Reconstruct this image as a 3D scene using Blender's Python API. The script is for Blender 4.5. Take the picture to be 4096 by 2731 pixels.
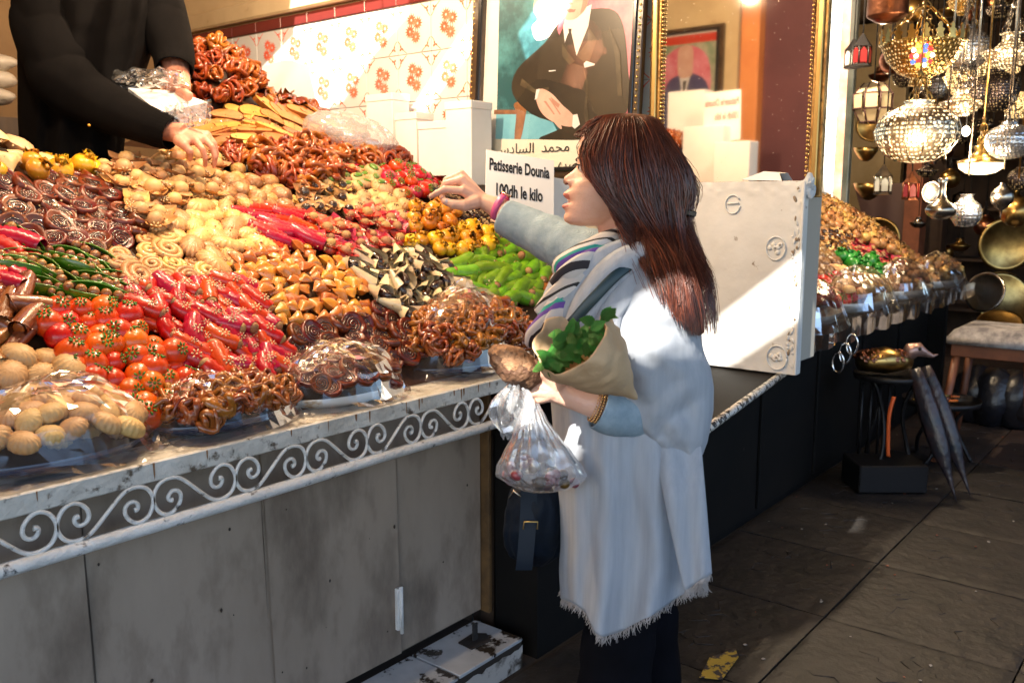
import bpy, math, random
from mathutils import Vector, Matrix, noise, geometry
from math import sin, cos, pi, radians, tan, sqrt, exp, atan2
R = random.Random(7)
D = bpy.data
for o in list(D.objects): D.objects.remove(o)
scene = bpy.context.scene
col = scene.collection
# ------------------------------------------------------------------ camera
CAMZ = 1.45
HEAD = radians(38.7); PITCH = radians(8.9); F = 900.0
cam = D.cameras.new('camera'); camo = D.objects.new('camera', cam); col.objects.link(camo)
cam.sensor_width = 36; cam.lens = 36 * F / 1024; cam.clip_start = 0.05; cam.clip_end = 400
camo.location = (0, 0, CAMZ)
camo.rotation_euler = (pi/2 - PITCH, 0, HEAD - pi/2)
cam.dof.use_dof = True; cam.dof.focus_distance = 2.25; cam.dof.aperture_fstop = 6.3
scene.camera = camo
# ------------------------------------------------------------------ sky and sun
SUN_EL = radians(44); SUN_AZ = radians(8)        # the light travels towards +X, a little towards +Y
sdir = Vector((cos(SUN_EL)*cos(SUN_AZ), cos(SUN_EL)*sin(SUN_AZ), -sin(SUN_EL)))
w = D.worlds.new('World'); scene.world = w; w.use_nodes = True
nt = w.node_tree; sky = nt.nodes.new('ShaderNodeTexSky'); sky.sky_type = 'NISHITA'; sky.sun_disc = False
sky.sun_elevation = SUN_EL
sky.sun_rotation = atan2(-sdir.x, -sdir.y)
bg = nt.nodes['Background']; bg.inputs['Strength'].default_value = 0.115
nt.links.new(sky.outputs[0], bg.inputs[0])
sl = D.lights.new('sun', 'SUN'); sl.energy = 5.0; sl.angle = radians(0.6); sl.color = (1.0, 0.93, 0.82)
so = D.objects.new('sun', sl); col.objects.link(so); so.location = (-4, -4, 9)
so.rotation_euler = sdir.to_track_quat('-Z', 'Y').to_euler()
scene.view_settings.view_transform = 'Standard'; scene.view_settings.look = 'None'
scene.view_settings.exposure = 1.85; scene.view_settings.gamma = 1.0
scene.view_settings.use_curve_mapping = False
scene.render.engine = 'CYCLES'
cy = scene.cycles
cy.use_denoising = True
cy.max_bounces = 7; cy.transparent_max_bounces = 12; cy.glossy_bounces = 4; cy.transmission_bounces = 6
cy.diffuse_bounces = 4; cy.sample_clamp_indirect = 6; cy.caustics_reflective = False; cy.caustics_refractive = False
# ------------------------------------------------------------------ picture geometry helpers
hv = Vector((cos(HEAD), sin(HEAD), 0)); rv = Vector((sin(HEAD), -cos(HEAD), 0)); uv_ = Vector((0, 0, 1))
C0 = Vector((0, 0, CAMZ))
fw = hv*cos(PITCH) - uv_*sin(PITCH); up = hv*sin(PITCH) + uv_*cos(PITCH)
def ray(px, py):
    return fw + rv*((px-512)/F) + up*((341-py)/F)
def P(px, py, z):
    d = ray(px, py); return C0 + d*(z/d.dot(hv))
def onX(px, py, X): d = ray(px, py); return C0 + d*(X/d.x)
def onY(px, py, Y): d = ray(px, py); return C0 + d*(Y/d.y)
def onZ(px, py, Z): d = ray(px, py); return C0 + d*((Z-CAMZ)/d.z)
def proj(p):
    q = Vector(p) - C0; z = q.dot(fw)
    if z < .05: return (-9999, -9999, z)
    return (512 + F*q.dot(rv)/z, 341 - F*q.dot(up)/z, q.dot(hv))
K = 1/2.2969
def S(*pts): return [(a*K, b*K) for a, b in pts]      # overview pixels -> 1024 frame
# ------------------------------------------------------------------ mesh helpers
class MB:
    def __init__(s): s.v = []; s.f = []; s.m = []; s.s = []
    def add(s, vf, mat=0, smooth=True, M=None):
        v, f = vf; n = len(s.v)
        if M is not None: v = [M @ Vector(p) for p in v]
        s.v += [tuple(p) for p in v]
        s.f += [tuple(i+n for i in q) for q in f]
        s.m += [mat]*len(f); s.s += [smooth]*len(f)
        return s
    def mesh(s, name, mats):
        me = D.meshes.new(name); me.from_pydata(s.v, [], s.f)
        for m in mats: me.materials.append(m)
        me.polygons.foreach_set('material_index', s.m); me.polygons.foreach_set('use_smooth', s.s)
        me.update(); return me
def box(x0, y0, z0, x1, y1, z1):
    if x0 > x1: x0, x1 = x1, x0
    if y0 > y1: y0, y1 = y1, y0
    if z0 > z1: z0, z1 = z1, z0
    v = [(x0,y0,z0),(x1,y0,z0),(x1,y1,z0),(x0,y1,z0),(x0,y0,z1),(x1,y0,z1),(x1,y1,z1),(x0,y1,z1)]
    return v, [(0,3,2,1),(4,5,6,7),(0,1,5,4),(1,2,6,5),(2,3,7,6),(3,0,4,7)]
def bbox(x0, y0, z0, x1, y1, z1, b=.003):
    """box with chamfered vertical+horizontal edges"""
    if x0 > x1: x0, x1 = x1, x0
    if y0 > y1: y0, y1 = y1, y0
    if z0 > z1: z0, z1 = z1, z0
    b = min(b, (x1-x0)*.45, (y1-y0)*.45, (z1-z0)*.45)
    rings = []
    for z, k in ((z0, b), (z0+b, 0), (z1-b, 0), (z1, b)):
        a0, a1, c0, c1 = x0+k, x1-k, y0+k, y1-k
        rings.append([(a0+b,c0,z),(a1-b,c0,z),(a1,c0+b,z),(a1,c1-b,z),(a1-b,c1,z),(a0+b,c1,z),(a0,c1-b,z),(a0,c0+b,z)])
    v = [p for r in rings for p in r]; f = []
    for k in range(3):
        for i in range(8):
            j = (i+1) % 8; f.append((k*8+i, k*8+j, k*8+8+j, k*8+8+i))
    f.append(tuple(range(7, -1, -1))); f.append(tuple(range(24, 32)))
    return v, f
def tube(pts, rad, n=8, cap=True, flat=1.0, closed=False, upv=None):
    pts = [Vector(p) for p in pts]; m = len(pts)
    if not hasattr(rad, '__len__'): rad = [rad]*m
    v = []; f = []; prev = None
    for i, p in enumerate(pts):
        if closed: t = pts[(i+1) % m] - pts[i-1]
        else: t = pts[min(i+1, m-1)] - pts[max(i-1, 0)]
        if t.length < 1e-9: t = Vector((0, 0, 1))
        t.normalize()
        if prev is None:
            a = Vector(upv) if upv else (Vector((0, 0, 1)) if abs(t.z) < .9 else Vector((1, 0, 0)))
        else: a = prev
        b = t.cross(a)
        if b.length < 1e-6: b = t.cross(Vector((.3, 1, .2)))
        b.normalize(); a = b.cross(t).normalized(); prev = a
        r = rad[i]
        rx, ry = (r if not hasattr(r, '__len__') else r[0]), (r*flat if not hasattr(r, '__len__') else r[1])
        for k in range(n):
            an = 2*pi*k/n; v.append(p + b*(cos(an)*rx) + a*(sin(an)*ry))
    for i in range(m if closed else m-1):
        i2 = (i+1) % m
        for k in range(n):
            k2 = (k+1) % n; f.append((i*n+k, i*n+k2, i2*n+k2, i2*n+k))
    if cap and not closed:
        f.append(tuple(range(n-1, -1, -1))); f.append(tuple((m-1)*n+k for k in range(n)))
    return v, f
def lathe(prof, n=16, rf=None, zf=None):
    v = []; f = []
    for i, (r, z) in enumerate(prof):
        for k in range(n):
            a = 2*pi*k/n; rr = r*(rf(a, i) if rf else 1); v.append((rr*cos(a), rr*sin(a), z + (zf(a, i) if zf else 0)))
    for i in range(len(prof)-1):
        for k in range(n):
            k2 = (k+1) % n; f.append((i*n+k, i*n+k2, i*n+n+k2, i*n+n+k))
    if prof[0][0] > 1e-4: f.append(tuple(range(n-1, -1, -1)))
    if prof[-1][0] > 1e-4: f.append(tuple((len(prof)-1)*n+k for k in range(n)))
    return v, f
def sphere(rx, ry=None, rz=None, seg=12, rings=8, fn=None):
    ry = rx if ry is None else ry; rz = rx if rz is None else rz
    v = [(0, 0, -rz)]; f = []
    for i in range(1, rings):
        th = -pi/2 + pi*i/rings
        for k in range(seg):
            a = 2*pi*k/seg; v.append((rx*cos(th)*cos(a), ry*cos(th)*sin(a), rz*sin(th)))
    v.append((0, 0, rz)); T = len(v)-1
    for k in range(seg):
        k2 = (k+1) % seg
        f.append((0, 1+k2, 1+k)); f.append((T, T-seg+k, T-seg+k2))
        for i in range(rings-2): a = 1+i*seg; f.append((a+k, a+k2, a+seg+k2, a+seg+k))
    if fn: v = [tuple(Vector(p)*fn(Vector(p))) for p in v]
    return v, f
def gridf(nu, nv, fn, closeu=False):
    v = [fn(i/(nu if closeu else nu-1), j/(nv-1)) for j in range(nv) for i in range(nu)]; f = []
    for j in range(nv-1):
        for i in range(nu if closeu else nu-1):
            i2 = (i+1) % nu; f.append((j*nu+i, j*nu+i2, (j+1)*nu+i2, (j+1)*nu+i))
    return v, f
def prism(poly, h0, h1):
    n = len(poly); v = [(x, y, h0) for x, y in poly] + [(x, y, h1) for x, y in poly]
    f = [tuple(range(n-1, -1, -1)), tuple(range(n, 2*n))]
    for i in range(n): j = (i+1) % n; f.append((i, j, n+j, n+i))
    return v, f
def T(x=0, y=0, z=0, rx=0, ry=0, rz=0, s=1):
    M = Matrix.Translation((x, y, z)) @ Matrix.Rotation(rz, 4, 'Z') @ Matrix.Rotation(ry, 4, 'Y') @ Matrix.Rotation(rx, 4, 'X')
    if hasattr(s, '__len__'): return M @ Matrix.Diagonal((s[0], s[1], s[2], 1))
    return M @ Matrix.Scale(s, 4)
def nz(p, s=1.0, seed=0.0): return noise.noise(Vector((p[0]*s+seed, p[1]*s-seed*1.7, p[2]*s+seed*.3)))
# ------------------------------------------------------------------ object helpers
def tag(o, label=None, cat=None, group=None, kind=None):
    if label: o['label'] = label
    if cat: o['category'] = cat
    if group: o['group'] = group
    if kind: o['kind'] = kind
    return o
def thing(name, label, cat, loc=(0, 0, 0), group=None, kind=None):
    o = D.objects.new(name, None); o.empty_display_size = .05; col.objects.link(o); o.location = loc
    return tag(o, label, cat, group, kind)
def obj(name, geo, mats, parent=None, world=True):
    if isinstance(geo, MB):
        if not isinstance(mats, (list, tuple)): mats = [mats]
        me = geo.mesh(name, mats)
    else: me = geo
    o = D.objects.new(name, me); col.objects.link(o)
    if parent is not None:
        o.parent = parent
        if world:
            q = Vector((0, 0, 0)); p = parent
            while p is not None: q = q + Vector(p.location); p = p.parent
            o.location = -q
    return o
def one(vf, smooth=True, mat=0, M=None): return MB().add(vf, mat, smooth, M)
def bevel(o, w=.004, seg=2):
    m = o.modifiers.new('bevel', 'BEVEL'); m.width = w; m.segments = seg; m.limit_method = 'ANGLE'; return o
# ------------------------------------------------------------------ materials
MATS = {}
def mat(name, c, rough=.5, metal=0, c2=None, ns=8, nd=4, lo=.35, hi=.65, bump=0, bs=40, coat=0, sub=0, var=0, spec=.5, emit=None, es=0, dirt=None, dlo=.55, dhi=.7, ds=5, stretch=None, sheen=0, trans=0, alpha=1):
    if name in MATS: return MATS[name]
    m = D.materials.new(name); m.use_nodes = True; t = m.node_tree; N = t.nodes; L = t.links
    b = N['Principled BSDF']; I = b.inputs
    I['Base Color'].default_value = (*c, 1); I['Roughness'].default_value = rough; I['Metallic'].default_value = metal
    I['Specular IOR Level'].default_value = spec
    if coat: I['Coat Weight'].default_value = coat; I['Coat Roughness'].default_value = .08
    if sub: I['Subsurface Weight'].default_value = sub; I['Subsurface Radius'].default_value = (.012, .005, .003); I['Subsurface Scale'].default_value = 1
    if sheen: I['Sheen Weight'].default_value = sheen
    if trans: I['Transmission Weight'].default_value = trans
    if emit: I['Emission Color'].default_value = (*emit, 1); I['Emission Strength'].default_value = es
    src = None
    tc = N.new('ShaderNodeTexCoord'); co = tc.outputs['Object']
    if stretch:
        mp = N.new('ShaderNodeMapping'); mp.inputs['Scale'].default_value = stretch; L.new(co, mp.inputs[0]); co = mp.outputs[0]
    def noi(sc, det, a, bb):
        n = N.new('ShaderNodeTexNoise'); n.inputs['Scale'].default_value = sc; n.inputs['Detail'].default_value = det; n.inputs['Roughness'].default_value = .62
        L.new(co, n.inputs['Vector']); r = N.new('ShaderNodeMapRange'); r.inputs[1].default_value = a; r.inputs[2].default_value = bb
        L.new(n.outputs['Fac'], r.inputs[0]); return r.outputs[0]
    if c2:
        mx = N.new('ShaderNodeMix'); mx.data_type = 'RGBA'; mx.inputs[6].default_value = (*c, 1); mx.inputs[7].default_value = (*c2, 1)
        L.new(noi(ns, nd, lo, hi), mx.inputs[0]); src = mx.outputs[2]
    if dirt:
        mx = N.new('ShaderNodeMix'); mx.data_type = 'RGBA'; mx.inputs[7].default_value = (*dirt, 1)
        if src: L.new(src, mx.inputs[6])
        else: mx.inputs[6].default_value = (*c, 1)
        L.new(noi(ds, 8, dlo, dhi), mx.inputs[0]); src = mx.outputs[2]
    if var:
        oi = N.new('ShaderNodeObjectInfo'); hs = N.new('ShaderNodeHueSaturation')
        r = N.new('ShaderNodeMapRange'); r.inputs[3].default_value = 1-var; r.inputs[4].default_value = 1+var
        L.new(oi.outputs['Random'], r.inputs[0]); L.new(r.outputs[0], hs.inputs['Value'])
        r2 = N.new('ShaderNodeMath'); r2.operation = 'MULTIPLY_ADD'; r2.inputs[1].default_value = .036; r2.inputs[2].default_value = .482
        L.new(oi.outputs['Random'], r2.inputs[0]); L.new(r2.outputs[0], hs.inputs['Hue'])
        if src: L.new(src, hs.inputs['Color'])
        else: hs.inputs['Color'].default_value = (*c, 1)
        src = hs.outputs[0]
    if src: L.new(src, I['Base Color'])
    if bump:
        n = N.new('ShaderNodeTexNoise'); n.inputs['Scale'].default_value = bs; n.inputs['Detail'].default_value = 5
        L.new(co, n.inputs['Vector']); bp = N.new('ShaderNodeBump'); bp.inputs['Strength'].default_value = bump; bp.inputs['Distance'].default_value = .01
        L.new(n.outputs['Fac'], bp.inputs['Height']); L.new(bp.outputs[0], I['Normal'])
    MATS[name] = m; return m
def film(name, fac=.10, rough=.06, tint=(1, 1, 1), haze=0.0, bump=.3, bs=12):
    """thin clear plastic or glass sheet"""
    m = D.materials.new(name); m.use_nodes = True; t = m.node_tree; N = t.nodes; L = t.links
    for n in list(N): N.remove(n)
    out = N.new('ShaderNodeOutputMaterial'); tr = N.new('ShaderNodeBsdfTransparent'); tr.inputs[0].default_value = (*tint, 1)
    gl = N.new('ShaderNodeBsdfGlossy'); gl.inputs['Roughness'].default_value = rough; gl.inputs[0].default_value = (1, 1, 1, 1)
    lw = N.new('ShaderNodeLayerWeight'); lw.inputs[0].default_value = .25
    ma = N.new('ShaderNodeMath'); ma.operation = 'MULTIPLY_ADD'; ma.inputs[1].default_value = .6; ma.inputs[2].default_value = fac
    L.new(lw.outputs['Fresnel'], ma.inputs[0])
    mx = N.new('ShaderNodeMixShader'); L.new(ma.outputs[0], mx.inputs[0])
    if haze:
        df = N.new('ShaderNodeBsdfDiffuse'); df.inputs[0].default_value = (.8, .82, .85, 1); m2 = N.new('ShaderNodeMixShader'); m2.inputs[0].default_value = haze
        L.new(tr.outputs[0], m2.inputs[1]); L.new(df.outputs[0], m2.inputs[2]); L.new(m2.outputs[0], mx.inputs[1])
    else: L.new(tr.outputs[0], mx.inputs[1])
    L.new(gl.outputs[0], mx.inputs[2]); L.new(mx.outputs[0], out.inputs[0])
    if bump:
        tc = N.new('ShaderNodeTexCoord')
        n = N.new('ShaderNodeTexVoronoi'); n.inputs['Scale'].default_value = bs; n.feature = 'F1'
        L.new(tc.outputs['Object'], n.inputs['Vector']); bp = N.new('ShaderNodeBump'); bp.inputs['Strength'].default_value = bump; bp.inputs['Distance'].default_value = .02
        L.new(n.outputs['Distance'], bp.inputs['Height']); L.new(bp.outputs[0], gl.inputs['Normal']); L.new(bp.outputs[0], lw.inputs['Normal'])
    return m
def text_mesh(s, size, font=None, extrude=.0004, bold=0.0, align='LEFT', sx=1.0):
    c = D.curves.new('text', 'FONT'); c.body = s; c.size = size; c.extrude = extrude; c.offset = bold; c.align_x = align; c.resolution_u = 3
    o = D.objects.new('text', c); col.objects.link(o); bpy.context.view_layer.update()
    me = D.meshes.new_from_object(o.evaluated_get(bpy.context.evaluated_depsgraph_get()))
    D.objects.remove(o); D.curves.remove(c)
    v = [tuple((p.co.x*sx, p.co.y, p.co.z)) for p in me.vertices]; f = [tuple(p.vertices) for p in me.polygons]
    D.meshes.remove(me); return v, f
def smoothpts(p, n=4):
    p = [Vector((*a, 0)) if len(a) == 2 else Vector(a) for a in p]; out = []
    for i in range(len(p)-1):
        p0, p1, p2, p3 = p[max(i-1, 0)], p[i], p[i+1], p[min(i+2, len(p)-1)]
        for k in range(n):
            t = k/n; out.append(.5*((2*p1)+(-p0+p2)*t+(2*p0-5*p1+4*p2-p3)*t*t+(-p0+3*p1-3*p2+p3)*t**3))
    out.append(p[-1]); return out
# ================================================================== materials
M_white = mat('chipped_white_paint', (.70, .69, .64), .45, c2=(.50, .48, .43), ns=9, dirt=(.10, .075, .05), ds=22, dlo=.58, dhi=.66, bump=.5, bs=60)
M_rail = mat('old_white_enamel', (.80, .80, .78), .35, c2=(.66, .66, .63), ns=14, dirt=(.06, .06, .06), ds=30, dlo=.60, dhi=.68, bump=.6, bs=70)
M_panel = mat('grimy_marble_panel', (.45, .36, .28), .38, c2=(.30, .235, .175), ns=3, nd=8, lo=.3, hi=.7, dirt=(.11, .08, .06), ds=6, dlo=.48, dhi=.8, bump=.08, bs=30, stretch=(1, 1, .4))
M_steptile = mat('dirty_white_step_tile', (.55, .58, .60), .22, c2=(.38, .40, .42), ns=4, dirt=(.03, .025, .02), ds=9, dlo=.56, dhi=.60)
M_ground = mat('dark_pavement_joint', (.016, .013, .012), .9, c2=(.024, .020, .018), ns=6)
M_slab = mat('stained_dark_paving', (.026, .021, .019), .6, c2=(.010, .009, .0085), ns=5, nd=8, lo=.35, hi=.6, dirt=(.10, .08, .07), ds=40, dlo=.68, dhi=.74, bump=.7, bs=25, var=.22)
M_slab2 = mat('reddish_dark_paving', (.050, .031, .024), .6, c2=(.026, .017, .014), ns=5, nd=8, bump=.5, bs=25, var=.12)
M_black = mat('black_painted_wood', (.004, .0038, .0038), .7, spec=.2, c2=(.007, .006, .005), ns=5, dirt=(.09, .07, .05), ds=18, dlo=.70, dhi=.74)
M_post = mat('dark_stained_wood', (.03, .02, .015), .6, c2=(.08, .05, .03), ns=10, stretch=(1, 1, .12), bump=.3)
M_plaster = mat('cream_plaster', (.62, .48, .28), .7, c2=(.52, .39, .22), ns=3, dirt=(.32, .20, .09), ds=6, dlo=.62, dhi=.72, bump=.25, bs=12)
M_lowwall = mat('grubby_white_wall', (.33, .33, .30), .7, c2=(.22, .21, .19), ns=4, dirt=(.05, .045, .04), ds=5, dlo=.5, dhi=.62, bump=.5, bs=20)
M_brownwall = mat('brown_wall', (.11, .07, .05), .8, c2=(.06, .045, .035), ns=4, bump=.4, bs=20)
M_orange = mat('orange_painted_pipe', (.42, .11, .05), .5, dirt=(.05, .03, .03), ds=16, dlo=.60, dhi=.64)
M_purple = mat('mauve_wall', (.13, .045, .055), .75, c2=(.10, .035, .045), ns=3)
M_ochre = mat('orange_post_paint', (.72, .28, .09), .55, c2=(.62, .22, .07), ns=4)
M_street = mat('sunlit_pale_wall', (.46, .47, .50), .85, c2=(.38, .40, .43), ns=1.5)
M_sun_mask = mat('brown_sun_mask_cloth', (.16, .11, .07), .9, c2=(.10, .07, .05), ns=3)
M_band = mat('oxblood_border_tile', (.16, .025, .02), .3, c2=(.12, .02, .02), ns=5)
M_tile = mat('white_glazed_tile', (.70, .69, .67), .12, c2=(.64, .63, .60), ns=2, var=.03)
M_print = mat('red_tile_print', (.78, .10, .05), .15, c2=(.84, .22, .13), ns=40)
M_grout = mat('grey_grout', (.40, .37, .32), .9)
M_gold = mat('aged_gilt_wood', (.42, .24, .07), .35, metal=.6, c2=(.20, .10, .03), ns=20, dirt=(.05, .025, .01), ds=30, dlo=.6, dhi=.68, bump=.3, bs=60)
M_gold2 = mat('gilt_band', (.60, .42, .16), .3, metal=.75, c2=(.42, .27, .08), ns=15, stretch=(1, 1, .2))
M_bead = mat('gilt_bead', (.72, .45, .16), .22, metal=.9, var=.1)
M_dframe = mat('dark_brown_moulding', (.07, .04, .02), .3, c2=(.03, .02, .012), ns=12, bump=.2)
M_black2 = mat('black_moulding', (.012, .012, .014), .2)
M_paper = mat('white_card', (.78, .76, .74), .6, c2=(.70, .68, .65), ns=3)
M_carton = mat('white_carton', (.80, .79, .78), .5, c2=(.74, .73, .71), ns=5)
M_ink = mat('black_ink', (.012, .012, .012), .5)
M_redink = mat('red_ink', (.55, .05, .05), .5)
M_glass = film('picture_glass', .07, .02, bump=0)
M_wrap = film('clear_plastic_wrap', .055, .09, haze=.03, bump=.3, bs=10)
M_wrap2 = film('hazy_plastic_bag', .05, .12, haze=.10, bump=.5, bs=25)
# ================================================================== the setting
g = MB().add(([(-60, -60, 0), (80, -60, 0), (80, 80, 0), (-60, 80, 0)], [(0, 1, 2, 3)]), 0, False)
ground = obj('ground', g, M_ground); tag(ground, kind='structure')
slabm = []
for k in range(4):
    rr = random.Random(k); mb = MB()
    def top(u, v, k=k):
        x, y = (u-.5)*.594, (v-.5)*.594
        e = min(u, v, 1-u, 1-v)
        return (x, y, .012 + .003*noise.noise(Vector((x*9, y*9, k*3.1))) + .0035*noise.noise(Vector((x*38, y*38, k*3.1))) - (.004 if e < .01 else 0))
    mb.add(gridf(34, 34, top))
    base = len(mb.v)
    mb.add(box(-.297, -.297, .0, .297, .297, .008), 0, False)
    # engraved leaf strokes cast into the slab
    for q in range(9):
        a = rr.uniform(0, 6.28); cx, cy = rr.uniform(-.18, .18), rr.uniform(-.18, .18)
        pts = [(cx + t*.05*cos(a) - .02*sin(a)*sin(t*3), cy + t*.05*sin(a) + .02*cos(a)*sin(t*3), .0115) for t in (-1, -.5, 0, .5, 1)]
        mb.add(tube(pts, [.001, .0025, .003, .0025, .001], 4), 0)
    slabm.append(mb)
slab_me = [m.mesh('paving_slab', [M_slab, M_ground]) for m in slabm]
slab_me2 = [m.mesh('paving_slab', [M_slab2, M_ground]) for m in slabm]
for i in range(18):
    for j in range(9):
        x, y = .3 + i*.6, -2.9 + j*.6
        if y > 1.7 and x < 6.5: continue
        px, py, z = proj((x, y, 0))
        if z < .3 or px < 420 or px > 1200 or py < 300 or py > 900: continue
        far = x > 5.2 + R.uniform(-.3, .3)
        o = D.objects.new('paving_slab', R.choice(slab_me2 if far else slab_me)); col.objects.link(o); o.parent = ground
        o.location = (x, y, R.uniform(-.002, .002)); o.rotation_euler = (R.uniform(-.004, .004), R.uniform(-.004, .004), R.choice((0, pi/2, pi)))
# litter on the pavement
mb = MB()
for i in range(240):
    x, y = R.uniform(1.2, 6.5), R.uniform(-.9, 1.6); s = R.uniform(.002, .007)
    mb.add(prism([(s, 0), (s*.2, s*.8), (-s, .1*s), (-s*.1, -s)], 0, .002), R.choice((0, 0, 1, 2)), False, T(x, y, .0145, R.uniform(-.3, .3), R.uniform(-.3, .3), R.uniform(0, 6)))
tag(obj('pavement_litter', mb, [mat('pale_crumb', (.45, .4, .35)), mat('red_crumb', (.35, .08, .04)), mat('dark_crumb', (.02, .02, .02))]), 'tiny crumbs and grit scattered over the dark pavement', 'litter', kind='stuff')
t = obj('painted_mark', MB().add(prism([(0, 0), (.16, .02), (.2, .05), (.1, .09), (-.03, .06)], 0, .002), 0, False, T(*onZ(722, 679, .016))), mat('worn_yellow_paint', (.5, .33, .04), .7, dirt=(.05, .04, .04), ds=30, dlo=.5, dhi=.55)); t.parent = ground
# unseen cloth added overhead to shape sunlight; holes cut where each shaft of light falls
CZ = 3.25
def up_to(p, z=CZ): t = (z-p.z)/sdir.z; return p + sdir*t
shafts = []
def shaft(pts): shafts.append([up_to(Vector(p)) for p in pts])
X2 = 2.83
#   on the tiled wall
shaft([onX(*q, X2) for q in [(300, -60), (410, -60), (405, 10), (372, 48), (340, 96), (300, 118), (248, 116), (256, 66), (290, 30)]])
shaft([onX(*q, X2) for q in [(462, 20), (480, 8), (482, 30), (455, 62), (418, 112), (398, 120), (425, 78)]])
#   on the hanging white board
shaft([onX(*q, 2.74) for q in [(700, 360), (700, 322), (800, 243), (812, 240), (812, 300), (718, 362)]])
#   on the woman's upper arm and on the bag
shaft([P(*q, 1.73) for q in [(598, 338), (622, 300), (690, 268), (702, 316), (672, 352), (648, 366)]])
shaft([P(*q, 1.77) for q in [(500, 380), (540, 384), (606, 404), (592, 425), (560, 452), (516, 436)]])
#   on the tiled pillar and the lanterns
shaft([P(*q, 6.75) for q in [(812, -30), (852, -30), (852, 150), (838, 205), (824, 185), (815, 100)]])
shaft([P(*q, 4.4) for q in [(890, 45), (912, 26), (962, 22), (965, 45), (925, 62), (895, 60)]])
shaft([P(*q, 4.2) for q in [(890, 118), (915, 100), (932, 106), (930, 150), (905, 150)]])
shaft([onX(*q, X2) for q in [(560, -30), (590, -35), (565, 30), (530, 70), (520, 40)]])
outer = [(-3.4, -2.4), (11.5, -2.4), (11.5, 9), (-3.4, 9)]
vs = [Vector(p) for p in outer]; es = [(0, 1), (1, 2), (2, 3), (3, 0)]
polys = []
for s in shafts:
    pl = [Vector((p.x, p.y)) for p in s]; polys.append(pl); b0 = len(vs); vs += pl; es += [(b0+i, b0+(i+1) % len(pl)) for i in range(len(pl))]
def inside(p, poly):
    c = False; n = len(poly); j = n-1
    for i in range(n):
        xi, yi = poly[i][0], poly[i][1]; xj, yj = poly[j][0], poly[j][1]
        if (yi > p[1]) != (yj > p[1]) and p[0] < (xj-xi)*(p[1]-yi)/(yj-yi)+xi: c = not c
        j = i
    return c
cv, ce, cf, _, _, _ = geometry.delaunay_2d_cdt(vs, es, [], 1, 1e-6)
mb = MB(); fs = []
for f_ in cf:
    c = sum((cv[i] for i in f_), Vector((0, 0)))/len(f_)
    if not any(inside(c, pl) for pl in polys): fs.append(tuple(f_))
mb.add(([(v.x, v.y, CZ) for v in cv], fs), 0, False)
o = obj('sun_mask', mb, M_sun_mask); tag(o, 'unseen brown cloth sheet added over the passage and cut to shape the sun patches', 'sun_mask')
so_ = o.modifiers.new('thick', 'SOLIDIFY'); so_.thickness = .006; so_.offset = 1
# opposite side of the passage (behind the photographer)
tag(obj('passage_wall', MB().add(box(-8, -4.9, 0, 12, -4.7, 1.3), 0, False), M_street), 'sunlit pale wall across the passage', 'wall')
# ---- pastry stall shell
YF = 1.69
stall = thing('pastry_stall_room', 'cream plastered recess behind the sweets with tiled side', 'stall', (2.9, 4.4, 0))
obj('back_wall', MB().add(box(-.6, 4.7, 0, 3.0, 4.82, 3.24), 0, False), mat('shade_toned_plaster', (.26, .165, .075), .8, c2=(.20, .12, .055), ns=2.5, dirt=(.12, .07, .03), ds=5, dlo=.6, dhi=.75, bump=.2, bs=12), stall)  # back wall: cream plaster darkened in its colour to stand for shade
mb = MB().add(box(2.86, 1.08, .93, 2.98, 4.7, 2.28), 1, False).add(box(2.86, 1.08, 2.28, 2.98, 4.7, 3.24), 0, False)
obj('side_wall', mb, [M_plaster, M_grout], stall)
obj('cornice', MB().add(bbox(2.815, 2.42, 2.335, 2.862, 4.7, 2.42, .01), 0, False), M_plaster, stall)
# white glazed tiles with a red flower print, one object each
mb = MB(); s = .1975/2; mb.add(bbox(-s, -s, 0, s, s, .008, .0015), 0, False)
def flat(poly, x, y, rot, sc, h=.0084):
    c, q = cos(rot), sin(rot); return ([(x+(px*c-py*q)*sc, y+(px*q+py*c)*sc, h) for px, py in poly], [tuple(range(len(poly)))])
for fi, (x, y) in enumerate(((-.013, .036), (.024, .020), (-.022, -.010), (.013, -.034))):
    for k in range(12):
        a = 2*pi*k/12; mb.add(flat([(.005, -.002), (.014, -.0050), (.031, 0), (.014, .0050), (.005, .002)], x, y, a, 1.0, .0083+.00004*k+.0006*fi), 1, False)
for sx in (-1, 1):
    for sy in (-1, 1):
        pts = [(sx*s*.98, sy*s*.42), (sx*s*.86, sy*s*.55), (sx*s*.80, sy*s*.72), (sx*s*.66, sy*s*.82), (sx*s*.46, sy*s*.97)]
        for a, b in zip(pts, pts[1:]):
            dx, dy = b[0]-a[0], b[1]-a[1]; l = sqrt(dx*dx+dy*dy); nx, ny = -dy/l*.0018, dx/l*.0018
            q = [(a[0]+nx, a[1]+ny), (a[0]-nx, a[1]-ny), (b[0]-nx, b[1]-ny), (b[0]+nx, b[1]+ny)]
            mb.add(flat(q, 0, 0, 0, 1), 1, False)
        for k in range(3):
            a = atan2(sy, sx) + pi + (k-1)*1.25 + (pi if k == 1 else 0)
            mb.add(flat([(0, -.002), (.009, -.005), (.016, 0), (.009, .005), (0, .002)], sx*s*.78, sy*s*.74, a, 1.0, .0086), 1, False)
tile_me = mb.mesh('tile', [M_tile, M_print])
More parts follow.
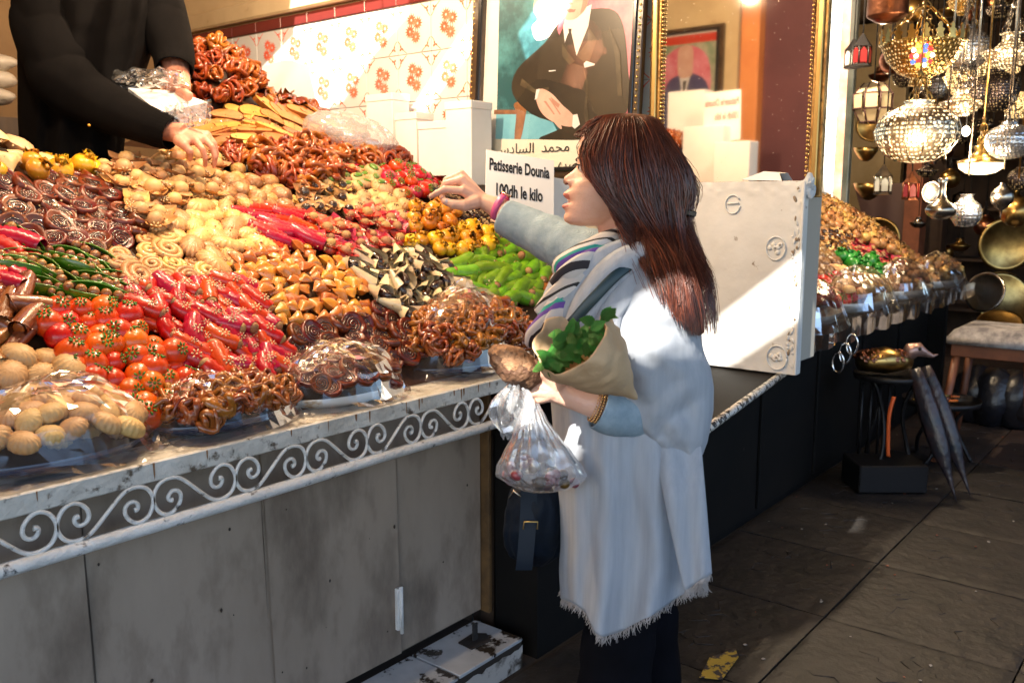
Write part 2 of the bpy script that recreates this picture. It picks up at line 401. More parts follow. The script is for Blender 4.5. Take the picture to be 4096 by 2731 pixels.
for i in range(16):
    for j in range(4):
        y = 1.52 + .2*i + .1; z = 2.27 - .1 - .2*j
        o = D.objects.new('tile', tile_me); col.objects.link(o); o.parent = stall
        o.matrix_local = Matrix.Translation(Vector((2.8595, y, z)) - stall.location) @ Matrix(((0, 0, -1, 0), (-1, 0, 0, 0), (0, 1, 0, 0), (0, 0, 0, 1))) @ Matrix.Rotation(R.uniform(-.006, .006), 4, 'Z')
mb = MB()
bandm = MB().add(bbox(-.0985, -.025, 0, .0985, .025, .011, .003), 0, False).mesh('border_tile', [M_band])
for i in range(16):
    o = D.objects.new('border_tile', bandm); col.objects.link(o); o.parent = stall
    o.matrix_local = Matrix.Translation(Vector((2.8595, 1.62+.2*i, 2.3)) - stall.location) @ Matrix(((0, 0, -1, 0), (-1, 0, 0, 0), (0, 1, 0, 0), (0, 0, 0, 1)))
# left side of the stall: what the mirror shows
obj('left_wall', MB().add(box(-.62, 2.9, 0, -.52, 4.7, 3.24), 0, False), M_plaster, stall)
tag(obj('orange_post', MB().add(bbox(-.60, 2.72, 0, -.46, 2.86, 3.24, .01), 0, False), M_ochre), 'bright orange painted post at the left of the stall', 'post')
tag(obj('mauve_wall', MB().add(box(-.66, 1.45, 0, -.56, 2.72, 3.24), 0, False), M_purple), 'plain dark mauve side wall opposite the mirror', 'wall')
# ---- counter
ctr = thing('sweet_counter', 'white painted counter with wrought iron scroll rail and stone front', 'counter', (1.2, 1.8, 0))
def wavy(u0, u1, f, n=60): return [f(u0+(u1-u0)*i/n) for i in range(n+1)]
ct = MB()
ct.add(bbox(-.9, 1.70, .90, 2.14, 2.0, .920, .004), 0, False).add(bbox(2.141, 1.75, .90, 2.42, 2.0, .920, .004), 0, False)
obj('counter_top', ct, M_white, ctr)
o = obj('fascia', MB().add(bbox(-.9, 1.688, .879, 2.145, 1.704, .9215, .003), 0, False), M_white, ctr)
obj('rail', MB().add(tube([(x, 1.69+.0015*sin(x*9), .787+.001*sin(x*5)) for x in [-.9+.1*i for i in range(31)]], .0145, 12)), M_rail, ctr)
half = [(.215, .37), (.175, .40), (.175, .52), (.215, .62), (.275, .60), (.315, .46), (.30, .24), (.235, .06), (.15, 0), (.06, .12), (.005, .40), (.01, .66), (.07, .90), (.17, 1.0), (.28, .97), (.37, .82)]
full = half + [(.5, .5)] + [(1-a, 1-b) for a, b in reversed(half)]
sp = smoothpts(full, 3)
for flip in (0, 1):
    pts = [((q.x)*.196, 0, ((1-q.y) if flip else q.y)*.075) for q in sp]; n = len(pts)
    rad = [.0045+.0012*(i < 3 or i > n-4) for i in range(n)]
    mb = MB().add(tube(pts, rad, 7))
    for zc in (0, .075):
        for q in sp[::1]: pass
    me = mb.mesh('scroll', [M_rail])
    for k in range(-8, 4):
        if (k % 2) == flip:
            o = D.objects.new('scroll', me); col.objects.link(o); o.parent = ctr
            o.location = Vector((1.32+.196*k, 1.69, .8025)) - ctr.location
            o.scale = (1, 1, R.uniform(.985, 1.01))
# front panels: stone slabs hung under the top, seams as measured
seams_t = [-.9, onY(83, 553, 1.83).x, onY(261, 503, 1.83).x, onY(395, 427, 1.83).x, 2.125]
seams_b = [-.9, onY(97, 682, 1.83).x, onY(274, 682, 1.83).x, onY(400, 585, 1.83).x, 2.125]
for i in range(4):
    a0, a1, b0, b1 = seams_t[i]+.004, seams_t[i+1]-.004, seams_b[i]+.004, seams_b[i+1]-.004
    y0 = 1.826 + (.006 if i % 2 else 0)
    def pf(u, v):
        x = (a0+(a1-a0)*u)*v + (b0+(b1-b0)*u)*(1-v); return (x, y0 + .004*nz((x, v, i), 3), .118 + v*.76)
    mb = MB().add(gridf(24, 24, pf)); n = len(mb.v)
    mb.add(box(min(a0, b0)+.002, y0+.006, .118, max(a1, b1)-.002, y0+.03, .878), 0, False)
    obj('front_panel', mb, M_panel, ctr)
# backing behind seams, edge strip, hinge
M_rust = mat('rusty_drip', (.30, .15, .05), .6, c2=(.20, .10, .04), ns=30)
for k in range(16):
    x = R.choice((R.uniform(1.75, 2.1), R.uniform(.6, 2.1))); L_ = R.uniform(.008, .036); w_ = R.uniform(.0012, .0035)
    obj('rust_drip', MB().add(prism([(-w_, 0), (w_, 0), (w_*.7, -L_*.7), (0, -L_), (-w_*.8, -L_*.6)], 0, .0006), 0, False, T(x, 1.6876, .919) @ T(rx=pi/2)), M_rust, ctr)
for k in range(26):
    x, z = R.uniform(.5, 2.1), R.uniform(.15, .8); s_ = R.uniform(.0015, .0045)
    obj('dent', one(sphere(s_, .0015, s_*R.uniform(.7, 1.6), 8, 5), M=T(x, 1.822 if int((x*3)) % 2 else 1.827, z)), M_post, ctr)
obj('carcass', MB().add(box(-.9, 1.87, .0, 2.12, 1.95, .89), 0, False), M_post, ctr)
q = onY(399, 605, 1.82)
obj('hinge', MB().add(bbox(q.x-.012, 1.812, .2, q.x+.012, 1.826, .33, .002), 0, False).add(tube([(q.x, 1.81, .19), (q.x, 1.81, .335)], .006, 8)), M_rail, ctr)
obj('edge_strip', MB().add(bbox(2.127, 1.80, .11, 2.142, 1.84, .878, .002), 0, False), mat('rusty_brown_edge', (.20, .11, .04), .6, c2=(.09, .05, .02), ns=12), ctr)
# step with white tiles
step = thing('tiled_step', 'low step of dirty white tiles under the counter', 'step', (1.0, 1.7, 0))
obj('step_base', MB().add(box(-.9, 1.628, 0, 2.08, 1.95, .088), 0, False), mat('step_mortar', (.03, .022, .016), .9), step)
tm = [MB().add(bbox(-.146, -.098, 0, .146, .098, .012, .002), 0, False).mesh('tile', [M_steptile])]
for i in range(10):
    o = D.objects.new('tile', tm[0]); col.objects.link(o); o.parent = step
    o.location = Vector((1.934-.298*i, 1.722, .088+R.uniform(-.001, .001))) - step.location
rm = MB()
def riser(u, v):
    x = (u-.5)*.292; z = .074*v - (.014*(noise.noise(Vector((x*30, 3, 1)))+.3) if v > .5 else 0); return (x, -.004, z)
riser_me = MB().add(gridf(16, 3, riser)).mesh('riser_tile', [mat('riser_white', (.50, .47, .43), .4, dirt=(.04, .03, .02), ds=10, dlo=.5, dhi=.6)])
for i in range(10):
    o = D.objects.new('riser_tile', riser_me); col.objects.link(o); o.parent = step
    o.location = Vector((1.934-.298*i, 1.628, .001)) - step.location
q = onZ(475, 640, .1)
lug = MB().add(bbox(q.x-.012, q.y-.003, .098, q.x+.012, q.y+.003, .158, .002), 0, False).add(prism([(-.05, -.03), (.03, -.04), (.055, 0), (.03, .035), (-.045, .03)], .1, .104), 0, False, T(q.x, q.y, 0))
obj('iron_lug', lug, mat('rusted_black_iron', (.02, .016, .014), .8, bump=.5), step)
# pillar, pipe and wall right of the counter
tag(obj('black_post', MB().add(bbox(2.150, 1.79, 0, 2.215, 1.86, .90, .004), 0, False), M_post), 'dark wooden post closing the right end of the counter', 'post')
wl = thing('partition_base', 'scuffed low wall below the mirror with worn paint', 'wall', (2.5, 1.9, 0))
obj('white_part', MB().add(bbox(2.216, 1.83, 0, 2.345, 1.95, .93, .004), 0, False), M_lowwall, wl)
obj('brown_part', MB().add(box(2.346, 1.84, 0, 2.98, 1.95, .93), 0, False), M_brownwall, wl)
pip = thing('drain_pipe', 'orange painted drain pipe beside the scuffed white wall', 'pipe', (2.37, 1.8, 0))
pts = [(2.372, 1.80, z) for z in (0.0, .2, .4, .6, .78, .86)]
obj('pipe', MB().add(tube(pts, .030, 14)), M_orange, pip)
for z in (.26, .62): obj('bracket', MB().add(tube([(2.372+.033*cos(a), 1.80+.033*sin(a), z) for a in [i*pi/6 for i in range(12)]], .005, 6, closed=True)).add(box(2.345, 1.80, z-.003, 2.399, 1.85, z+.003), 0, False), M_post, pip)
# ---- dark counter of the next stall, jutting out under the white board
dc = thing('dark_counter', 'black painted counter of the next stall jutting into the passage', 'counter', (4, 1.6, 0))
obj('cabinet', MB().add(box(2.15, 1.62, 0, 6.7, 1.80, .86), 0, False), M_black, dc)
for i in range(6): obj('door_panel', MB().add(bbox(2.42+.7*i, 1.604, .04, 3.08+.7*i, 1.622, .82, .004), 0, False), M_black, dc)
a, b = onZ(705, 421, .9), onZ(772, 371, .9)
obj('top_board', MB().add(([(a.x-.1, a.y-.02, .86), (b.x+.15, b.y+.02, .86), (3.0, 1.62, .86), (2.15, 1.62, .86), (a.x-.1, a.y-.02, .889), (b.x+.15, b.y+.02, .889), (3.0, 1.62, .889), (2.15, 1.62, .889)], [(0, 3, 2, 1), (4, 5, 6, 7), (0, 1, 5, 4), (1, 2, 6, 5), (2, 3, 7, 6), (3, 0, 4, 7)]), 0, False), M_black, dc)
obj('edge_trim', MB().add(tube([a+Vector((-.1, -.03, -.012)), b+Vector((.1, -.01, -.012))], .012, 6)), mat('chipped_marble_trim', (.62, .60, .55), .5, dirt=(.03, .025, .02), ds=40, dlo=.5, dhi=.54), dc)
obj('front_shelf', MB().add(bbox(3.0, 1.36, .86, 6.75, 1.62, .90, .004), 0, False), M_black, dc)
# ---- white board hanging below the mirror
TL, TR, BR = onX(640, 178, 2.775), onX(799, 180.5, 2.775), onX(797, 374, 2.775)
wb = thing('white_board', 'thick white painted board below the mirror with flaking edge', 'board', (2.8, 1.4, .9))
YR, YL = 1.065, 1.78
def bf(u, v):
    y = YR+(YL-YR)*u; z = .897+v*(TR.z-.897); e = min(u*(YL-YR), v*.6, (1-v)*.6)
    return (2.775 - (.004*nz((y, z, 0), 60) if e < .035 else .0012*nz((y, z, 2), 18)), y, z)
M_board = mat('thick_white_gloss', (.66, .67, .66), .4, c2=(.58, .58, .56), ns=4, dirt=(.22, .17, .12), ds=26, dlo=.66, dhi=.72, bump=.2, bs=28)
obj('board_face', MB().add(gridf(80, 70, bf)), M_board, wb)
obj('board_core', MB().add(box(2.779, YR+.001, .898, 2.812, YL, TR.z-.001), 0, False), M_board, wb)
obj('edge_moulding', MB().add(bbox(2.772, YR-.006, .897, 2.80, YR+.003, TR.z, .002), 0, False).add(bbox(2.802, YR-.004, .897, 2.815, YR+.003, TR.z, .002), 0, False), M_board, wb)
def lump(cy, cz, r, amp, open_=0):
    mb = MB(); pts = [(2.772, cy-r*cos(a), cz+r*1.15*sin(a)) for a in [open_+i*(2*pi-open_*1.3)/22 for i in range(23)]]
    mb.add(tube(pts, [amp*(.7+.6*abs(nz((i, cy*9, cz*9), .7))) for i in range(23)], 6)); return mb
q = onX(733, 204, 2.775); e_ = lump(q.y, q.z, .026, .0032, .55); e_.add(tube([(2.771, q.y-.022, q.z+.004), (2.771, q.y+.02, q.z+.002)], .0026, 6))
obj('dried_letter', e_, M_board, wb)
for (x, y, r) in ((776, 248, .032), (752, 262, .0), (777, 357, .034)):
    if not r: continue
    q = onX(x, y, 2.775); m_ = lump(q.y, q.z, r, .0028)
    for k in range(9):
        a = R.uniform(0, 6.3); rr = R.uniform(0, r*.75); m_.add(sphere(.003, .009, .009, 7, 5), 0, True, T(2.774, q.y+rr*cos(a), q.z+rr*sin(a), rx=R.uniform(0, 3)))
    obj('paint_rosette', m_, M_board, wb)
dm = MB()
for i in range(60):
    v = R.random(); y = YR+R.uniform(.0, .028) if i < 70 else R.uniform(YR, YL); z = .9+v*(TR.z-.9) if i < 70 else R.uniform(.9, TR.z)
    dm.add(sphere(.0015, R.uniform(.002, .006), R.uniform(.003, .012), 6, 4), R.choice((0, 0, 1)), True, T(2.7735, y, z, rx=R.uniform(-.5, .5)))
tag(obj('flaked_paint', dm, [M_board, mat('flake_brown', (.25, .19, .13), .7)], wb), kind='stuff')
cr = sphere(.022, .022, .036, 18, 14, lambda p: 1+.5*nz(p, 60))
tag(obj('crumpled_rag', MB().add(cr, 0, False, T(*onX(808, 186, 2.80))), mat('pale_rag', (.5, .55, .6), .7)), 'crumpled pale cloth stuffed behind the corner of the white board', 'rag')
pp_ = [onX(a, b, X_) for a, b, X_ in ((741, 179.5, 2.79), (764, 171, 2.80), (779, 172, 2.80), (782, 180.5, 2.79), (742, 180, 2.83), (766, 172.5, 2.83), (779, 173, 2.83), (782, 180.5, 2.83))]
tag(obj('folded_paper', MB().add((pp_, [(0, 3, 2, 1), (4, 5, 6, 7), (0, 1, 5, 4), (1, 2, 6, 5), (2, 3, 7, 6)]), 0, False), M_carton), 'folded white paper lying on top of the white board', 'paper')
# ---- mirror
def frame_rect(mb, X, y0, y1, z0, z1, w, d, mi=0):
    """rectangular moulding ring on a plane X, protruding to -X by d"""
    for (a0, a1, c0, c1) in ((y0, y0+w, z0, z1), (y1-w, y1, z0, z1), (y0+w, y1-w, z0, z0+w), (y0+w, y1-w, z1-w, z1)):
        mb.add(bbox(X-d, a0, c0, X, a1, c1, .003), mi, False)
my0, my1 = 1.028, 1.655; mz0, mz1 = 1.455, 2.62
mir = thing('gilt_mirror', 'tall mirror in a beaded gilt frame hung above the white board', 'mirror', (2.85, 1.34, 1.455))
mb = MB(); frame_rect(mb, 2.85, my0+.004, my1-.004, mz0+.004, mz1-.004, .042, .022, 0); frame_rect(mb, 2.829, my0+.016, my1-.016, mz0+.016, mz1-.016, .018, .012, 1)
mf = obj('frame', mb, [M_gold, M_gold2], mir)
bd = MB()
for off, r, st in ((.052, .0055, .0135), (.008, .0032, .0075)):
    a0, a1, c0, c1 = my0+off, my1-off, mz0+off, mz1-off
    n = int((c1-c0)/st)
    for i in range(n):
        z = c0+(i+.5)*st
        for y in (a0, a1): bd.add(sphere(r, seg=6, rings=4), 0, True, T(2.828 if off > .02 else 2.832, y, z))
    n = int((a1-a0)/st)
    for i in range(n): bd.add(sphere(r, seg=6, rings=4), 0, True, T(2.828, a0+(i+.5)*st, c0))
tag(obj('beading', bd, M_bead, mir), kind='stuff')
mg = D.materials.new('old_mirror_glass'); mg.use_nodes = True; b_ = mg.node_tree.nodes['Principled BSDF']
b_.inputs['Base Color'].default_value = (.86, .84, .80, 1); b_.inputs['Metallic'].default_value = 1; b_.inputs['Roughness'].default_value = .035
nn = mg.node_tree.nodes.new('ShaderNodeTexNoise'); nn.inputs['Scale'].default_value = 130; nr = mg.node_tree.nodes.new('ShaderNodeMapRange'); nr.inputs[1].default_value = .735; nr.inputs[2].default_value = .77; nr.inputs[3].default_value = .03; nr.inputs[4].default_value = .6
mg.node_tree.links.new(nn.outputs[0], nr.inputs[0]); mg.node_tree.links.new(nr.outputs[0], b_.inputs['Roughness'])
obj('mirror_glass', MB().add(box(2.836, my0+.05, mz0+.05, 2.846, my1-.05, mz1-.05), 0, False), mg, mir)
# ---- portrait leaning on the wall
def onPl(px, py, p0, n): d = ray(px, py); return C0 + d*((p0-C0).dot(n)/d.dot(n))
def portrait(name, label, y0, y1, z0, z1, Xb, Xt, flipx, polys, cap):
    """framed print; plane through X=Xb at the bottom and X=Xt at the top"""
    th = thing(name, label, 'portrait', (Xb, (y0+y1)/2, z0))
    W, H = y1-y0, sqrt((z1-z0)**2+(Xt-Xb)**2)
    sgn = -1 if not flipx else 1
    # local x runs left to right as seen, y up, z towards the viewer
    ax = Vector((0, -1, 0)) if not flipx else Vector((0, 1, 0)); ay = Vector((Xt-Xb, 0, z1-z0)).normalized(); az = ax.cross(ay)
    org = Vector((Xb, y1 if not flipx else y0, z0))
    M = Matrix.Translation(org) @ Matrix(((ax.x, ay.x, az.x, 0), (ax.y, ay.y, az.y, 0), (ax.z, ay.z, az.z, 0), (0, 0, 0, 1)))
    mb = MB()
    for (a0, a1, c0, c1, w) in ((0, .058, 0, H, 0), (W-.042, W, 0, H, 0), (.042, W-.042, 0, .042, 0), (.042, W-.042, H-.042, H, 0)):
        mb.add(bbox(a0, c0, -.01, a1, c1, .020, .004), 0, False, M)
    for (a0, a1, c0, c1) in ((.036, .056, .024, H-.024), (W-.040, W-.024, .024, H-.024), (.04, W-.04, .024, .04), (.04, W-.04, H-.04, H-.024)):
        mb.add(bbox(a0, c0, .018, a1, c1, .027, .003), 1, False, M)
    obj('frame', mb, [M_dframe, M_black2], th)
    bd = MB(); n = int(H/.022)
    for i in range(n):
        for x in (.012, W-.012): bd.add(sphere(.005, seg=6, rings=4), 0, True, M @ T(x, (i+.5)*.022, .021))
    tag(obj('beading', bd, M_bead, th), kind='stuff')
    pr = MB(); mats = [M_paper]; pr.add(([(.04, .04, 0), (W-.04, .04, 0), (W-.04, H-.04, 0), (.04, H-.04, 0)], [(0, 1, 2, 3)]), 0, False, M)
    Mi = M.inverted(); k = 0; names = {}
    for (mt, pts) in polys:
        k += 1; raw = pts(Mi, W, H); soft = mt.name.split('print_')[-1] in ('dark_suit', 'skin', 'skin_shade', 'white_carving', 'blue_suit', 'pink', 'chair_gold') and len(raw) > 4
        if soft: cl = smoothpts([raw[-1]]+list(raw)+[raw[0], raw[1]], 4); raw = [(p.x, p.y) for p in cl[4:-4-1]]
        if mt.name not in names: names[mt.name] = len(mats); mats.append(mt)
        pr.add(([(max(.05, min(W-.05, x)), max(.042, min(H-.042, y)), .00018*k) for x, y in raw], [tuple(range(len(raw)))]), names[mt.name], False, M)
    obj('print', pr, mats, th)
    obj('glass', MB().add(([(.04, .04, .014), (W-.04, .04, .014), (W-.04, H-.04, .014), (.04, H-.04, .014)], [(0, 1, 2, 3)]), 0, False, M), M_glass, th)
    return th, M, W, H
pXb, pXt = 2.775, 2.85; pz0, pz1 = 1.53, 2.62
nrm = Vector((-(pz1-pz0), 0, (pXt-pXb))).normalized(); p0 = Vector((pXb, 2, pz0))
def SP(*q):
    def f(Mi, W, H):
        out = []
        for a, b in q:
            p = Mi @ onPl(a*K, b*K, p0, nrm); out.append((p.x, p.y))
        return out
    return f
c_teal = mat('print_teal', (.015, .09, .11), .4, c2=(.09, .33, .38), ns=7, nd=6, lo=.42, hi=.68); c_pink = mat('print_pink', (.62, .12, .20), .4, c2=(.75, .30, .38), ns=9)
c_suit = mat('print_dark_suit', (.045, .035, .022), .35, c2=(.02, .016, .012), ns=3); c_shirt = mat('print_pale_shirt', (.72, .72, .75), .4)
c_tie = mat('print_black_tie', (.02, .018, .015), .4); c_skin = mat('print_skin', (.68, .45, .38), .4, c2=(.60, .36, .30), ns=14); c_skin2 = mat('print_skin_shade', (.42, .22, .17), .4)
c_sky = mat('print_sky_blue', (.14, .42, .58), .4, c2=(.20, .52, .66), ns=12); c_wood = mat('print_chair_gold', (.36, .16, .06), .4, c2=(.14, .05, .02), ns=12); c_wht = mat('print_white_carving', (.80, .74, .72), .4, c2=(.7, .55, .5), ns=14)
c_lip = mat('print_lip', (.50, .16, .14), .4); c_fold = mat('print_suit_fold', (.11, .085, .05), .35, c2=(.05, .04, .025), ns=14)
c_cap = mat('print_caption', (.80, .79, .70), .5, c2=(.74, .72, .62), ns=3)
polys = [(c_teal, SP((1150, -160), (1490, -160), (1490, 319), (1140, 319))),
 (c_pink, SP((1330, -160), (1490, -160), (1482, 290), (1440, 280), (1410, 60), (1330, 20))),
 (c_sky, SP((1140, 262), (1180, 262), (1260, 262), (1290, 319), (1138, 319))),
 (c_wood, SP((1135, 252), (1205, 252), (1205, 262), (1135, 262))),
 (c_wood, SP((1180, 240), (1195, 232), (1210, 240), (1208, 262), (1196, 319), (1182, 319), (1186, 262))),
 (c_wht, SP((1222, 62), (1232, 92), (1262, 84), (1284, 56), (1290, 36), (1240, -20), (1225, 20), (1235, 44))),
 (c_wht, SP((1240, -60), (1290, -60), (1290, 40), (1262, 30))),
 (c_suit, SP((1250, 100), (1280, 58), (1318, 30), (1400, 20), (1432, 60), (1444, 170), (1448, 240), (1400, 300), (1345, 319), (1238, 319), (1290, 290), (1222, 262), (1178, 215), (1188, 160))),
 (c_pink, SP((1282, 60), (1318, 20), (1330, 100), (1300, 118), (1290, 90))),
 (c_suit, SP((1290, 70), (1322, 40), (1330, 110), (1305, 150), (1280, 120))),
 (c_shirt, SP((1294, 60), (1300, 40), (1360, 10), (1352, 60), (1325, 128), (1312, 70), (1305, 78), (1298, 98))),
 (c_tie, SP((1306, 66), (1314, 66), (1312, 82), (1322, 120), (1316, 112), (1300, 96), (1308, 80))),
 (c_skin, SP((1280, -60), (1355, -60), (1350, 10), (1330, 38), (1312, 46), (1298, 42), (1288, 18))),
 (c_lip, SP((1300, 23), (1309, 20), (1318, 22), (1324, 21), (1320, 28), (1308, 29))), (c_skin2, SP((1306, 8), (1311, 12), (1317, 9), (1312, 5))), (c_skin2, SP((1336, -30), (1352, -40), (1350, 8), (1334, 32), (1340, 0))), (c_fold, SP((1352, 60), (1372, 90), (1352, 150), (1325, 128), (1334, 118), (1350, 96))), (c_fold, SP((1292, 100), (1304, 118), (1322, 140), (1310, 150), (1292, 128))), (c_fold, SP((1340, 150), (1348, 200), (1342, 262), (1350, 300), (1356, 300), (1350, 240), (1352, 190))), (c_fold, SP((1200, 180), (1230, 205), (1262, 200), (1262, 206), (1230, 214), (1196, 196))), (c_fold, SP((1400, 60), (1425, 120), (1430, 220), (1420, 220), (1414, 130))),
 (c_shirt, SP((1342, 146), (1348, 140), (1368, 147), (1366, 150), (1344, 156))),
 (c_shirt, SP((1262, 162), (1278, 161), (1278, 163), (1262, 165))),
 (c_skin, SP((1232, 215), (1246, 204), (1270, 216), (1292, 240), (1316, 262), (1330, 286), (1300, 290), (1262, 274), (1240, 250))),
 (c_skin, SP((1244, 225), (1262, 232), (1278, 262), (1292, 292), (1286, 294), (1262, 266), (1246, 246))),
 (c_skin2, SP((1266, 222), (1288, 240), (1284, 248), (1272, 238))),
 (c_skin2, SP((1250, 232), (1256, 232), (1276, 262), (1274, 264))), (c_skin2, SP((1262, 226), (1266, 226), (1290, 262), (1288, 264))), (c_shirt, SP((1318, 264), (1328, 262), (1334, 286), (1322, 296), (1316, 290))),
 (c_shirt, SP((1234, 206), (1242, 204), (1236, 226), (1230, 230))),
 (c_cap, SP((1136, 319), (1484, 322), (1482, 420), (1125, 420))),
 (c_cap, SP((1390, 319), (1484, 322), (1482, 420), (1390, 420)))]
th, PM, PW, PH = portrait('portrait', 'framed portrait of a seated man in a black suit leaning on the tiles', 1.66, 2.445, pz0, pz1, pXb, pXt, False, polys, None)
Mi = PM.inverted()
for s_, x, y, sz in (('\ufeb1\ufea9\ufe8e\ufeb4\ufedf\ufe8d  \ufeaa\ufee4\ufea4\ufee3  \ufeda\ufee0\ufee4\ufedf\ufe8d', 1140, 354, .052), ('\ufee9\ufeae\ufebc\ufee7', 1284, 387, .05)):
    q = Mi @ onPl(x*K, y*K, p0, nrm); v, f = text_mesh(s_, sz, sx=1.12)
    o = obj('caption', MB().add((v, f), 0, False, PM @ Matrix.Translation((q.x, q.y, .0085))), M_ink, th)
# portrait on the opposite wall, seen only in the mirror
polys2 = []
def RP(*q): return lambda Mi, W, H: [(.05+a*(W-.1), .05+b*(H-.1)) for a, b in q]
c_blue = mat('print_blue_suit', (.08, .09, .22), .4, c2=(.05, .05, .15), ns=6); c_green = mat('print_foliage', (.20, .30, .20), .4, c2=(.45, .45, .35), ns=12); c_red = mat('print_red', (.60, .05, .03), .4)
polys2 = [(c_green, RP((0, 0), (1, 0), (1, 1), (0, 1))), (c_pink, RP((.15, .45), (.8, .45), (.85, .8), (.5, .92), (.15, .8))), (c_red, RP((0, .93), (1, .93), (1, 1), (0, 1))),
 (c_blue, RP((.1, .1), (.85, .05), (.9, .3), (.8, .6), (.6, .68), (.35, .68), (.12, .55))), (c_shirt, RP((.42, .66), (.58, .66), (.52, .42))), (c_tie, RP((.47, .63), (.53, .63), (.52, .45))),
 (c_skin, RP((.38, .72), (.42, .66), (.58, .66), (.62, .74), (.6, .9), (.4, .9))), (c_skin, RP((.3, .2), (.5, .12), (.7, .16), (.6, .27), (.4, .28)))]
portrait('portrait', 'small framed portrait in a blue suit on the left wall seen in the mirror', 3.0, 3.62, 1.72, 2.7, -.50, -.515, True, polys2, None)
# ---- paper sign, cartons
def board_frame(TLp, TRp, down):
    ax = (TRp-TLp).normalized(); ay = -(down - ax*down.dot(ax)).normalized(); az = ax.cross(ay)
    return Matrix.Translation(TLp) @ Matrix(((ax.x, ay.x, az.x, 0), (ax.y, ay.y, az.y, 0), (ax.z, ay.z, az.z, 0), (0, 0, 0, 1))), (TRp-TLp).length
A, B = P(1117*K, 343*K, 2.95), P(1273*K, 368*K, 3.02); BLp = P(1095*K, 470*K, 2.87)
M, W = board_frame(A, B, BLp-A)
sg = thing('price_sign', 'white card sign with black lettering propped on the sweets', 'sign', P(1180*K, 480*K, 2.9))
obj('card', MB().add(bbox(0, -.20, -.003, W, 0, 0, .001), 0, False, M), M_paper, sg)
for s_, x, y, sz, sx in (('Patisserie Dounia', .010, -.066, .056, .62), ('100dh le kilo', .030, -.150, .058, .62)):
    v, f = text_mesh(s_, sz, bold=.0016, sx=sx); xm = max(p[0] for p in v); tgt = W*.885 if s_[0] == 'P' else W*.70
    v = [(p[0]*tgt/xm, p[1], p[2]) for p in v]
    obj('lettering', MB().add((v, f), 0, False, M @ Matrix.Translation((x, y, .0008))), M_ink, sg)
for k, (x0, y0, x1, y1, z) in enumerate(((1262, 405, 1295, 520, 3.05), (1290, 420, 1340, 520, 3.1))):
    M2, W2 = board_frame(P(x0*K, y0*K, z), P(x1*K, (y0+6)*K, z+.05), P((x0-12)*K, y1*K, z)-P(x0*K, y0*K, z))
    tag(obj('paper_card', MB().add(bbox(0, -.22, -.002, W2, 0, 0, .001), 0, False, M2), M_paper), ['narrow blank white card just behind the price sign', 'blank white card standing behind the face of the woman'][k], 'card')
def carton(x0, x1, ytop, ybot, X0, X1, dep, label):
    a, b = onX(x0, ytop, X0), onX(x1, ytop, X0); c = onX(x1, ybot, X0)
    t = thing('carton', label, 'carton', (X0+.05, (a.y+b.y)/2, c.z), group='white cartons along the tiled wall')
    mb = MB().add(bbox(X0, b.y, c.z-.12, X0+dep, a.y, a.z-.012, .002), 0, False)
    obj('box_body', mb, M_carton, t)
    obj('lid', MB().add(bbox(X0-.003, b.y-.003, a.z-.03, X0+dep+.003, a.y+.003, a.z, .002), 0, False), M_carton, t)
carton(445, 471, 102, 152, 2.60, 2.72, .12, 'tallest white carton beside the portrait frame')
carton(418, 447, 122, 144, 2.62, 2.72, .12, 'low white carton left of the tallest carton')
carton(395, 416, 113, 134, 2.66, 2.74, .10, 'small white carton second from the plastic bag')
carton(366, 392, 95, 122, 2.70, 2.80, .10, 'white carton right behind the bag of biscuits')
# ---- assumed warm bulbs added inside the stall, unseen above the frame
M_bulb = mat('added_lit_bulb_glass', (1, .8, .5), .3, emit=(1, .62, .28), es=60)
for i, (x, y, e) in enumerate(((.85, 2.20, 13), (1.75, 2.25, 27), (1.35, 1.60, 11), (2.1, 2.9, 5))):
    t = thing('added_pendant_bulb', ['assumed unseen bare warm bulb on a cord above the dates', 'assumed unseen bare warm bulb on a cord above the triangle pastries', 'assumed unseen bare warm bulb on a cord near the portrait', 'assumed unseen bare warm bulb on a cord at the back by the tiles'][i], 'bulb', (x, y, 2.62))
    obj('cord', one(tube([(x, y, 3.24), (x, y, 2.72)], .003, 6)), M_black2, t)
    obj('socket', one(lathe([(.0, .0), (.014, .0), (.016, -.03), (.012, -.05), (0, -.05)], 10), M=T(x, y, 2.74)), M_black2, t)
    obj('bulb', one(lathe([(0, -.075), (.02, -.065), (.028, -.04), (.022, -.015), (.012, 0), (0, 0)], 12), M=T(x, y, 2.69)), M_bulb, t)
    l = D.lights.new('added_bulb_light', 'POINT'); l.energy = e; l.color = (1, .73, .46); l.shadow_soft_size = .03
    o = D.objects.new('added_bulb_light', l); col.objects.link(o); o.parent = t; o.location = (0, 0, -.06)
# ================================================================== the heap of sweets
def g2(X, Y, x, y, s, a): return a*exp(-((X-x)**2+(Y-y)**2)/(2*s*s))
def hm(X, Y):
    h = .965 + .8*(1-exp(-max(0, Y-1.84)/.75)) - max(0, 1.84-Y)*1.6
    h += g2(X, Y, 2.13, 3.22, .15, .36) + g2(X, Y, 2.55, 3.25, .20, .22) + g2(X, Y, 2.03, 2.78, .17, .13) + g2(X, Y, 2.45, 2.55, .22, .10) + g2(X, Y, .95, 2.62, .16, .13) + g2(X, Y, 1.6, 2.65, .15, .03)
    return h
def hn(X, Y):
    e = .02; return Vector((-(hm(X+e, Y)-hm(X-e, Y))/(2*e), -(hm(X, Y+e)-hm(X, Y-e))/(2*e), 1)).normalized()
def yback(X): return 2.72 if X < 1.72 else (2.95 if X < 1.85 else 3.55)
M_bed = mat('gap_shade_bed', (.05, .02, .01), .5, c2=(.10, .04, .015), ns=20)  # dark colour stands for the shade deep between the sweets
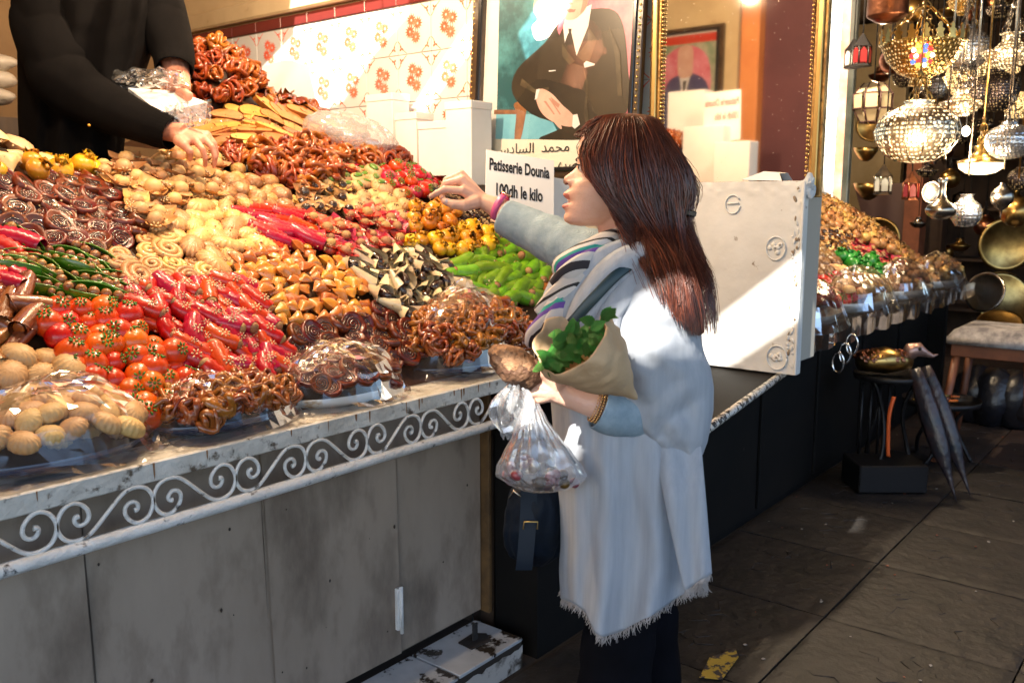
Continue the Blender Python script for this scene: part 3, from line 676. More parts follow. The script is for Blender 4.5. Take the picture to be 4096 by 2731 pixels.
def bedf(u, v):
    X = .2+u*2.62; Y = 1.80+v*(yback(X)-1.80); return (X, Y, hm(X, Y)-.022)
bed = thing('display_bed', 'sloping bed that carries the heaped sweets above the counter', 'display bed', (1.5, 2.2, .9))
obj('bed_surface', MB().add(gridf(60, 40, bedf)).add(box(.2, 2.60, .0, 1.70, 2.68, 1.45), 0, False).add(box(1.72, 3.4, .0, 2.82, 3.5, 1.6), 0, False), M_bed, bed)
def glz(name, c, c2=None, **k):
    c = tuple(a**1.12*.86 for a in c); c2 = tuple(a**1.12*.86 for a in c2) if c2 else None
    k.setdefault('rough', .3); k.setdefault('coat', .22); k.setdefault('var', .22); k.setdefault('bump', .25); k.setdefault('bs', 90)
    return mat(name, c, c2=c2 or tuple(a*.7 for a in c), ns=k.pop('ns', 45), **k)
G_org = glz('orange_marzipan', (.80, .11, .008), (.72, .075, .006), bump=.1); G_grn = glz('green_icing', (.10, .30, .015), (.06, .20, .01), rough=.4)
G_red = glz('red_marzipan', (.62, .010, .010), (.48, .007, .010), bump=.1, coat=.15); G_nut = glz('almond_paste', (.50, .30, .13), (.38, .20, .08), coat=0, rough=.6, bump=.6, bs=60)
G_crm = glz('pale_cream_icing', (.85, .66, .38), coat=.1); G_dough = glz('pale_baked_dough', (.78, .50, .22), (.60, .32, .11), coat=.1, rough=.42, ns=25)
G_gold = glz('golden_fried_dough', (.58, .25, .06), (.38, .12, .02), ns=28); G_amber = glz('amber_fried_dough', (.78, .33, .06), (.56, .18, .025), ns=22, coat=.6)
G_coil = glz('reddish_coil_rim', (.24, .038, .008), (.12, .016, .005), coat=.25); G_date = glz('black_date_paste', (.025, .010, .007), (.06, .02, .01), coat=.8, rough=.2, bump=1.2, bs=50)
G_choc = glz('honeyed_brown', (.46, .125, .018), (.17, .034, .007), coat=.35, rough=.25, ns=30); G_cig = glz('browned_roll', (.34, .12, .035), (.22, .06, .02), coat=.5)
G_yel = glz('yellow_marzipan', (.85, .50, .03), (.78, .38, .02)); G_amb2 = glz('amber_marzipan', (.72, .30, .02), (.60, .20, .015), coat=.6)
G_pod = glz('green_pod_shell', (.13, .32, .012), (.05, .19, .008), coat=.7, bump=.1); G_bean = glz('nut_bean', (.42, .20, .08), (.32, .13, .04), coat=.3)
G_lime = glz('lime_marzipan', (.26, .50, .03), (.18, .40, .02)); G_wht = glz('white_dough', (.82, .72, .50), (.74, .58, .34), coat=.2, ns=18)
G_cook = glz('plain_shortbread', (.70, .46, .23), (.60, .35, .15), coat=.0, rough=.5, ns=14); G_rust = glz('toasted_crust', (.42, .15, .03), coat=.1); G_toast = glz('toasted_slice', (.66, .34, .10), (.52, .22, .05), coat=0, rough=.5, ns=20)
G_rough = glz('crushed_nut_coat', (.55, .30, .12), (.36, .16, .05), coat=.3, bump=1.5, bs=45); G_pil = glz('smooth_pale_pillow', (.78, .58, .32), (.70, .46, .22), coat=.05, rough=.45, ns=12)
G_wal = glz('walnut_crumb', (.50, .36, .20), coat=0, rough=.7); G_pink = glz('pink_red_dough', (.78, .10, .10), (.66, .03, .04)); G_eye = glz('green_eye_paste', (.14, .26, .03), coat=.6)
# each builder returns a list of (part name or '', mesh); first entry is the body.  unit: metres, base on z=0
def star_flower(r, n=8, h=.004):
    mb = MB()
    for k in range(n): mb.add(sphere(r*.32, r*.15, h*.5, 6, 4), 0, True, T(0, 0, 0, rz=2*pi*k/n) @ T(r*.68, 0, 0))
    mb.add(sphere(r*.25, r*.25, h*.6, 6, 4)); return mb
PROTO = {}
def proto(key, fn, nvar=3):
    if key not in PROTO: PROTO[key] = [fn(random.Random(hash(key) % 1000 if False else sum(map(ord, key))+i*17), i) for i in range(nvar)]
    return PROTO[key]
def lum(rr, a=.06, s=18):
    o = rr.uniform(0, 50); return lambda p: 1 + a*noise.noise(Vector((p.x*s+o, p.y*s, p.z*s)))
def b_orange(rr, i, body=None, leaf=None, r=.028):
    body = body or G_org; leaf = leaf or G_grn
    b = one(sphere(r, r, r*.88, 16, 10, lum(rr)), M=T(0, 0, r*.6))
    s = star_flower(r*.52); a = rr.uniform(0, 6.3); tl = rr.uniform(0, .75)
    Ms = T(0, 0, r*.6) @ Matrix.Rotation(a, 4, 'Z') @ Matrix.Rotation(tl, 4, 'Y') @ T(0, 0, r*.90)
    return [('', b.mesh('marzipan_orange', [body])), ('green_star', MB().add((s.v, s.f), 0, True, Ms).mesh('green_star', [leaf]))]
def ribroll(rr, L, r, bend, n=11, ribs=True, mt=None, endm=None, name='roll'):
    b = MB(); pts = []; rad = []
    for k in range(n):
        t = k/(n-1)*2-1; pts.append((t*L/2, bend*t*t*L, r*.75 + .10*L*abs(bend)*t)); rad.append(r*(1-.18*t*t)*(1+(.17 if ribs and k % 2 else 0)))
    b.add(tube(pts, rad, 10, cap=False)); ends = []
    for sgn, q, rd in ((-1, pts[0], rad[0]), (1, pts[-1], rad[-1])): ends.append(one(sphere(r*.55, rd*.86, rd*.88, 10, 7, lum(rr, .12, 60)), M=T(*q)))
    out = [('', b.mesh(name, [mt]))]
    if endm: out += [('filling', e.mesh('filling', [endm])) for e in ends]
    return out
def b_redroll(rr, i):
    o = ribroll(rr, .068, .0165, rr.uniform(-.10, .10), 9, True, G_red, G_nut)
    s = star_flower(.011, 7); o.append(('flower', MB().add((s.v, s.f), 0, True, T(rr.uniform(-.01, .02), 0, .029, .15)).mesh('flower', [G_crm]))); return o
def b_redroll2(rr, i): return ribroll(rr, .085, .017, rr.uniform(-.12, .12), 17, True, G_red, None)
def b_green(rr, i): return ribroll(rr, .088, .0165, rr.uniform(-.12, .12), 23, True, G_lime, G_nut)
def b_tanroll(rr, i): return ribroll(rr, .07, .017, rr.uniform(-.06, .06), 17, True, G_gold, None)
def b_cigar(rr, i):
    L = rr.uniform(.085, .11); b = MB().add(tube([(-L/2, 0, .016), (0, .003, .017), (L/2, 0, .016)], [.0155, .017, .0155], 11, cap=False)).add(tube([(-L/2, 0, .016), (L/2, 0, .016)], .012, 9, cap=False))
    b.add(tube([(t*L, .0165*cos(t*9), .016+.0165*sin(t*9)) for t in [-.5+.1*k for k in range(11)]], .0016, 4)); return [('', b.mesh('cigar', [G_cig])), ('filling', MB().add(sphere(.004, .012, .012, 8, 5), 0, True, T(L/2-.006, 0, .016)).mesh('filling', [G_choc])), ('filling', MB().add(sphere(.004, .012, .012, 8, 5), 0, True, T(-L/2+.006, 0, .016)).mesh('filling', [G_choc]))]
def b_coil(rr, i):
    r = .027; rf = lambda a, k: 1+.05*sin(a*3+i*2)
    rim = one(lathe([(r*.80, .016), (r*.92, .019), (r*1.02, .015), (r*1.05, .008), (r*.95, .001), (0, 0)], 18, rf))
    d = MB().add(lathe([(0, .0125), (r*.4, .013), (r*.80, .014)], 14)); sp_ = [(r*.74*(1-k/26)*cos(k*.75), r*.74*(1-k/26)*sin(k*.75), .0155+.002*nz((k, i, 0), .9)) for k in range(25)]
    d.add(tube(sp_, .0022, 5)); return [('', rim.mesh('date_coil', [G_coil])), ('date_filling', d.mesh('date_filling', [G_date]))]
def b_spiral(rr, i):
    tot = 2*pi*rr.uniform(2.2, 2.6); n = 44; r0 = rr.uniform(.030, .036)
    pts = [((.004+(r0-.004)*(1-k/(n-1)))*cos(tot*k/n), (.004+(r0-.004)*(1-k/(n-1)))*sin(tot*k/n)*.92, .010+.004*(k/(n-1))) for k in range(n)]
    return [('', one(tube(pts, [.0068*(.75+.25*min(1, k/4)) for k in range(n)], 7)).mesh('spiral_cookie', [G_dough]))]
def b_dome(rr, i, mt=None, r=.028, eye=None):
    mt = mt or G_cook; N_ = 64
    rf = lambda a, k: 1 + (.045*cos(a*16) if 1 <= k <= 5 else 0)
    o = [('', one(lathe([(r*.8, 0), (r*.98, r*.22), (r, r*.45), (r*.86, r*.78), (r*.6, r*.98), (r*.28, r*1.08), (0, r*1.1)], N_, rf), M=T(s=(1.12, .92, 1))).mesh('ribbed_cookie', [mt]))]
    if eye: s = star_flower(r*.30, 6, .004); o.append(('icing_dot', MB().add((s.v, s.f), 0, True, T(0, 0, r*1.1)).mesh('icing_dot', [eye])))
    return o
def b_half(rr, i):
    N_ = 60
    return [('', one(lathe([(.024, 0), (.029, .007), (.028, .014), (.020, .022), (.010, .026), (0, .0265)], N_, lambda a, k: 1+(.10*cos(a*15) if k < 4 else 0)), M=T(s=(1.35, .82, .85))).mesh('half_moon_cookie', [G_dough]))]
def b_half_old(rr, i):
    def f(u, v):
        a = pi*u; r = .038*(1-v*.0); t = v*2-1
        rad = .036*abs(1); x = -cos(a)*rad*(.25+.75*(1-abs(t)**3*.0)); prof = sqrt(max(0, 1-t*t))
        rr_ = (v); y = sin(a)*.034*rr_; x = -cos(a)*.038*(.15+.85*rr_)
        z = .004 + .015*sin(pi*min(1, rr_*1.02))**.7*(sin(a)**.4 if sin(a) > 0 else 0) + (.0014*sin(a*34) if .45 < rr_ < .97 else 0)
        return (x, y-.014, z)
    return [('', one(gridf(52, 8, f)).add(gridf(20, 3, lambda u, v: (-cos(pi*u)*.037*(1-v*.9), sin(pi*u)*.033*(1-v)-.014, .004))).mesh('half_moon_cookie', [G_dough]))]
def b_tri(rr, i, mt=None, s=.034, h=.42):
    mt = mt or G_amber; N_ = 7; v = []; f = []
    A_ = [Vector((s*cos(a), s*sin(a)*.85, 0)) for a in (pi/2, pi/2+2.1, pi/2-2.1)]
    idx = {}
    for side in (1, -1):
        for a in range(N_+1):
            for b in range(N_+1-a):
                c = N_-a-b; w_ = (a/N_, b/N_, c/N_); p = A_[0]*w_[0]+A_[1]*w_[1]+A_[2]*w_[2]
                th_ = (27*w_[0]*w_[1]*w_[2])**.55*s*h; p = Vector((p.x, p.y, side*th_ + .35*s*(max(w_)**3)*(.3 if side else 0)))
                p *= 1+.07*nz(p, 60, i+3.1); idx[(side, a, b)] = len(v); v.append(p+Vector((0, 0, s*h)))
    for side in (1, -1):
        for a in range(N_):
            for b in range(N_-a):
                q = (idx[(side, a, b)], idx[(side, a+1, b)], idx[(side, a, b+1)]); f.append(q if side == 1 else q[::-1])
                if a+b < N_-1: q = (idx[(side, a+1, b)], idx[(side, a+1, b+1)], idx[(side, a, b+1)]); f.append(q if side == 1 else q[::-1])
    return [('', one((v, f)).mesh('triangle_pastry', [mt]))]
def petal(L, wd, lift, curl, n=5):
    return gridf(n, 6, lambda u, v: (v*L, (u-.5)*wd*sin(pi*min(1, .15+v*.9))**.8*1.0 if v < .98 else 0, lift*v**1.5 + curl*(4*(u-.5)**2)*(1-v)))
def b_star(rr, i, mt=None, cen=None, tip=None, sc=1.0, pr=None):
    mt = mt or G_dough; cen = cen or G_nut; b = MB()
    for k in range(4 if pr is None else pr):
        b.add(petal(.036*sc, .034*sc, rr.uniform(.012, .026)*sc, .016*sc), 0, True, T(0, 0, .008, rz=2*pi*k/(4 if pr is None else pr)+rr.uniform(-.12, .12)))
    b.add(lathe([(.0, .0), (.017*sc, .002), (.019*sc, .010*sc), (.015*sc, .019*sc)], 12, lambda a, k: 1+.16*sin(2*a) if k > 1 else 1))
    o = [('', b.mesh('star_pastry', [mt])), ('filling', one(sphere(.015*sc, .014*sc, .012*sc, 9, 6, lum(rr, .1, 50)), M=T(0, 0, .022*sc)).mesh('filling', [cen]))]
    if tip: s = star_flower(.010*sc, 7); o.append(('flower', MB().add((s.v, s.f), 0, True, T(.022*sc, 0, .023*sc, 0, .4)).mesh('flower', [tip])))
    return o
def b_pod(rr, i):
    L = .092; c = rr.uniform(-.10, .10)
    def f(u, v):
        t = u*2-1; w_ = .017*(1-abs(t)**2.6)+.0005; a = -.75+v*(pi+1.5); return (t*L/2, c*t*t*L + w_*cos(a)*-1, .014 - w_*1.05*sin(a))
    sh = one(gridf(15, 8, f)); p = MB()
    for k in range(5): t = (k-2)/2.6; p.add(sphere(.0092*(1-.25*t*t), seg=8, rings=6), 0, True, T(t*L/2, c*t*t*L, .0190))
    sh.add(tube([f(k/14, 0) for k in range(15)], .0014, 4)).add(tube([f(k/14, 1) for k in range(15)], .0014, 4))
    return [('', sh.mesh('pea_pod', [G_pod])), ('pea', p.mesh('pea', [G_bean]))]
def b_podback(rr, i):
    o = b_pod(rr, i); M_ = T(0, 0, .028, rx=pi*.75)
    out = []
    for nme, me in o: me.transform(M_); out.append((nme, me))
    return out
def b_pouch(rr, i, mt=None, r=.023):
    mt = mt or G_yel; b = one(sphere(r, r, r*.85, 14, 9, lum(rr, .08)), M=T(0, 0, r*.75))
    b.add(lathe([(r*.35, r*1.35), (r*.28, r*1.48), (r*.42, r*1.66), (r*.55, r*1.74)], 16, lambda a, k: 1+(.25*sin(a*5+i) if k > 1 else 0), lambda a, k: (.006*sin(a*7+i) if k > 1 else 0)))
    for k in range(5): b.add(sphere(r*.2, seg=6, rings=4), 0, True, T(rr.uniform(-.35, .35)*r, rr.uniform(-.35, .35)*r, r*1.66))
    tl = rr.uniform(.2, 1.0); return [('', MB().add((b.v, b.f), 0, True, T(0, 0, r*.2, tl, 0, rr.uniform(0, 6))).mesh('pouch', [mt]))]
def b_cheb(rr, i, mt=None, r=.034):
    mt = mt or G_choc; b = MB()
    for q in range(6):
        a0 = rr.uniform(0, 6.3); n = 16; tl = rr.uniform(-.6, .6); t2 = rr.uniform(-.6, .6); ra = r*rr.uniform(.35, .85)
        pts = [Vector((ra*cos(2*pi*k/n+a0), ra*.75*sin(2*pi*k/n+a0), .012*sin(4*pi*k/n+a0)*1.2)) for k in range(n)]
        Mq = T(rr.uniform(-.010, .010), rr.uniform(-.010, .010), .012+.004*q, tl*1.3, t2*1.3, rr.uniform(0, 6))
        b.add(tube([Mq @ p for p in pts], [.0052*(1+.6*nz((k, q, i), .9)) for k in range(n)], 6, flat=1.7, closed=True))
    b.add(sphere(.018, .018, .011, 9, 6, lum(rr, .3, 60)), 0, True, T(0, 0, .014)); return [('', b.mesh('sesame_knot', [mt]))]
def b_cone(rr, i):
    def f(u, v):
        a = -2.75+5.5*u; r = .006+.017*v; return (-.030+.058*v - .012*(u-.5)**2*4*v, r*sin(a), .019 - r*cos(a)*.85)
    o = [('', one(gridf(15, 7, f)).mesh('folded_cone', [G_wht]))]
    o.append(('date_filling', one(sphere(.024, .012, .012, 12, 8, lum(rr, .12, 50)), M=T(.015, 0, .020, s=(.85, .85, .9))).mesh('date_filling', [G_date]))); return o
def b_slice(rr, i):
    L, W_ = .046, .024; n = 20; out = []
    pl = [(L*cos(2*pi*k/n)*(1 if True else 1), W_*(sin(2*pi*k/n) if sin(2*pi*k/n) > -.45 else -.5)) for k in range(n)]
    return [('', one(prism([(x*.96, y*.96) for x, y in pl], 0, .0125), False).mesh('toasted_slice', [G_toast])), ('crust', MB().add(gridf(n, 3, lambda u, v: (pl[int(round(u*n)) % n][0], pl[int(round(u*n)) % n][1], .0005+v*.0115), closeu=True), 0, False).mesh('crust', [G_rust]))]
def b_roughball(rr, i): return [('', one(sphere(.026, .023, .02, 16, 11, lambda p: 1+.16*nz(p, 70, i)+.08*nz(p, 160, i)), M=T(0, 0, .015)).mesh('nut_ball', [G_rough]))]
def b_pillow(rr, i):
    return b_tri(rr, i+7, G_pil, .062, .34)
def b_datewal(rr, i):
    b = one(sphere(.026, .018, .016, 12, 8, lum(rr, .1, 50)), M=T(0, 0, .013)); c = MB()
    for k in range(7): c.add(sphere(.005, .004, .003, 5, 4), 0, False, T(rr.uniform(-.012, .012), rr.uniform(-.007, .007), .029, rr.uniform(0, 3), rr.uniform(0, 3)))
    return [('', b.mesh('stuffed_date', [G_date])), ('walnut_crumb', c.mesh('walnut_crumb', [G_wal]))]
def b_eye(rr, i):
    o = b_dome(rr, i, G_cook, .024); o.append(('green_eye', one(sphere(.016, .010, .006, 9, 6), M=T(0, 0, .025)).mesh('green_eye', [G_eye]))); return o
def b_strip(rr, i):
    n = 8; a = rr.uniform(0, 6); return [('', one(gridf(n, 5, lambda u, v: ((u-.5)*.09, (v-.5)*.035, .012+.014*sin(u*5+a)+.008*cos(v*6+a)))).add(gridf(n, 5, lambda u, v: ((u-.5)*.088, (.5-v)*.034, .008+.014*sin(u*5+a)+.008*cos((1-v)*6+a)))).mesh('fried_strip', [G_choc]))]
def var(fn, *a, **k): return lambda rr, i: fn(rr, i, *a, **k)
def b_rednut(rr, i): return b_star(rr, i, G_pink, G_nut, G_crm, .9, 4)
def b_blackstar(rr, i): return b_star(rr, i, G_dough, G_date, G_date, .9, 5)
def b_crstar(rr, i): return b_star(rr, i, G_dough, G_cook, G_crm, 1.05, 4)
KINDS = [
 # key, builder, spacing, name, category, label, group, overview polygon
 ('pil', b_pillow, .070, 'pillow_pastry', 'pastry', 'large smooth pale three-cornered pastry heaped at the left beside the seller', 'pale pillow pastries', [(-60, 270), (130, 325), (185, 365), (175, 385), (-60, 385)]),
 ('pch', var(b_pouch, G_yel), .040, 'marzipan_pouch', 'sweet', 'yellow marzipan pouch with ruffled top between pale pillows and dark date coils', 'yellow pouches at the left', [(-60, 378), (235, 385), (240, 408), (-60, 418)]),
 ('coi', b_coil, .042, 'date_coil', 'pastry', 'dark date coil with reddish rim in the big dark heap at the left', 'date coils in the left heap', [(-60, 418), (120, 395), (250, 405), (320, 520), (290, 560), (140, 565), (60, 555), (-60, 530)]),
 ('cst', b_crstar, .044, 'star_pastry', 'pastry', 'cream star pastry with open nut centre under the hand of the seller', 'cream star pastries', [(180, 355), (480, 365), (520, 400), (480, 460), (380, 525), (300, 500), (245, 440)]),
 ('rgh', b_roughball, .042, 'nut_ball', 'sweet', 'rough nut coated ball between star pastries and red rolls', 'nut coated balls', [(500, 395), (600, 390), (680, 460), (660, 495), (540, 485), (490, 450)]),
 ('hlf', b_half, .046, 'half_moon_cookie', 'cookie', 'ribbed half moon cookie between the spirals and the star pastries', 'half moon cookies', [(350, 500), (480, 450), (560, 490), (600, 560), (530, 590), (500, 640), (430, 570), (380, 530)]),
 ('spi', b_spiral, .056, 'spiral_cookie', 'cookie', 'golden rolled spiral cookie above the green pods and red rolls', 'spiral cookies', [(230, 560), (350, 530), (410, 560), (480, 600), (490, 650), (300, 665), (260, 610)]),
 ('rl1', b_redroll2, .044, 'red_roll', 'sweet', 'plain ribbed red roll at the left edge beside the green pods', 'red rolls at the left edge', [(-60, 520), (45, 530), (58, 600), (35, 665), (-60, 675)]),
 ('pod', b_pod, .046, 'pea_pod_sweet', 'sweet', 'green pod shaped sweet with nut peas in the patch above the oranges', 'green pea pod sweets', [(40, 565), (130, 570), (240, 600), (275, 640), (270, 690), (140, 700), (50, 680), (30, 620)]),
 ('cig', b_cigar, .042, 'cigar_pastry', 'pastry', 'browned rolled cigar pastry at the left edge beside the oranges', 'brown cigar pastries', [(-60, 675), (80, 690), (95, 760), (80, 800), (-60, 815)]),
 ('org', b_orange, .044, 'marzipan_orange', 'sweet', 'shiny marzipan orange with a green star in the orange heap', 'marzipan oranges', [(80, 705), (240, 690), (300, 700), (390, 800), (420, 860), (400, 900), (310, 970), (250, 940), (180, 870), (95, 800)]),
 ('rl2', b_redroll, .038, 'red_roll', 'sweet', 'red marzipan roll with almond end and cream flower beside the oranges', 'red rolls with almond ends', [(275, 640), (550, 640), (655, 790), (600, 880), (440, 880), (395, 800), (330, 720)]),
 ('shl', var(b_dome, G_cook, .031), .055, 'ribbed_cookie', 'cookie', 'round ribbed shortbread below the cigars at the lower left', 'loose ribbed shortbreads', [(-60, 815), (100, 800), (180, 870), (250, 940), (270, 980), (-60, 940)]),
 ('rd3', b_redroll2, .042, 'red_roll', 'sweet', 'long ribbed red roll in the small patch above the triangles', 'red rolls in the middle', [(530, 480), (690, 480), (725, 555), (640, 580), (560, 500)]),
 ('tri', b_tri, .038, 'triangle_pastry', 'pastry', 'glossy amber triangle pastry in the large middle heap', 'amber triangle pastries', [(500, 600), (590, 580), (700, 560), (800, 620), (860, 700), (840, 730), (650, 760), (560, 650)]),
 ('co2', b_coil, .042, 'date_coil', 'pastry', 'dark date coil in the narrow row below the triangles', 'date coils below the triangles', [(640, 760), (740, 722), (880, 705), (960, 750), (940, 800), (660, 810)]),
 ('bst', b_blackstar, .046, 'star_pastry', 'pastry', 'small star pastry with black date centre above the red stars', 'black centred star pastries', [(670, 440), (790, 430), (800, 480), (740, 512), (680, 485)]),
 ('rst', b_rednut, .046, 'red_star_pastry', 'pastry', 'red star pastry with nut centre and cream flower in the middle', 'red star pastries', [(700, 512), (840, 475), (940, 505), (935, 560), (800, 605), (730, 590)]),
 ('dom', var(b_dome, G_cook, .024, G_date), .042, 'ribbed_cookie', 'cookie', 'small beige ribbed cookie with a dark dot near the pointing hand', 'ribbed cookies with dark dots', [(800, 480), (830, 432), (950, 445), (945, 505), (860, 480)]),
 ('eye', b_eye, .040, 'green_eyed_cookie', 'cookie', 'beige ribbed cookie with green centre beside the small red apples', 'green centred cookies', [(715, 410), (810, 388), (890, 405), (870, 440), (760, 432)]),
 ('tom', var(b_orange, G_red, G_grn, .026), .046, 'marzipan_apple', 'sweet', 'small red marzipan apple with a green star near the pointing hand', 'red marzipan apples', [(880, 400), (975, 383), (995, 430), (960, 462), (890, 440)]),
 ('chr', b_cheb, .046, 'sesame_knot', 'pastry', 'sticky brown knotted pastry in the heap before the white cartons', 'brown knots before the cartons', [(500, 372), (560, 350), (720, 330), (800, 305), (960, 295), (1100, 345), (1130, 450), (1060, 430), (1000, 400), (900, 375), (840, 380), (700, 430), (620, 420), (560, 392)]),
 ('rfl', b_rednut, .046, 'red_star_pastry', 'pastry', 'red and pink star pastry with cream flower before the toasted slices', 'red star pastries at the back', [(610, 345), (780, 345), (840, 370), (825, 392), (740, 408), (640, 385)]),
 ('sli', b_slice, .046, 'toasted_slice', 'cookie', 'toasted golden slice with brown crust beside the clear plastic bag', 'toasted slices', [(470, 262), (620, 235), (790, 290), (740, 335), (600, 345), (490, 340)]),
 ('chl', var(b_cheb, None, .042), .052, 'sesame_knot', 'pastry', 'sticky brown knotted pastry in the tall pile beside the seller', 'brown knots in the tall pile', [(400, 120), (520, 120), (610, 190), (600, 225), (480, 258), (400, 220)]),
 ('str', b_strip, .046, 'fried_strip', 'pastry', 'folded brown fried strip in the pile under the sunlit tiles', 'brown fried strips', [(590, 225), (600, 205), (700, 190), (840, 205), (830, 245), (700, 262), (600, 240)]),
 ('amp', var(b_pouch, G_amb2), .042, 'marzipan_pouch', 'sweet', 'amber marzipan pouch with ruffled top near the black dates', 'amber pouches', [(930, 480), (1000, 462), (1080, 510), (1000, 545), (940, 540)]),
 ('ylp', var(b_pouch, G_yel), .042, 'marzipan_pouch', 'sweet', 'bright yellow marzipan pouch above the green rolls', 'yellow pouches at the right', [(940, 545), (1010, 535), (1080, 515), (1115, 555), (1090, 590), (1010, 600)]),
 ('dat', b_datewal, .038, 'stuffed_date', 'sweet', 'black date with walnut crumbs under the pointing hand', 'dates with walnut crumbs', [(985, 435), (1080, 480), (1160, 520), (1140, 565), (1060, 520), (1000, 480)]),
 ('con', b_cone, .037, 'folded_cone', 'pastry', 'white folded cone filled with black date paste above the wrapped plate', 'black and white cones', [(780, 615), (860, 580), (950, 568), (1040, 620), (1080, 670), (1010, 720), (920, 745), (840, 690), (850, 650)]),
 ('gre', b_green, .042, 'green_roll', 'sweet', 'bright green ribbed roll with nut end beside the wrapped plate', 'green ribbed rolls', [(1000, 600), (1160, 550), (1255, 600), (1245, 650), (1100, 680), (1030, 650)]),
 ('tan', b_tanroll, .040, 'tan_roll', 'cookie', 'tan ribbed roll behind the green rolls under the outstretched sleeve', 'tan ribbed rolls', [(1145, 520), (1220, 560), (1400, 600), (1400, 680), (1250, 650), (1240, 600), (1170, 555)]),
]
def sdist(p, poly):
    d = 1e9; n = len(poly)
    for i in range(n):
        a, b = poly[i], poly[(i+1) % n]; dx, dy = b[0]-a[0], b[1]-a[1]; t = max(0, min(1, ((p[0]-a[0])*dx+(p[1]-a[1])*dy)/(dx*dx+dy*dy)))
        d = min(d, sqrt((p[0]-a[0]-t*dx)**2+(p[1]-a[1]-t*dy)**2))
    return -d if inside(p, poly) else d
POLY = [[(a*K, b*K) for a, b in k[7]] for k in KINDS]
def make(key, i, name, label, cat, group, M):
    pv = proto(key, KB[key]); pt = pv[i % len(pv)]
    o = D.objects.new(name, pt[0][1]); col.objects.link(o); o.matrix_world = M; tag(o, label, cat, group)
    for nme, me in pt[1:]:
        c = D.objects.new(nme, me); col.objects.link(c); c.parent = o
    return o
KB = {k[0]: k[1] for k in KINDS}
def align(p, n, yaw, tilt=0, ta=0, s=1):
    n = Vector(n).normalized(); x = Vector((cos(yaw), sin(yaw), 0)); x = (x-n*x.dot(n)).normalized(); y = n.cross(x)
    q = Matrix(((x.x, y.x, n.x, 0), (x.y, y.y, n.y, 0), (x.z, y.z, n.z, 0), (0, 0, 0, 1)))
    return Matrix.Translation(p) @ Matrix.Rotation(tilt, 4, Vector((cos(ta), sin(ta), 0))) @ q @ Matrix.Scale(s, 4)
def keep(px, py): return py < 560
count = {}
SCL = dict(coi=1.3, co2=1.25, spi=1.25, cst=1.5, chr=1.25, chl=1.15, sli=1.35, hlf=1.3, rgh=1.25, tri=1.15, con=1.45, rl2=1.2, rl1=1.3, rd3=1.2, pod=1.35, cig=1.25, gre=1.3, dom=1.25, rst=1.3, bst=1.3, rfl=1.2, pch=1.4, tan=1.25, amp=1.2, ylp=1.25, tom=1.15, org=1.1, dat=1.2, eye=1.2, shl=1.1)
FLATK = ('sli', 'cst', 'bst', 'rst', 'rfl', 'spi', 'hlf')

for ki, kd in enumerate(KINDS):
    key, fn, sp0, name, cat, label, group, _ = kd
    sp0 *= SCL.get(key, 1)**.9
    Y = 1.82; row = 0
    while Y < 3.5:
        X = .3 + (row % 2)*sp0/2
        while X < 2.80:
            if Y < yback(X)-.02:
                x, y = X+R.uniform(-.16, .16)*sp0, Y+R.uniform(-.12, .12)*sp0
                n = hn(x, y); p = Vector((x, y, hm(x, y))); px, py, z = proj(p + n*.012)
                if -30 < px < 640:
                    ds = [sdist((px, py), pl) for pl in POLY]; j = min(range(len(ds)), key=lambda a: ds[a])
                    if j == ki and ds[j] < 14:
                        lift = R.uniform(-.008, .011)
                        yaw = R.uniform(0, 6.3)
                        if key in ('rl2',): yaw = radians(-75)+R.uniform(-.5, .5)
                        if key in ('gre', 'tan'): yaw = radians(195)+R.uniform(-.5, .5)
                        if key in ('rl1', 'rd3'): yaw = radians(-35)+R.uniform(-.5, .5)
                        if key in ('con',): yaw = radians(-95)+R.uniform(-1.0, 1.0)
                        if key in ('pod',): yaw = radians(-45)+R.uniform(-.6, .6)
                        if key == 'sli': yaw = radians(-35)+R.uniform(-.5, .5)
                        tilt = R.uniform(0, .22) if key in FLATK else R.uniform(0, .35) if key not in ('tri', 'cheb', 'str', 'sli', 'con', 'coi', 'co2') else R.uniform(.0, .65)
                        make(key, R.randrange(3), name, label, cat, group, align(p+n*lift, n, yaw, tilt, R.uniform(0, 6.3), SCL.get(key, 1)*R.uniform(.82, 1.2)))
                        count[key] = count.get(key, 0)+1
            X += sp0*R.uniform(.95, 1.05)
        ym = min(Y, 3.4); g_ = (hm(1.7, ym+.02)-hm(1.7, ym-.02))/.04
        Y += sp0*.86/sqrt(1+g_*g_); row += 1
# pile and sign at the left end of the stall, seen in the mirror
for k in range(90):
    a = R.uniform(0, 6.3); r_ = sqrt(R.random())*.30; x, y = .35+r_*cos(a)*.9, 2.95+r_*sin(a)*.7
    make('chl', R.randrange(3), 'sesame_knot', 'sticky brown knotted pastry in the pile seen only in the mirror', 'pastry', 'brown knots at the left end', align(Vector((x, y, 1.50+.34*(1-(r_/.32)**2))), Vector((x-.35, y-2.95, .4)), R.uniform(0, 6), 0, 0, 1.3))
for k in range(30):
    x, y = R.uniform(.75, 1.15), R.uniform(2.35, 2.62); 
tag(obj('left_ledge', MB().add(box(-.45, 2.72, .9, .72, 3.3, 1.50), 0, False), M_bed), 'dark ledge at the left end of the stall carrying the brown pile', 'ledge')
def vx(px, py, Xv): p = onX(px, py, Xv); return Vector((2*2.836-p.x, p.y, p.z))
qa, qb, qc = vx(704, 93, 5.25), vx(741, 89, 5.25), vx(744, 139, 5.25)
W3 = (qa-qb).length; Mq, _w = board_frame(qb, qa, qc-qb)
s3 = thing('price_sign', 'white card sign with red lettering seen only in the mirror', 'sign', qb)
obj('card', MB().add(bbox(0, -.30, -.003, _w, 0, 0, .001), 0, False, Mq), M_paper, s3)
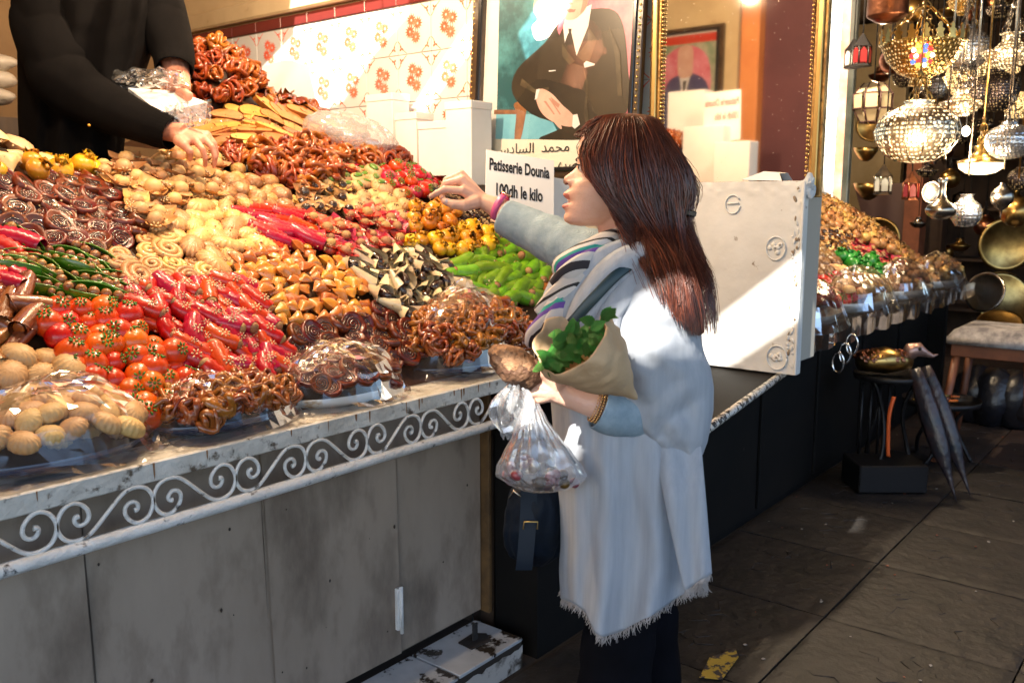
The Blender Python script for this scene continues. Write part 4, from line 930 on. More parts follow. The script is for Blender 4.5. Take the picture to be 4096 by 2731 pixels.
for s_, y_, f_ in (('Patisserie Dounia', -.085, .92), ('100dh le kilo', -.17, .66)):
    v, f = text_mesh(s_, .06, bold=.001, sx=.62); xm = max(p[0] for p in v); v = [(p[0]*_w*f_/xm+_w*.04, p[1], p[2]) for p in v]
    obj('lettering', MB().add((v, f), 0, False, Mq @ Matrix.Translation((0, y_, .0008))), M_redink, s3)
for (x0, y0, x1, y1, Xv, lb) in ((668, 92, 703, 150, 5.45, 'large white card behind the mirrored sign'), (683, 127, 722, 168, 5.15, 'white carton left of the mirrored sign'), (714, 142, 748, 186, 4.95, 'white carton below the mirrored sign')):
    a_, b_ = vx(x0, y0, Xv), vx(x1, y1, Xv); tag(obj('carton', MB().add(bbox(a_.x-.12, min(a_.y, b_.y), min(a_.z, b_.z)-.1, a_.x, max(a_.y, b_.y), a_.z, .003), 0, False), M_carton), lb+' seen in the mirror', 'carton')
cb = MB()
for k in range(2600):
    x, y = R.uniform(.5, 2.75), R.uniform(1.86, 3.0)
    if y > yback(x)-.05: continue
    n = hn(x, y); p = Vector((x, y, hm(x, y)))+n*R.uniform(.018, .048); s = R.uniform(.0012, .0034)
    cb.add(prism([(s, 0), (s*.2, s*.9), (-s, .1*s), (-s*.1, -s)], -s*.4, s*.5), R.choice((0, 0, 1, 2)), False, T(p.x, p.y, p.z, R.uniform(0, 3), R.uniform(0, 3)))
tag(obj('nut_crumbs', cb, [G_wal, mat('sesame_seed', (.72, .55, .30), .5), mat('syrup_flake', (.35, .12, .03), .25)]), 'sesame seeds and nut crumbs sprinkled over the heaped sweets', 'crumbs', kind='stuff')
print('SWEETS', count, sum(count.values()))
# ---- wrapped plates on the counter edge
def dome_wrap(c, rx, ry, h, seed, tail=0):
    def f(u, v):
        a = 2*pi*u; r = v; z = h*(1-r*r)**.6*(1 if r < 1 else 0) if r < 1 else 0
        wr = .012*nz((cos(a)*r*3, sin(a)*r*3, seed), 1.6) + .010*abs(nz((cos(a)*r, sin(a)*r, seed), 5.5)) + .006*abs(nz((cos(a)*r, sin(a)*r, seed+9), 14))
        return (c.x+rx*r*1.06*cos(a), c.y+ry*r*1.06*sin(a), c.z+.012+z*1.05+wr*(1-.3*r) - (.012 if v > .97 else 0))
    return gridf(72, 26, f, closeu=True)
def wrapped(cpx, cpy, wpx, hpx, rimmat, key, label, nlay, seed, hh, rim_h=.03, ry=.13, builder=None, yoff=0):
    """plate centred so that its front rim stands on the counter top"""
    A_, B_ = onZ(cpx-wpx/2, cpy, .93), onZ(cpx+wpx/2, cpy, .93)
    c = onZ(cpx, cpy, .925); rx = abs(onY(cpx+wpx/2, cpy, c.y).x - onY(cpx-wpx/2, cpy, c.y).x)/2
    c = Vector((c.x, max(c.y, 1.70+ry*.62)+yoff, .922)); return c, rx
def plate(cx, cyy, rx, ry, mt, label, cat='plate'):
    th = thing('plate', label, cat, (cx, cyy, .921))
    obj('plate_dish', one(lathe([(.0, .006), (.55, .006), (.8, .016), (1.0, .034), (1.02, .034), (.82, .010), (.6, 0), (.0, 0)], 48), M=T(cx, cyy, .921, s=(rx, ry, 1.1))), mt, th); return th
M_blue = mat('dark_blue_enamel', (.012, .02, .06), .2, coat=.4); M_wplate = mat('white_enamel_plate', (.68, .70, .70), .2, dirt=(.4, .28, .15), ds=10, dlo=.6, dhi=.7)
def heap(c, rx, ry, h, key, sp, name, label, cat, group, flat=.25):
    Y = -ry; k = 0
    while Y < ry:
        X = -rx + (k % 2)*sp/2
        while X < rx:
            r = (X/rx)**2+(Y/ry)**2
            if r < .93:
                z = h*(1-r)**.55; e = .01
                nx, ny = 2*X/rx**2*h*.6, 2*Y/ry**2*h*.6
                make(key, R.randrange(3), name, label, cat, group, align(Vector((c[0]+X+R.uniform(-.15, .15)*sp, c[1]+Y, c[2]+.015+z+R.uniform(-.006, .006))), Vector((nx, ny, 1)).normalized(), R.uniform(0, 6.3), R.uniform(0, .5), R.uniform(0, 6.3), R.uniform(.9, 1.15)))
            X += sp
        Y += sp*.62; k += 1
KB['pc1'] = var(b_dome, G_cook, .029); KB['pc2'] = var(b_cheb, glz('orange_brown_fritter', (.46, .16, .025), (.30, .08, .012), coat=.7, rough=.22), .034); KB['pc3'] = b_coil; KB['pc4'] = KB['pc2']
plates = [
 (.80, 1.855, .215, .135, .10, 'pc1', .050, M_blue, 'ribbed_cookie', 'cookie', 'ribbed shortbread on the wrapped plate at the left end of the counter', 'wrapped ribbed shortbreads', 'blue plate of ribbed shortbreads wrapped in clear plastic', 'crinkled clear plastic wrap over the ribbed shortbreads at the left'),
 (1.19, 1.845, .185, .12, .06, 'pc2', .036, M_blue, 'fritter', 'pastry', 'orange brown fritter on the wrapped blue plate below the oranges', 'wrapped orange brown fritters', 'blue plate of orange brown fritters below the marzipan oranges', 'clear plastic wrap over the fritters below the marzipan oranges'),
 (1.555, 1.835, .195, .115, .09, 'pc3', .040, M_wplate, 'date_coil', 'pastry', 'dark date coil on the white plate at the counter edge', 'wrapped date coils', 'white plate of dark date coils wrapped in clear plastic', 'shiny clear plastic wrap over the white plate of date coils'),
 (2.12, 1.885, .26, .14, .17, 'pc4', .040, M_blue, 'fritter', 'pastry', 'orange brown fritter in the tall wrapped mound beside the green rolls', 'wrapped fritters beside the green rolls', 'dark blue plate of fritters beside the green rolls', 'peaked clear plastic wrap over the tall fritter mound')]
for i, (x, y, rx, ry, h, key, sp, mt, nm, cat, lb, gp, pl, wl_) in enumerate(plates):
    plate(x, y, rx, ry, mt, pl)
    heap((x, y, .925), rx, ry, h, key, sp, nm, lb, cat, gp)
    def fw_(u, v, x=x, y=y, rx=rx, ry=ry, h=h, i=i):
        a = 2*pi*u; r = v*1.14; ca, sa = cos(a), sin(a); q = min(1, r)
        z = .950 + h*1.12*(1-q*q)**.55 + .030*(1-q**4) + (.0 if r < 1 else -(r-1)*.20)
        wr = .016*nz((ca*r, sa*r, i*7.1), 1.7) + .020*abs(nz((ca*r*1.0, sa*r*1.0, i*3.3), 3.2))
        fl = (r-1)*.05*sin(a*17+i) if r > 1 else 0
        yy = y+ry*r*sa*(1.05)
        if i == 3: z += .035*max(0, sa)*(1-q)
        return (x+rx*r*ca*1.03+fl*.3, yy, max(.924 if yy > 1.69 else .86, z+wr+fl*.4))
    tag(obj('plastic_wrap', one(gridf(52, 15, fw_, closeu=True), False), M_wrap), wl_, 'plastic wrap')
# loose film lying on the counter front
def loose(u, v): x = .62+u*1.5; y = 1.694+v*.07; return (x, y, .924+.012*abs(nz((x*9, y*30, 2), 1.2))*(1 if v > .05 else 0)+.008*v)
tag(obj('loose_film', one(gridf(120, 8, loose), False), M_wrap), 'loose clear film trailing along the front edge of the counter', 'plastic film')
# ---- bag of biscuits and paper behind
c = onX(352, 128, 2.45)
bg_ = lambda p: 1+.18*nz(p, 14)+.05*abs(nz(p, 45))
tag(obj('plastic_bag', one(sphere(.19, .12, .085, 40, 24, lambda p: 1+.16*nz(p, 9)+.10*abs(nz(p, 26))), M=Matrix.Translation(onX(352, 136, 2.42)) @ Matrix.Rotation(-.9, 4, 'Z') @ Matrix.Rotation(.2, 4, 'Y')), film('crinkled_bag', .10, .12, haze=.30, bump=.8, bs=18)), 'clear crinkled plastic bag lying beside the toasted slices', 'bag')
a, b = onX(262, 66, 2.55), onX(312, 62, 2.62)
def sheet(u, v): p = a.lerp(b, u); return (p.x+.02*sin(u*5+v*3), p.y, p.z-.20*v+.02*sin(u*4))
tag(obj('paper_sheet', one(gridf(12, 8, sheet)), mat('white_wrapping_paper', (.82, .82, .82), .5)), 'white wrapping paper standing in the sunlight against the tiles', 'paper')
# ================================================================== second sweet stall, further down the passage
M_steel = mat('grey_enamel_plate', (.42, .43, .42), .3, metal=.2, c2=(.30, .31, .30), ns=9)
def h2(X, Y): return .93 + .70*(Y-1.46) + .05*noise.noise(Vector((X*2.2, Y*3, 4))) - max(0, X-6.1)**2*.5
st2 = thing('second_display_bed', 'sloping bed of the farther sweet stall beyond the white board', 'display bed', (5, 2, .9))
obj('bed_surface', MB().add(gridf(40, 12, lambda u, v: (3.05+3.6*u, 1.44+.86*v, h2(3.05+3.6*u, 1.44+.86*v)-.015))), M_bed, st2)
obj('bed_back', MB().add(box(3.05, 2.28, 0, 6.62, 2.32, 1.46), 0, False).add(box(6.6, 1.5, 0, 6.66, 2.3, .93), 0, False), M_black, st2)
G_dark2 = glz('striped_chocolate', (.10, .03, .02), (.35, .20, .08), ns=60)
KB['s_cr'] = var(b_dome, G_cook, .030); KB['s_po'] = var(b_pouch, glz('pale_gold_sweet', (.72, .45, .18), (.6, .3, .1)), .026); KB['s_gr'] = var(b_pouch, glz('leaf_green_sweet', (.03, .32, .03), (.02, .22, .02)), .034)
KB['s_st'] = b_blackstar; KB['s_rs'] = b_rednut; KB['s_dk'] = var(b_dome, G_dark2, .032); KB['s_tm'] = var(b_orange, G_red, G_grn, .030); KB['s_rg'] = b_roughball
K2 = [('s_po', 'pale_sweet', 'sweet', 'pale golden sweet along the top of the farther stall', 'pale sweets of the farther stall', S((1855, 475), (1960, 515), (2080, 580), (2230, 640), (2200, 660), (2060, 610), (1900, 530))),
 ('s_st', 'star_pastry', 'pastry', 'cream and black star pastry on the farther stall', 'star pastries of the farther stall', S((1850, 540), (1930, 520), (1990, 545), (1925, 580))),
 ('s_rs', 'red_star_pastry', 'pastry', 'red star pastry in the diagonal band on the farther stall', 'red stars of the farther stall', S((1925, 550), (2000, 555), (2130, 625), (2110, 650), (1960, 600))),
 ('s_gr', 'green_sweet', 'sweet', 'bright leaf green sweet in the middle of the farther stall', 'green sweets of the farther stall', S((1940, 600), (1985, 590), (2010, 640), (1960, 640))),
 ('s_dk', 'dark_striped_sweet', 'sweet', 'dark striped sweet beside the white board on the farther stall', 'dark sweets of the farther stall', S((1845, 580), (1900, 600), (1910, 640), (1850, 640))),
 ('s_tm', 'marzipan_apple', 'sweet', 'red marzipan apple with green leaf on the farther stall', 'red apples of the farther stall', S((1845, 645), (1920, 640), (1990, 700), (1850, 720))),
 ('s_rg', 'nut_ball', 'sweet', 'brown nut ball near the wrapped plates of the farther stall', 'nut balls of the farther stall', S((2010, 620), (2100, 650), (2120, 690), (2030, 690))),
 ('s_cr', 'ribbed_cookie', 'cookie', 'round beige cookie in the middle band of the farther stall', 'beige cookies of the farther stall', S((1900, 620), (1960, 650), (2020, 680), (1990, 710), (1930, 650)))]
Y = 1.50; row = 0
while Y < 2.28:
    X = 3.15+(row % 2)*.033
    while X < 6.55:
        p = Vector((X+R.uniform(-.01, .01), Y+R.uniform(-.008, .008), h2(X, Y))); px, py, z = proj(p)
        if 798 < px < 985:
            j = min(range(len(K2)), key=lambda a: sdist((px, py), K2[a][5])); k = K2[j]
            make(k[0], R.randrange(3), k[1], k[3], k[2], k[4], align(p, Vector((0, -.57, .82)), R.uniform(0, 6.3), R.uniform(0, .5), R.uniform(0, 6.3), R.uniform(1.15, 1.5)))
        X += .072*(1+.05*(X-3))
    Y += .052; row += 1
for i, (x, lb, key, nm, cat) in enumerate(((3.86, 'red sweets', 's_tm', 'marzipan_apple', 'sweet'), (4.62, 'pale cookies', 's_cr', 'ribbed_cookie', 'cookie'), (5.38, 'brown nut balls', 's_rg', 'nut_ball', 'sweet'), (6.14, 'pink mixed sweets', 's_po', 'pale_sweet', 'sweet'))):
    pos = ('nearest the white board', 'second from the white board', 'third from the white board', 'at the far end of the stall')[i]
    c_ = (x, 1.47, .905)
    th = thing('plate', 'grey rimmed plate of %s %s' % (lb, pos), 'plate', c_)
    obj('plate_dish', one(lathe([(.0, .006), (.55, .006), (.8, .02), (1.0, .05), (1.02, .05), (.82, .012), (.6, 0), (0, 0)], 40), M=T(*c_, s=(.34, .15, 1.2))), M_steel, th)
    heap((x, 1.47, .935), .29, .12, .11, key, .075, nm, 'wrapped %s piled on the plate %s' % (lb[:-1], pos), cat, 'wrapped %s of the farther stall' % lb)
    def f_(u, v, x=x, i=i):
        a = 2*pi*u; r = v*1.15; q = min(1, r); z = .955+.15*(1-q*q)**.6+.02*(1-q) - (max(0, r-1)*.4)
        return (x+.34*r*cos(a), 1.47+.16*r*sin(a), z+.02*abs(nz((cos(a)*r, sin(a)*r, i*5+2), 3.5)))
    tag(obj('plastic_wrap', one(gridf(50, 16, f_, closeu=True), False), M_wrap), 'clear wrap over the %s %s' % (lb, pos), 'plastic wrap')
obj('hanging_film', one(gridf(60, 8, lambda u, v: (3.2+3.4*u, 1.345-.02*abs(sin(u*40)), .92-.10*v+.03*nz((u*20, v*2, 0), 1))), False), M_wrap, dc)
lm = MB()
for k in range(3):
    q = P((838+k*7), 362+k*-9, 3.9); lm.add(tube([q+Vector((.0, .025*cos(a), .045*sin(a))) for a in [i*pi/7 for i in range(14)]], .005, 6, closed=True))
obj('chrome_loop', lm, mat('chrome', (.7, .7, .7), .15, metal=1), dc)
t = thing('added_pendant_bulb', 'unseen warm bulb on a cord added to brighten the farther stall', 'bulb', (5.0, 1.9, 2.72))  # out-of-view bulb, added to brighten the farther stall
obj('cord', one(tube([(5.0, 1.9, 3.24), (5.0, 1.9, 2.78)], .003, 6)), M_black2, t); obj('bulb', one(sphere(.028, .028, .038, 12, 8), M=T(5.0, 1.9, 2.74)), M_bulb, t)
l = D.lights.new('added_bulb_light', 'POINT'); l.energy = 42; l.color = (1, .78, .52); l.shadow_soft_size = .03; o = D.objects.new('added_bulb_light', l); col.objects.link(o); o.parent = t; o.location = (0, 0, -.08)
# ================================================================== lamp shop at the end of the passage
M_cave = mat('dark_brown_wall', (.035, .020, .014), .8, c2=(.09, .05, .03), ns=3, bump=.5, bs=8)  # dark brown, mottled with a lighter brown by noise
M_cream2 = mat('yellowed_cream_wall', (.60, .48, .30), .8, c2=(.42, .31, .17), ns=2)
M_terra = mat('terracotta_render', (.30, .10, .05), .8, c2=(.18, .06, .03), ns=6, bump=.3)
shop = thing('lamp_shop', 'dark lamp shop interior closing the end of the passage', 'shop', (10.5, 2, 0))
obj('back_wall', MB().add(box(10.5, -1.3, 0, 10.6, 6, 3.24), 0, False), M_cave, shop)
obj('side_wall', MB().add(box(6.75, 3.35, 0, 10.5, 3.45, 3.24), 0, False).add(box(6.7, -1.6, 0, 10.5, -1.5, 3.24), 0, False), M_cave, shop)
a = onX(850, 60, 9.6); b = onX(908, 60, 9.6)
obj('cream_wall', MB().add(box(9.6, b.y, .2, 9.7, a.y+.5, 3.2), 0, False), M_cream2, shop)
for px0, px1, z, m_, nm in ((896, 916, 8.4, M_terra, 'terracotta_column'), (917, 938, 8.7, M_cave, 'brown_column')):
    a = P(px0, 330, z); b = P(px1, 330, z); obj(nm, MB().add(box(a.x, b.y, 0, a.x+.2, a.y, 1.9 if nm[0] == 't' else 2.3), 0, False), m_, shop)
# tiled pillar
pl = thing('tiled_pillar', 'sunlit white tiled pillar with a reddish edge beyond the mirror', 'pillar', (6.7, 2.4, 0))
a, b, c = P(806, 100, 6.8), P(838, 100, 6.8), P(851, 100, 6.8)
ax = (b-a); ax.z = 0; ax.normalize(); nrm_ = Vector((ax.y, -ax.x, 0))
def pbox(s0, s1, z0, z1, d0, d1, mt, nm, par):
    v, f = box(s0, -d1, z0, s1, -d0, z1); Mx = Matrix(((ax.x, -nrm_.x, 0, a.x), (ax.y, -nrm_.y, 0, a.y), (0, 0, 1, 0), (0, 0, 0, 1)))
    return obj(nm, MB().add((v, f), 0, False, Mx), mt, par)
W1 = (b-a).dot(ax); W2 = (c-a).dot(ax)
pbox(-.2, W1, 0, 3.2, -.25, 0, M_grout, 'pillar_core', pl); pbox(W1+.002, W2, 0, 3.2, -.25, .004, mat('rosy_render', (.50, .22, .13), .6, c2=(.62, .38, .28), ns=7), 'pillar_edge', pl)
for i in range(2):
    for j in range(18):
        w_ = (W1+.10)/2; pbox(-.10+w_*i+.003, -.10+w_*(i+1)-.003, .7+.135*j, .7+.135*j+.129, .0, .008, M_tile, 'tile', pl)
q = P(846, 100, 6.4); q2 = P(854, 100, 6.4)
tag(obj('metal_post', MB().add(bbox(q.x, q2.y, 0, q.x+.06, q.y, 3.2, .005), 0, False), mat('grey_green_metal', (.10, .13, .12), .35, metal=.5, c2=(.3, .32, .3), ns=3)), 'grey green metal post between the tiled pillar and the lanterns', 'post')
def pierced(name, base, glow, es, sc, thr=.32, metal=.9, rough=.25, dots=True):
    m = D.materials.new(name); m.use_nodes = True; N = m.node_tree.nodes; L = m.node_tree.links; b_ = N['Principled BSDF']
    b_.inputs['Base Color'].default_value = (*base, 1); b_.inputs['Metallic'].default_value = metal; b_.inputs['Roughness'].default_value = rough
    tc = N.new('ShaderNodeTexCoord'); v = N.new('ShaderNodeTexVoronoi'); v.inputs['Scale'].default_value = sc; v.inputs['Randomness'].default_value = .35; L.new(tc.outputs['Object'], v.inputs['Vector'])
    mr = N.new('ShaderNodeMapRange'); mr.inputs[1].default_value = thr-.06; mr.inputs[2].default_value = thr+.06; mr.inputs[3].default_value = 1; mr.inputs[4].default_value = 0; L.new(v.outputs['Distance'], mr.inputs[0])
    ms = N.new('ShaderNodeMath'); ms.operation = 'MULTIPLY'; ms.inputs[1].default_value = es; L.new(mr.outputs[0], ms.inputs[0])
    b_.inputs['Emission Color'].default_value = (*glow, 1); L.new(ms.outputs[0], b_.inputs['Emission Strength'])
    bp = N.new('ShaderNodeBump'); bp.inputs['Strength'].default_value = .6; bp.inputs['Distance'].default_value = .01; L.new(v.outputs['Distance'], bp.inputs['Height']); L.new(bp.outputs[0], b_.inputs['Normal']); return m
WG = (1, .62, .25); WW = (1, .80, .52)
X_sil = pierced('pierced_silver_lit', (.70, .58, .42), (1, .70, .36), .8, 55, .34); X_silu = pierced('pierced_silver_unlit', (.55, .57, .62), WW, .03, 60); X_brass = pierced('pierced_brass_lit', (.75, .48, .14), WG, .38, 60, .30)
X_brassg = pierced('pierced_brass_glowing', (.55, .35, .12), WG, .95, 75, .42); X_dark = pierced('pierced_dark', (.10, .08, .08), WG, .25, 70, .22); X_shade = mat('lit_shade_glass', (.9, .75, .5), .4, emit=(1, .74, .40), es=1.5)
M_sil = mat('tarnished_silver', (.52, .48, .42), .25, metal=1, c2=(.25, .21, .17), ns=12); M_brass = mat('old_brass', (.55, .36, .12), .28, metal=1, c2=(.25, .15, .05), ns=9); M_cop = mat('dented_copper', (.45, .18, .09), .3, metal=1, c2=(.16, .06, .04), ns=8, bump=.4, bs=20)
M_iron = mat('black_iron', (.015, .014, .015), .45, metal=.4); M_redg = mat('red_lantern_glass', (.12, .006, .006), .4, emit=(1, .03, .02), es=.05); M_brn = mat('brown_leather_frame', (.08, .035, .03), .5); M_wing = mat('white_lantern_pane', (.6, .62, .58), .4)
M_blk = mat('plain_black_metal', (.01, .01, .011), .4, metal=.2)  # near-black metal in one even colour
def chain(p, q, r=.006, link=.03, name='chain', par=None, mt=None):
    mb = MB(); d = q-p; n = max(2, int(d.length/link)); t = d.normalized(); s_ = t.cross(Vector((0, .3, 1))).normalized(); u_ = s_.cross(t)
    for i in range(n):
        c_ = p+d*((i+.5)/n); s2 = s_ if i % 2 else u_
        mb.add(tube([c_+t*(link*.62*cos(a))+s2*(link*.28*sin(a)) for a in [k*pi/3 for k in range(6)]], r*.55, 4, closed=True))
    return obj(name, mb, mt or M_brass, par)
def hang(name, label, cat, px, py, z, rpx, prof, mt, n=24, group=None, rf=None, chains=3, ctop=None, cz=None, extra=None, cm=None):
    c = P(px, py, z); s = rpx*z/911
    t = thing(name, label, cat, c, group)
    obj('body', one(lathe([(r*s, h*s) for r, h in prof], n, rf), M=T(*c)), mt, t)
    ztop = max(h for r, h in prof)*s; rt = [r for r, h in prof if h*s == ztop][0]*s
    tp = c+Vector((0, 0, ztop + (ctop or 1.2)*s))
    for k in range(chains):
        a = k*2*pi/chains+.5; chain(c+Vector((rt*cos(a), rt*sin(a), ztop)), tp, .007, .035, 'chain', t, cm)
    obj('hanger', one(tube([tp, (tp.x, tp.y, max(tp.z+.02, CZ-.01))], .005, 5)), cm or M_brass, t)
    if extra: extra(t, c, s)
    return t, c, s
GL = [(.10, -1.0), (.45, -.93), (.75, -.70), (.95, -.32), (1.0, 0), (.92, .35), (.70, .62), (.42, .78), (.30, .84), (.36, .93), (.28, .96)]
BELL = [(.05, -.62), (.35, -.60), (.72, -.40), (.95, -.10), (1.0, .02), (.98, .05), (.6, .14), (.34, .40), (.30, .62), (.42, .70)]
BOWL = [(.10, -.80), (.28, -.78), (.24, -.60), (.55, -.46), (.85, -.14), (1.0, .22), (1.06, .26), (1.0, .30), (.0, .28)]
def knob(t, c, s): obj('finial', one(lathe([(0, -.25*s), (.06*s, -.2*s), (.13*s, -.1*s), (.08*s, 0), (.16*s, .05*s), (.0, .06*s)], 12), M=T(c.x, c.y, c.z-.98*s)), M_sil, t)
def ribs(t, c, s, m_=None):
    for k in range(14):
        a = 2*pi*k/14; obj('rib', one(tube([(c.x+r*1.01*s*cos(a), c.y+r*1.01*s*sin(a), c.z+h*s) for r, h in GL[1:8]], .010*s*1.4, 5)), m_ or M_sil, t)
def crown(t, c, s):
    cm_ = MB()
    for k in range(20):
        a = 2*pi*k/20; pts = [(-.10, 0), (-.07, .10), (-.11, .18), (-.04, .22), (-.05, .30), (0, .36), (.05, .30), (.04, .22), (.11, .18), (.07, .10), (.10, 0)]
        cm_ = MB().add(prism([(x*s, y*s) for x, y in pts], -.004, .004), 0, False, T(c.x+1.03*s*cos(a), c.y+1.03*s*sin(a), c.z+.26*s, rz=a+pi/2) @ T(rx=pi/2))
        obj('crown_point', cm_, M_brass, t)
    # coloured glass rosette facing the passage
    cols = [((.8, .02, .02), 'ruby'), ((.05, .1, .7), 'blue'), ((.9, .55, .05), 'amber'), ((.9, .85, .8), 'clear')]
    d = (C0-c); d.z = -.25; d.normalize(); q = d.to_track_quat('Z', 'Y').to_matrix().to_4x4()
    for k in range(17):
        rr = 0 if k == 0 else (.13 if k < 7 else .24); a = k*pi/3 if k < 7 else (k-7)*pi/5
        cl, nm = cols[k % 4]
        obj('glass_gem', one(sphere(.058*s, .058*s, .02*s, 6, 4), False, M=T(*(c+d*(.93*s)+Vector((0, 0, -.12*s)))) @ q @ T(rr*s*cos(a), rr*s*sin(a), 0)), mat('gem_'+nm, cl, .2, emit=cl, es=1.3), t)
hang('brass_bowl_lantern', 'large brass bowl lantern with crown rim and coloured glass rosette', 'lantern', 922, 54, 4.4, 38, BOWL, X_brass, 32, chains=4, ctop=1.0, extra=lambda t, c, s: (crown(t, c, s), knob(t, c, s*.8)))
hang('ribbed_globe_lantern', 'lit ribbed silver globe lantern hanging below the brass bowl', 'lantern', 917, 131, 4.2, 38.5, [(r, h*.80) for r, h in GL], X_sil, 28, chains=3, ctop=.75, rf=lambda a, i: 1+.03*abs(sin(a*7)), extra=lambda t, c, s: ribs(t, c, s*1.0) if False else [obj('rib', one(tube([(c.x+r*1.035*s*cos(a), c.y+r*1.035*s*sin(a), c.z+h*.8*s) for r, h in GL[1:8]], .014*s, 5)), M_sil, t) for a in [2*pi*k/14 for k in range(14)]])
hang('silver_globe_lantern', 'dull silver globe lantern behind the right of the brass bowl', 'lantern', 966, 48, 5.2, 22, GL, X_silu, 24, ctop=1.6, chains=3, cm=M_sil)
hang('glowing_disc_lantern', 'glowing pierced brass lantern behind a dark bowl', 'lantern', 972, 75, 5.7, 24, GL, X_brassg, 24, chains=3)
hang('bell_lantern', 'silver bell lantern with glowing pierced rim right of the ribbed globe', 'lantern', 961, 103, 4.9, 20, BELL, X_sil, 24, chains=3, cm=M_sil)
hang('bell_lantern', 'large silver bell lantern glowing at the right edge', 'lantern', 1010, 52, 5.0, 25, BELL, X_sil, 24, chains=3, cm=M_sil)
hang('dark_globe_lantern', 'dark pierced globe lantern under the bell lantern at the right edge', 'lantern', 996, 90, 5.3, 21, GL, X_dark, 24, cm=M_iron)
hang('dark_globe_lantern', 'small black globe lantern in front of the glowing disc', 'lantern', 974, 92, 5.1, 15, GL, X_dark, 20, cm=M_iron)
def shade(t, c, s): obj('lit_shade', one(lathe([(.94*s, 0), (.9*s, -.22*s), (.62*s, -.42*s), (.25*s, -.5*s), (0, -.51*s)], 20), M=T(*c)), X_shade, t)
hang('dome_lamp', 'dark dome lamp with bright glowing bottom at the right', 'lamp', 981, 163, 4.8, 22, [(1.0, 0), (.98, .08), (.55, .25), (.28, .55), (.34, .75), (.2, .8)], M_brass, 24, extra=shade)
hang('dome_lamp', 'small dome lamp with lit bottom below the bell lantern', 'lamp', 960, 102, 5.6, 16, [(1.0, 0), (.98, .08), (.55, .25), (.28, .55), (.34, .75), (.2, .8)], M_sil, 20, extra=shade)
hang('silver_globe_lantern', 'bluish silver pierced globe lantern at the right edge', 'lantern', 1009, 140, 4.6, 22, [(r, h*.85) for r, h in GL], X_silu, 24, cm=M_sil)
hang('copper_drum', 'dented copper drum lantern at the top left of the lamp shop', 'lantern', 888, 4, 5.2, 19, [(0, -.95), (.5, -.9), (.95, -.62), (1.0, -.55), (.98, .6), (1.04, .65), (.9, .8)], M_cop, 24, cm=M_iron, chains=2)
hang('silver_ball_pendant', 'polished silver ball pendant with pointed tip at the right', 'pendant', 1002, 197, 4.6, 11, [(0, -1.9), (.08, -1.6), (.12, -1.2), (.5, -.9), (.9, -.45), (1, 0), (.9, .45), (.5, .85), (.2, 1.1), (.25, 1.3)], M_sil, 20, chains=0, cm=M_sil)
hang('brass_ball_pendant', 'brass ball pendant at the right edge below the silver ball', 'pendant', 1016, 212, 5.0, 15, [(0, -1), (.5, -.86), (.87, -.5), (1, 0), (.87, .5), (.5, .86), (.2, 1)], M_brass, 20, chains=0)
hang('silver_vase', 'long necked silver vase hanging among the lanterns', 'vase', 941, 208, 4.5, 15, [(0, -.75), (.5, -.7), (.9, -.4), (1, -.1), (.85, .2), (.4, .5), (.22, .9), (.2, 1.6), (.34, 1.9), (.2, 2.0)], M_sil, 24, chains=0, cm=M_sil)
hang('silver_vase', 'round hammered silver vase right of the long necked one', 'vase', 966, 212, 4.7, 15, [(0, -1), (.6, -.9), (.95, -.4), (1, 0), (.85, .5), (.45, .85), (.35, 1.1), (.45, 1.2)], X_silu, 24, chains=0, cm=M_sil)
def hexl(px, py, z, rpx, label, fm, pm, group=None):
    c = P(px, py, z); s = rpx*z/911; t = thing('hexagonal_lantern', label, 'lantern', c, group)
    obj('lantern_roof', one(lathe([(1.05*s, .9*s), (1.0*s, 1.0*s), (.6*s, 1.5*s), (.15*s, 2.2*s), (0, 2.4*s)], 6), False, M=T(*c)), fm, t)
    obj('lantern_base', one(lathe([(0, -1.25*s), (1.1*s, -1.2*s), (1.0*s, -.95*s), (0, -.95*s)], 6), False, M=T(*c)), fm, t)
    for k in range(6):
        a = k*pi/3; obj('corner_post', one(tube([(c.x+.95*s*cos(a), c.y+.95*s*sin(a), c.z-1.0*s), (c.x+.95*s*cos(a), c.y+.95*s*sin(a), c.z+.95*s)], .09*s, 4)), fm, t)
        a2 = a+pi/6; obj('pane', MB().add(prism([(-.34*s, -.8*s), (.34*s, -.8*s), (.34*s, .35*s), (0, .8*s), (-.34*s, .35*s)], -.004, .004), 0, False, T(c.x+.80*s*cos(a2), c.y+.80*s*sin(a2), c.z, rz=a2+pi/2) @ T(rx=pi/2)), pm, t)
    obj('hanger', one(tube([(c.x, c.y, c.z+2.3*s), (c.x, c.y, CZ-.01)], .004, 5)), M_iron, t); return t
hexl(853, 58, 5.6, 8, 'black hexagonal lantern nearest the metal post', M_iron, M_wing); hexl(862, 55, 5.4, 9, 'black hexagonal lantern with red glass panes', M_iron, M_redg)
hexl(883, 184, 5.2, 8.5, 'small hexagonal lantern with white panes', M_sil, M_wing); hexl(911, 190, 5.0, 8, 'small reddish hexagonal lantern with red panes', M_cop, M_redg)
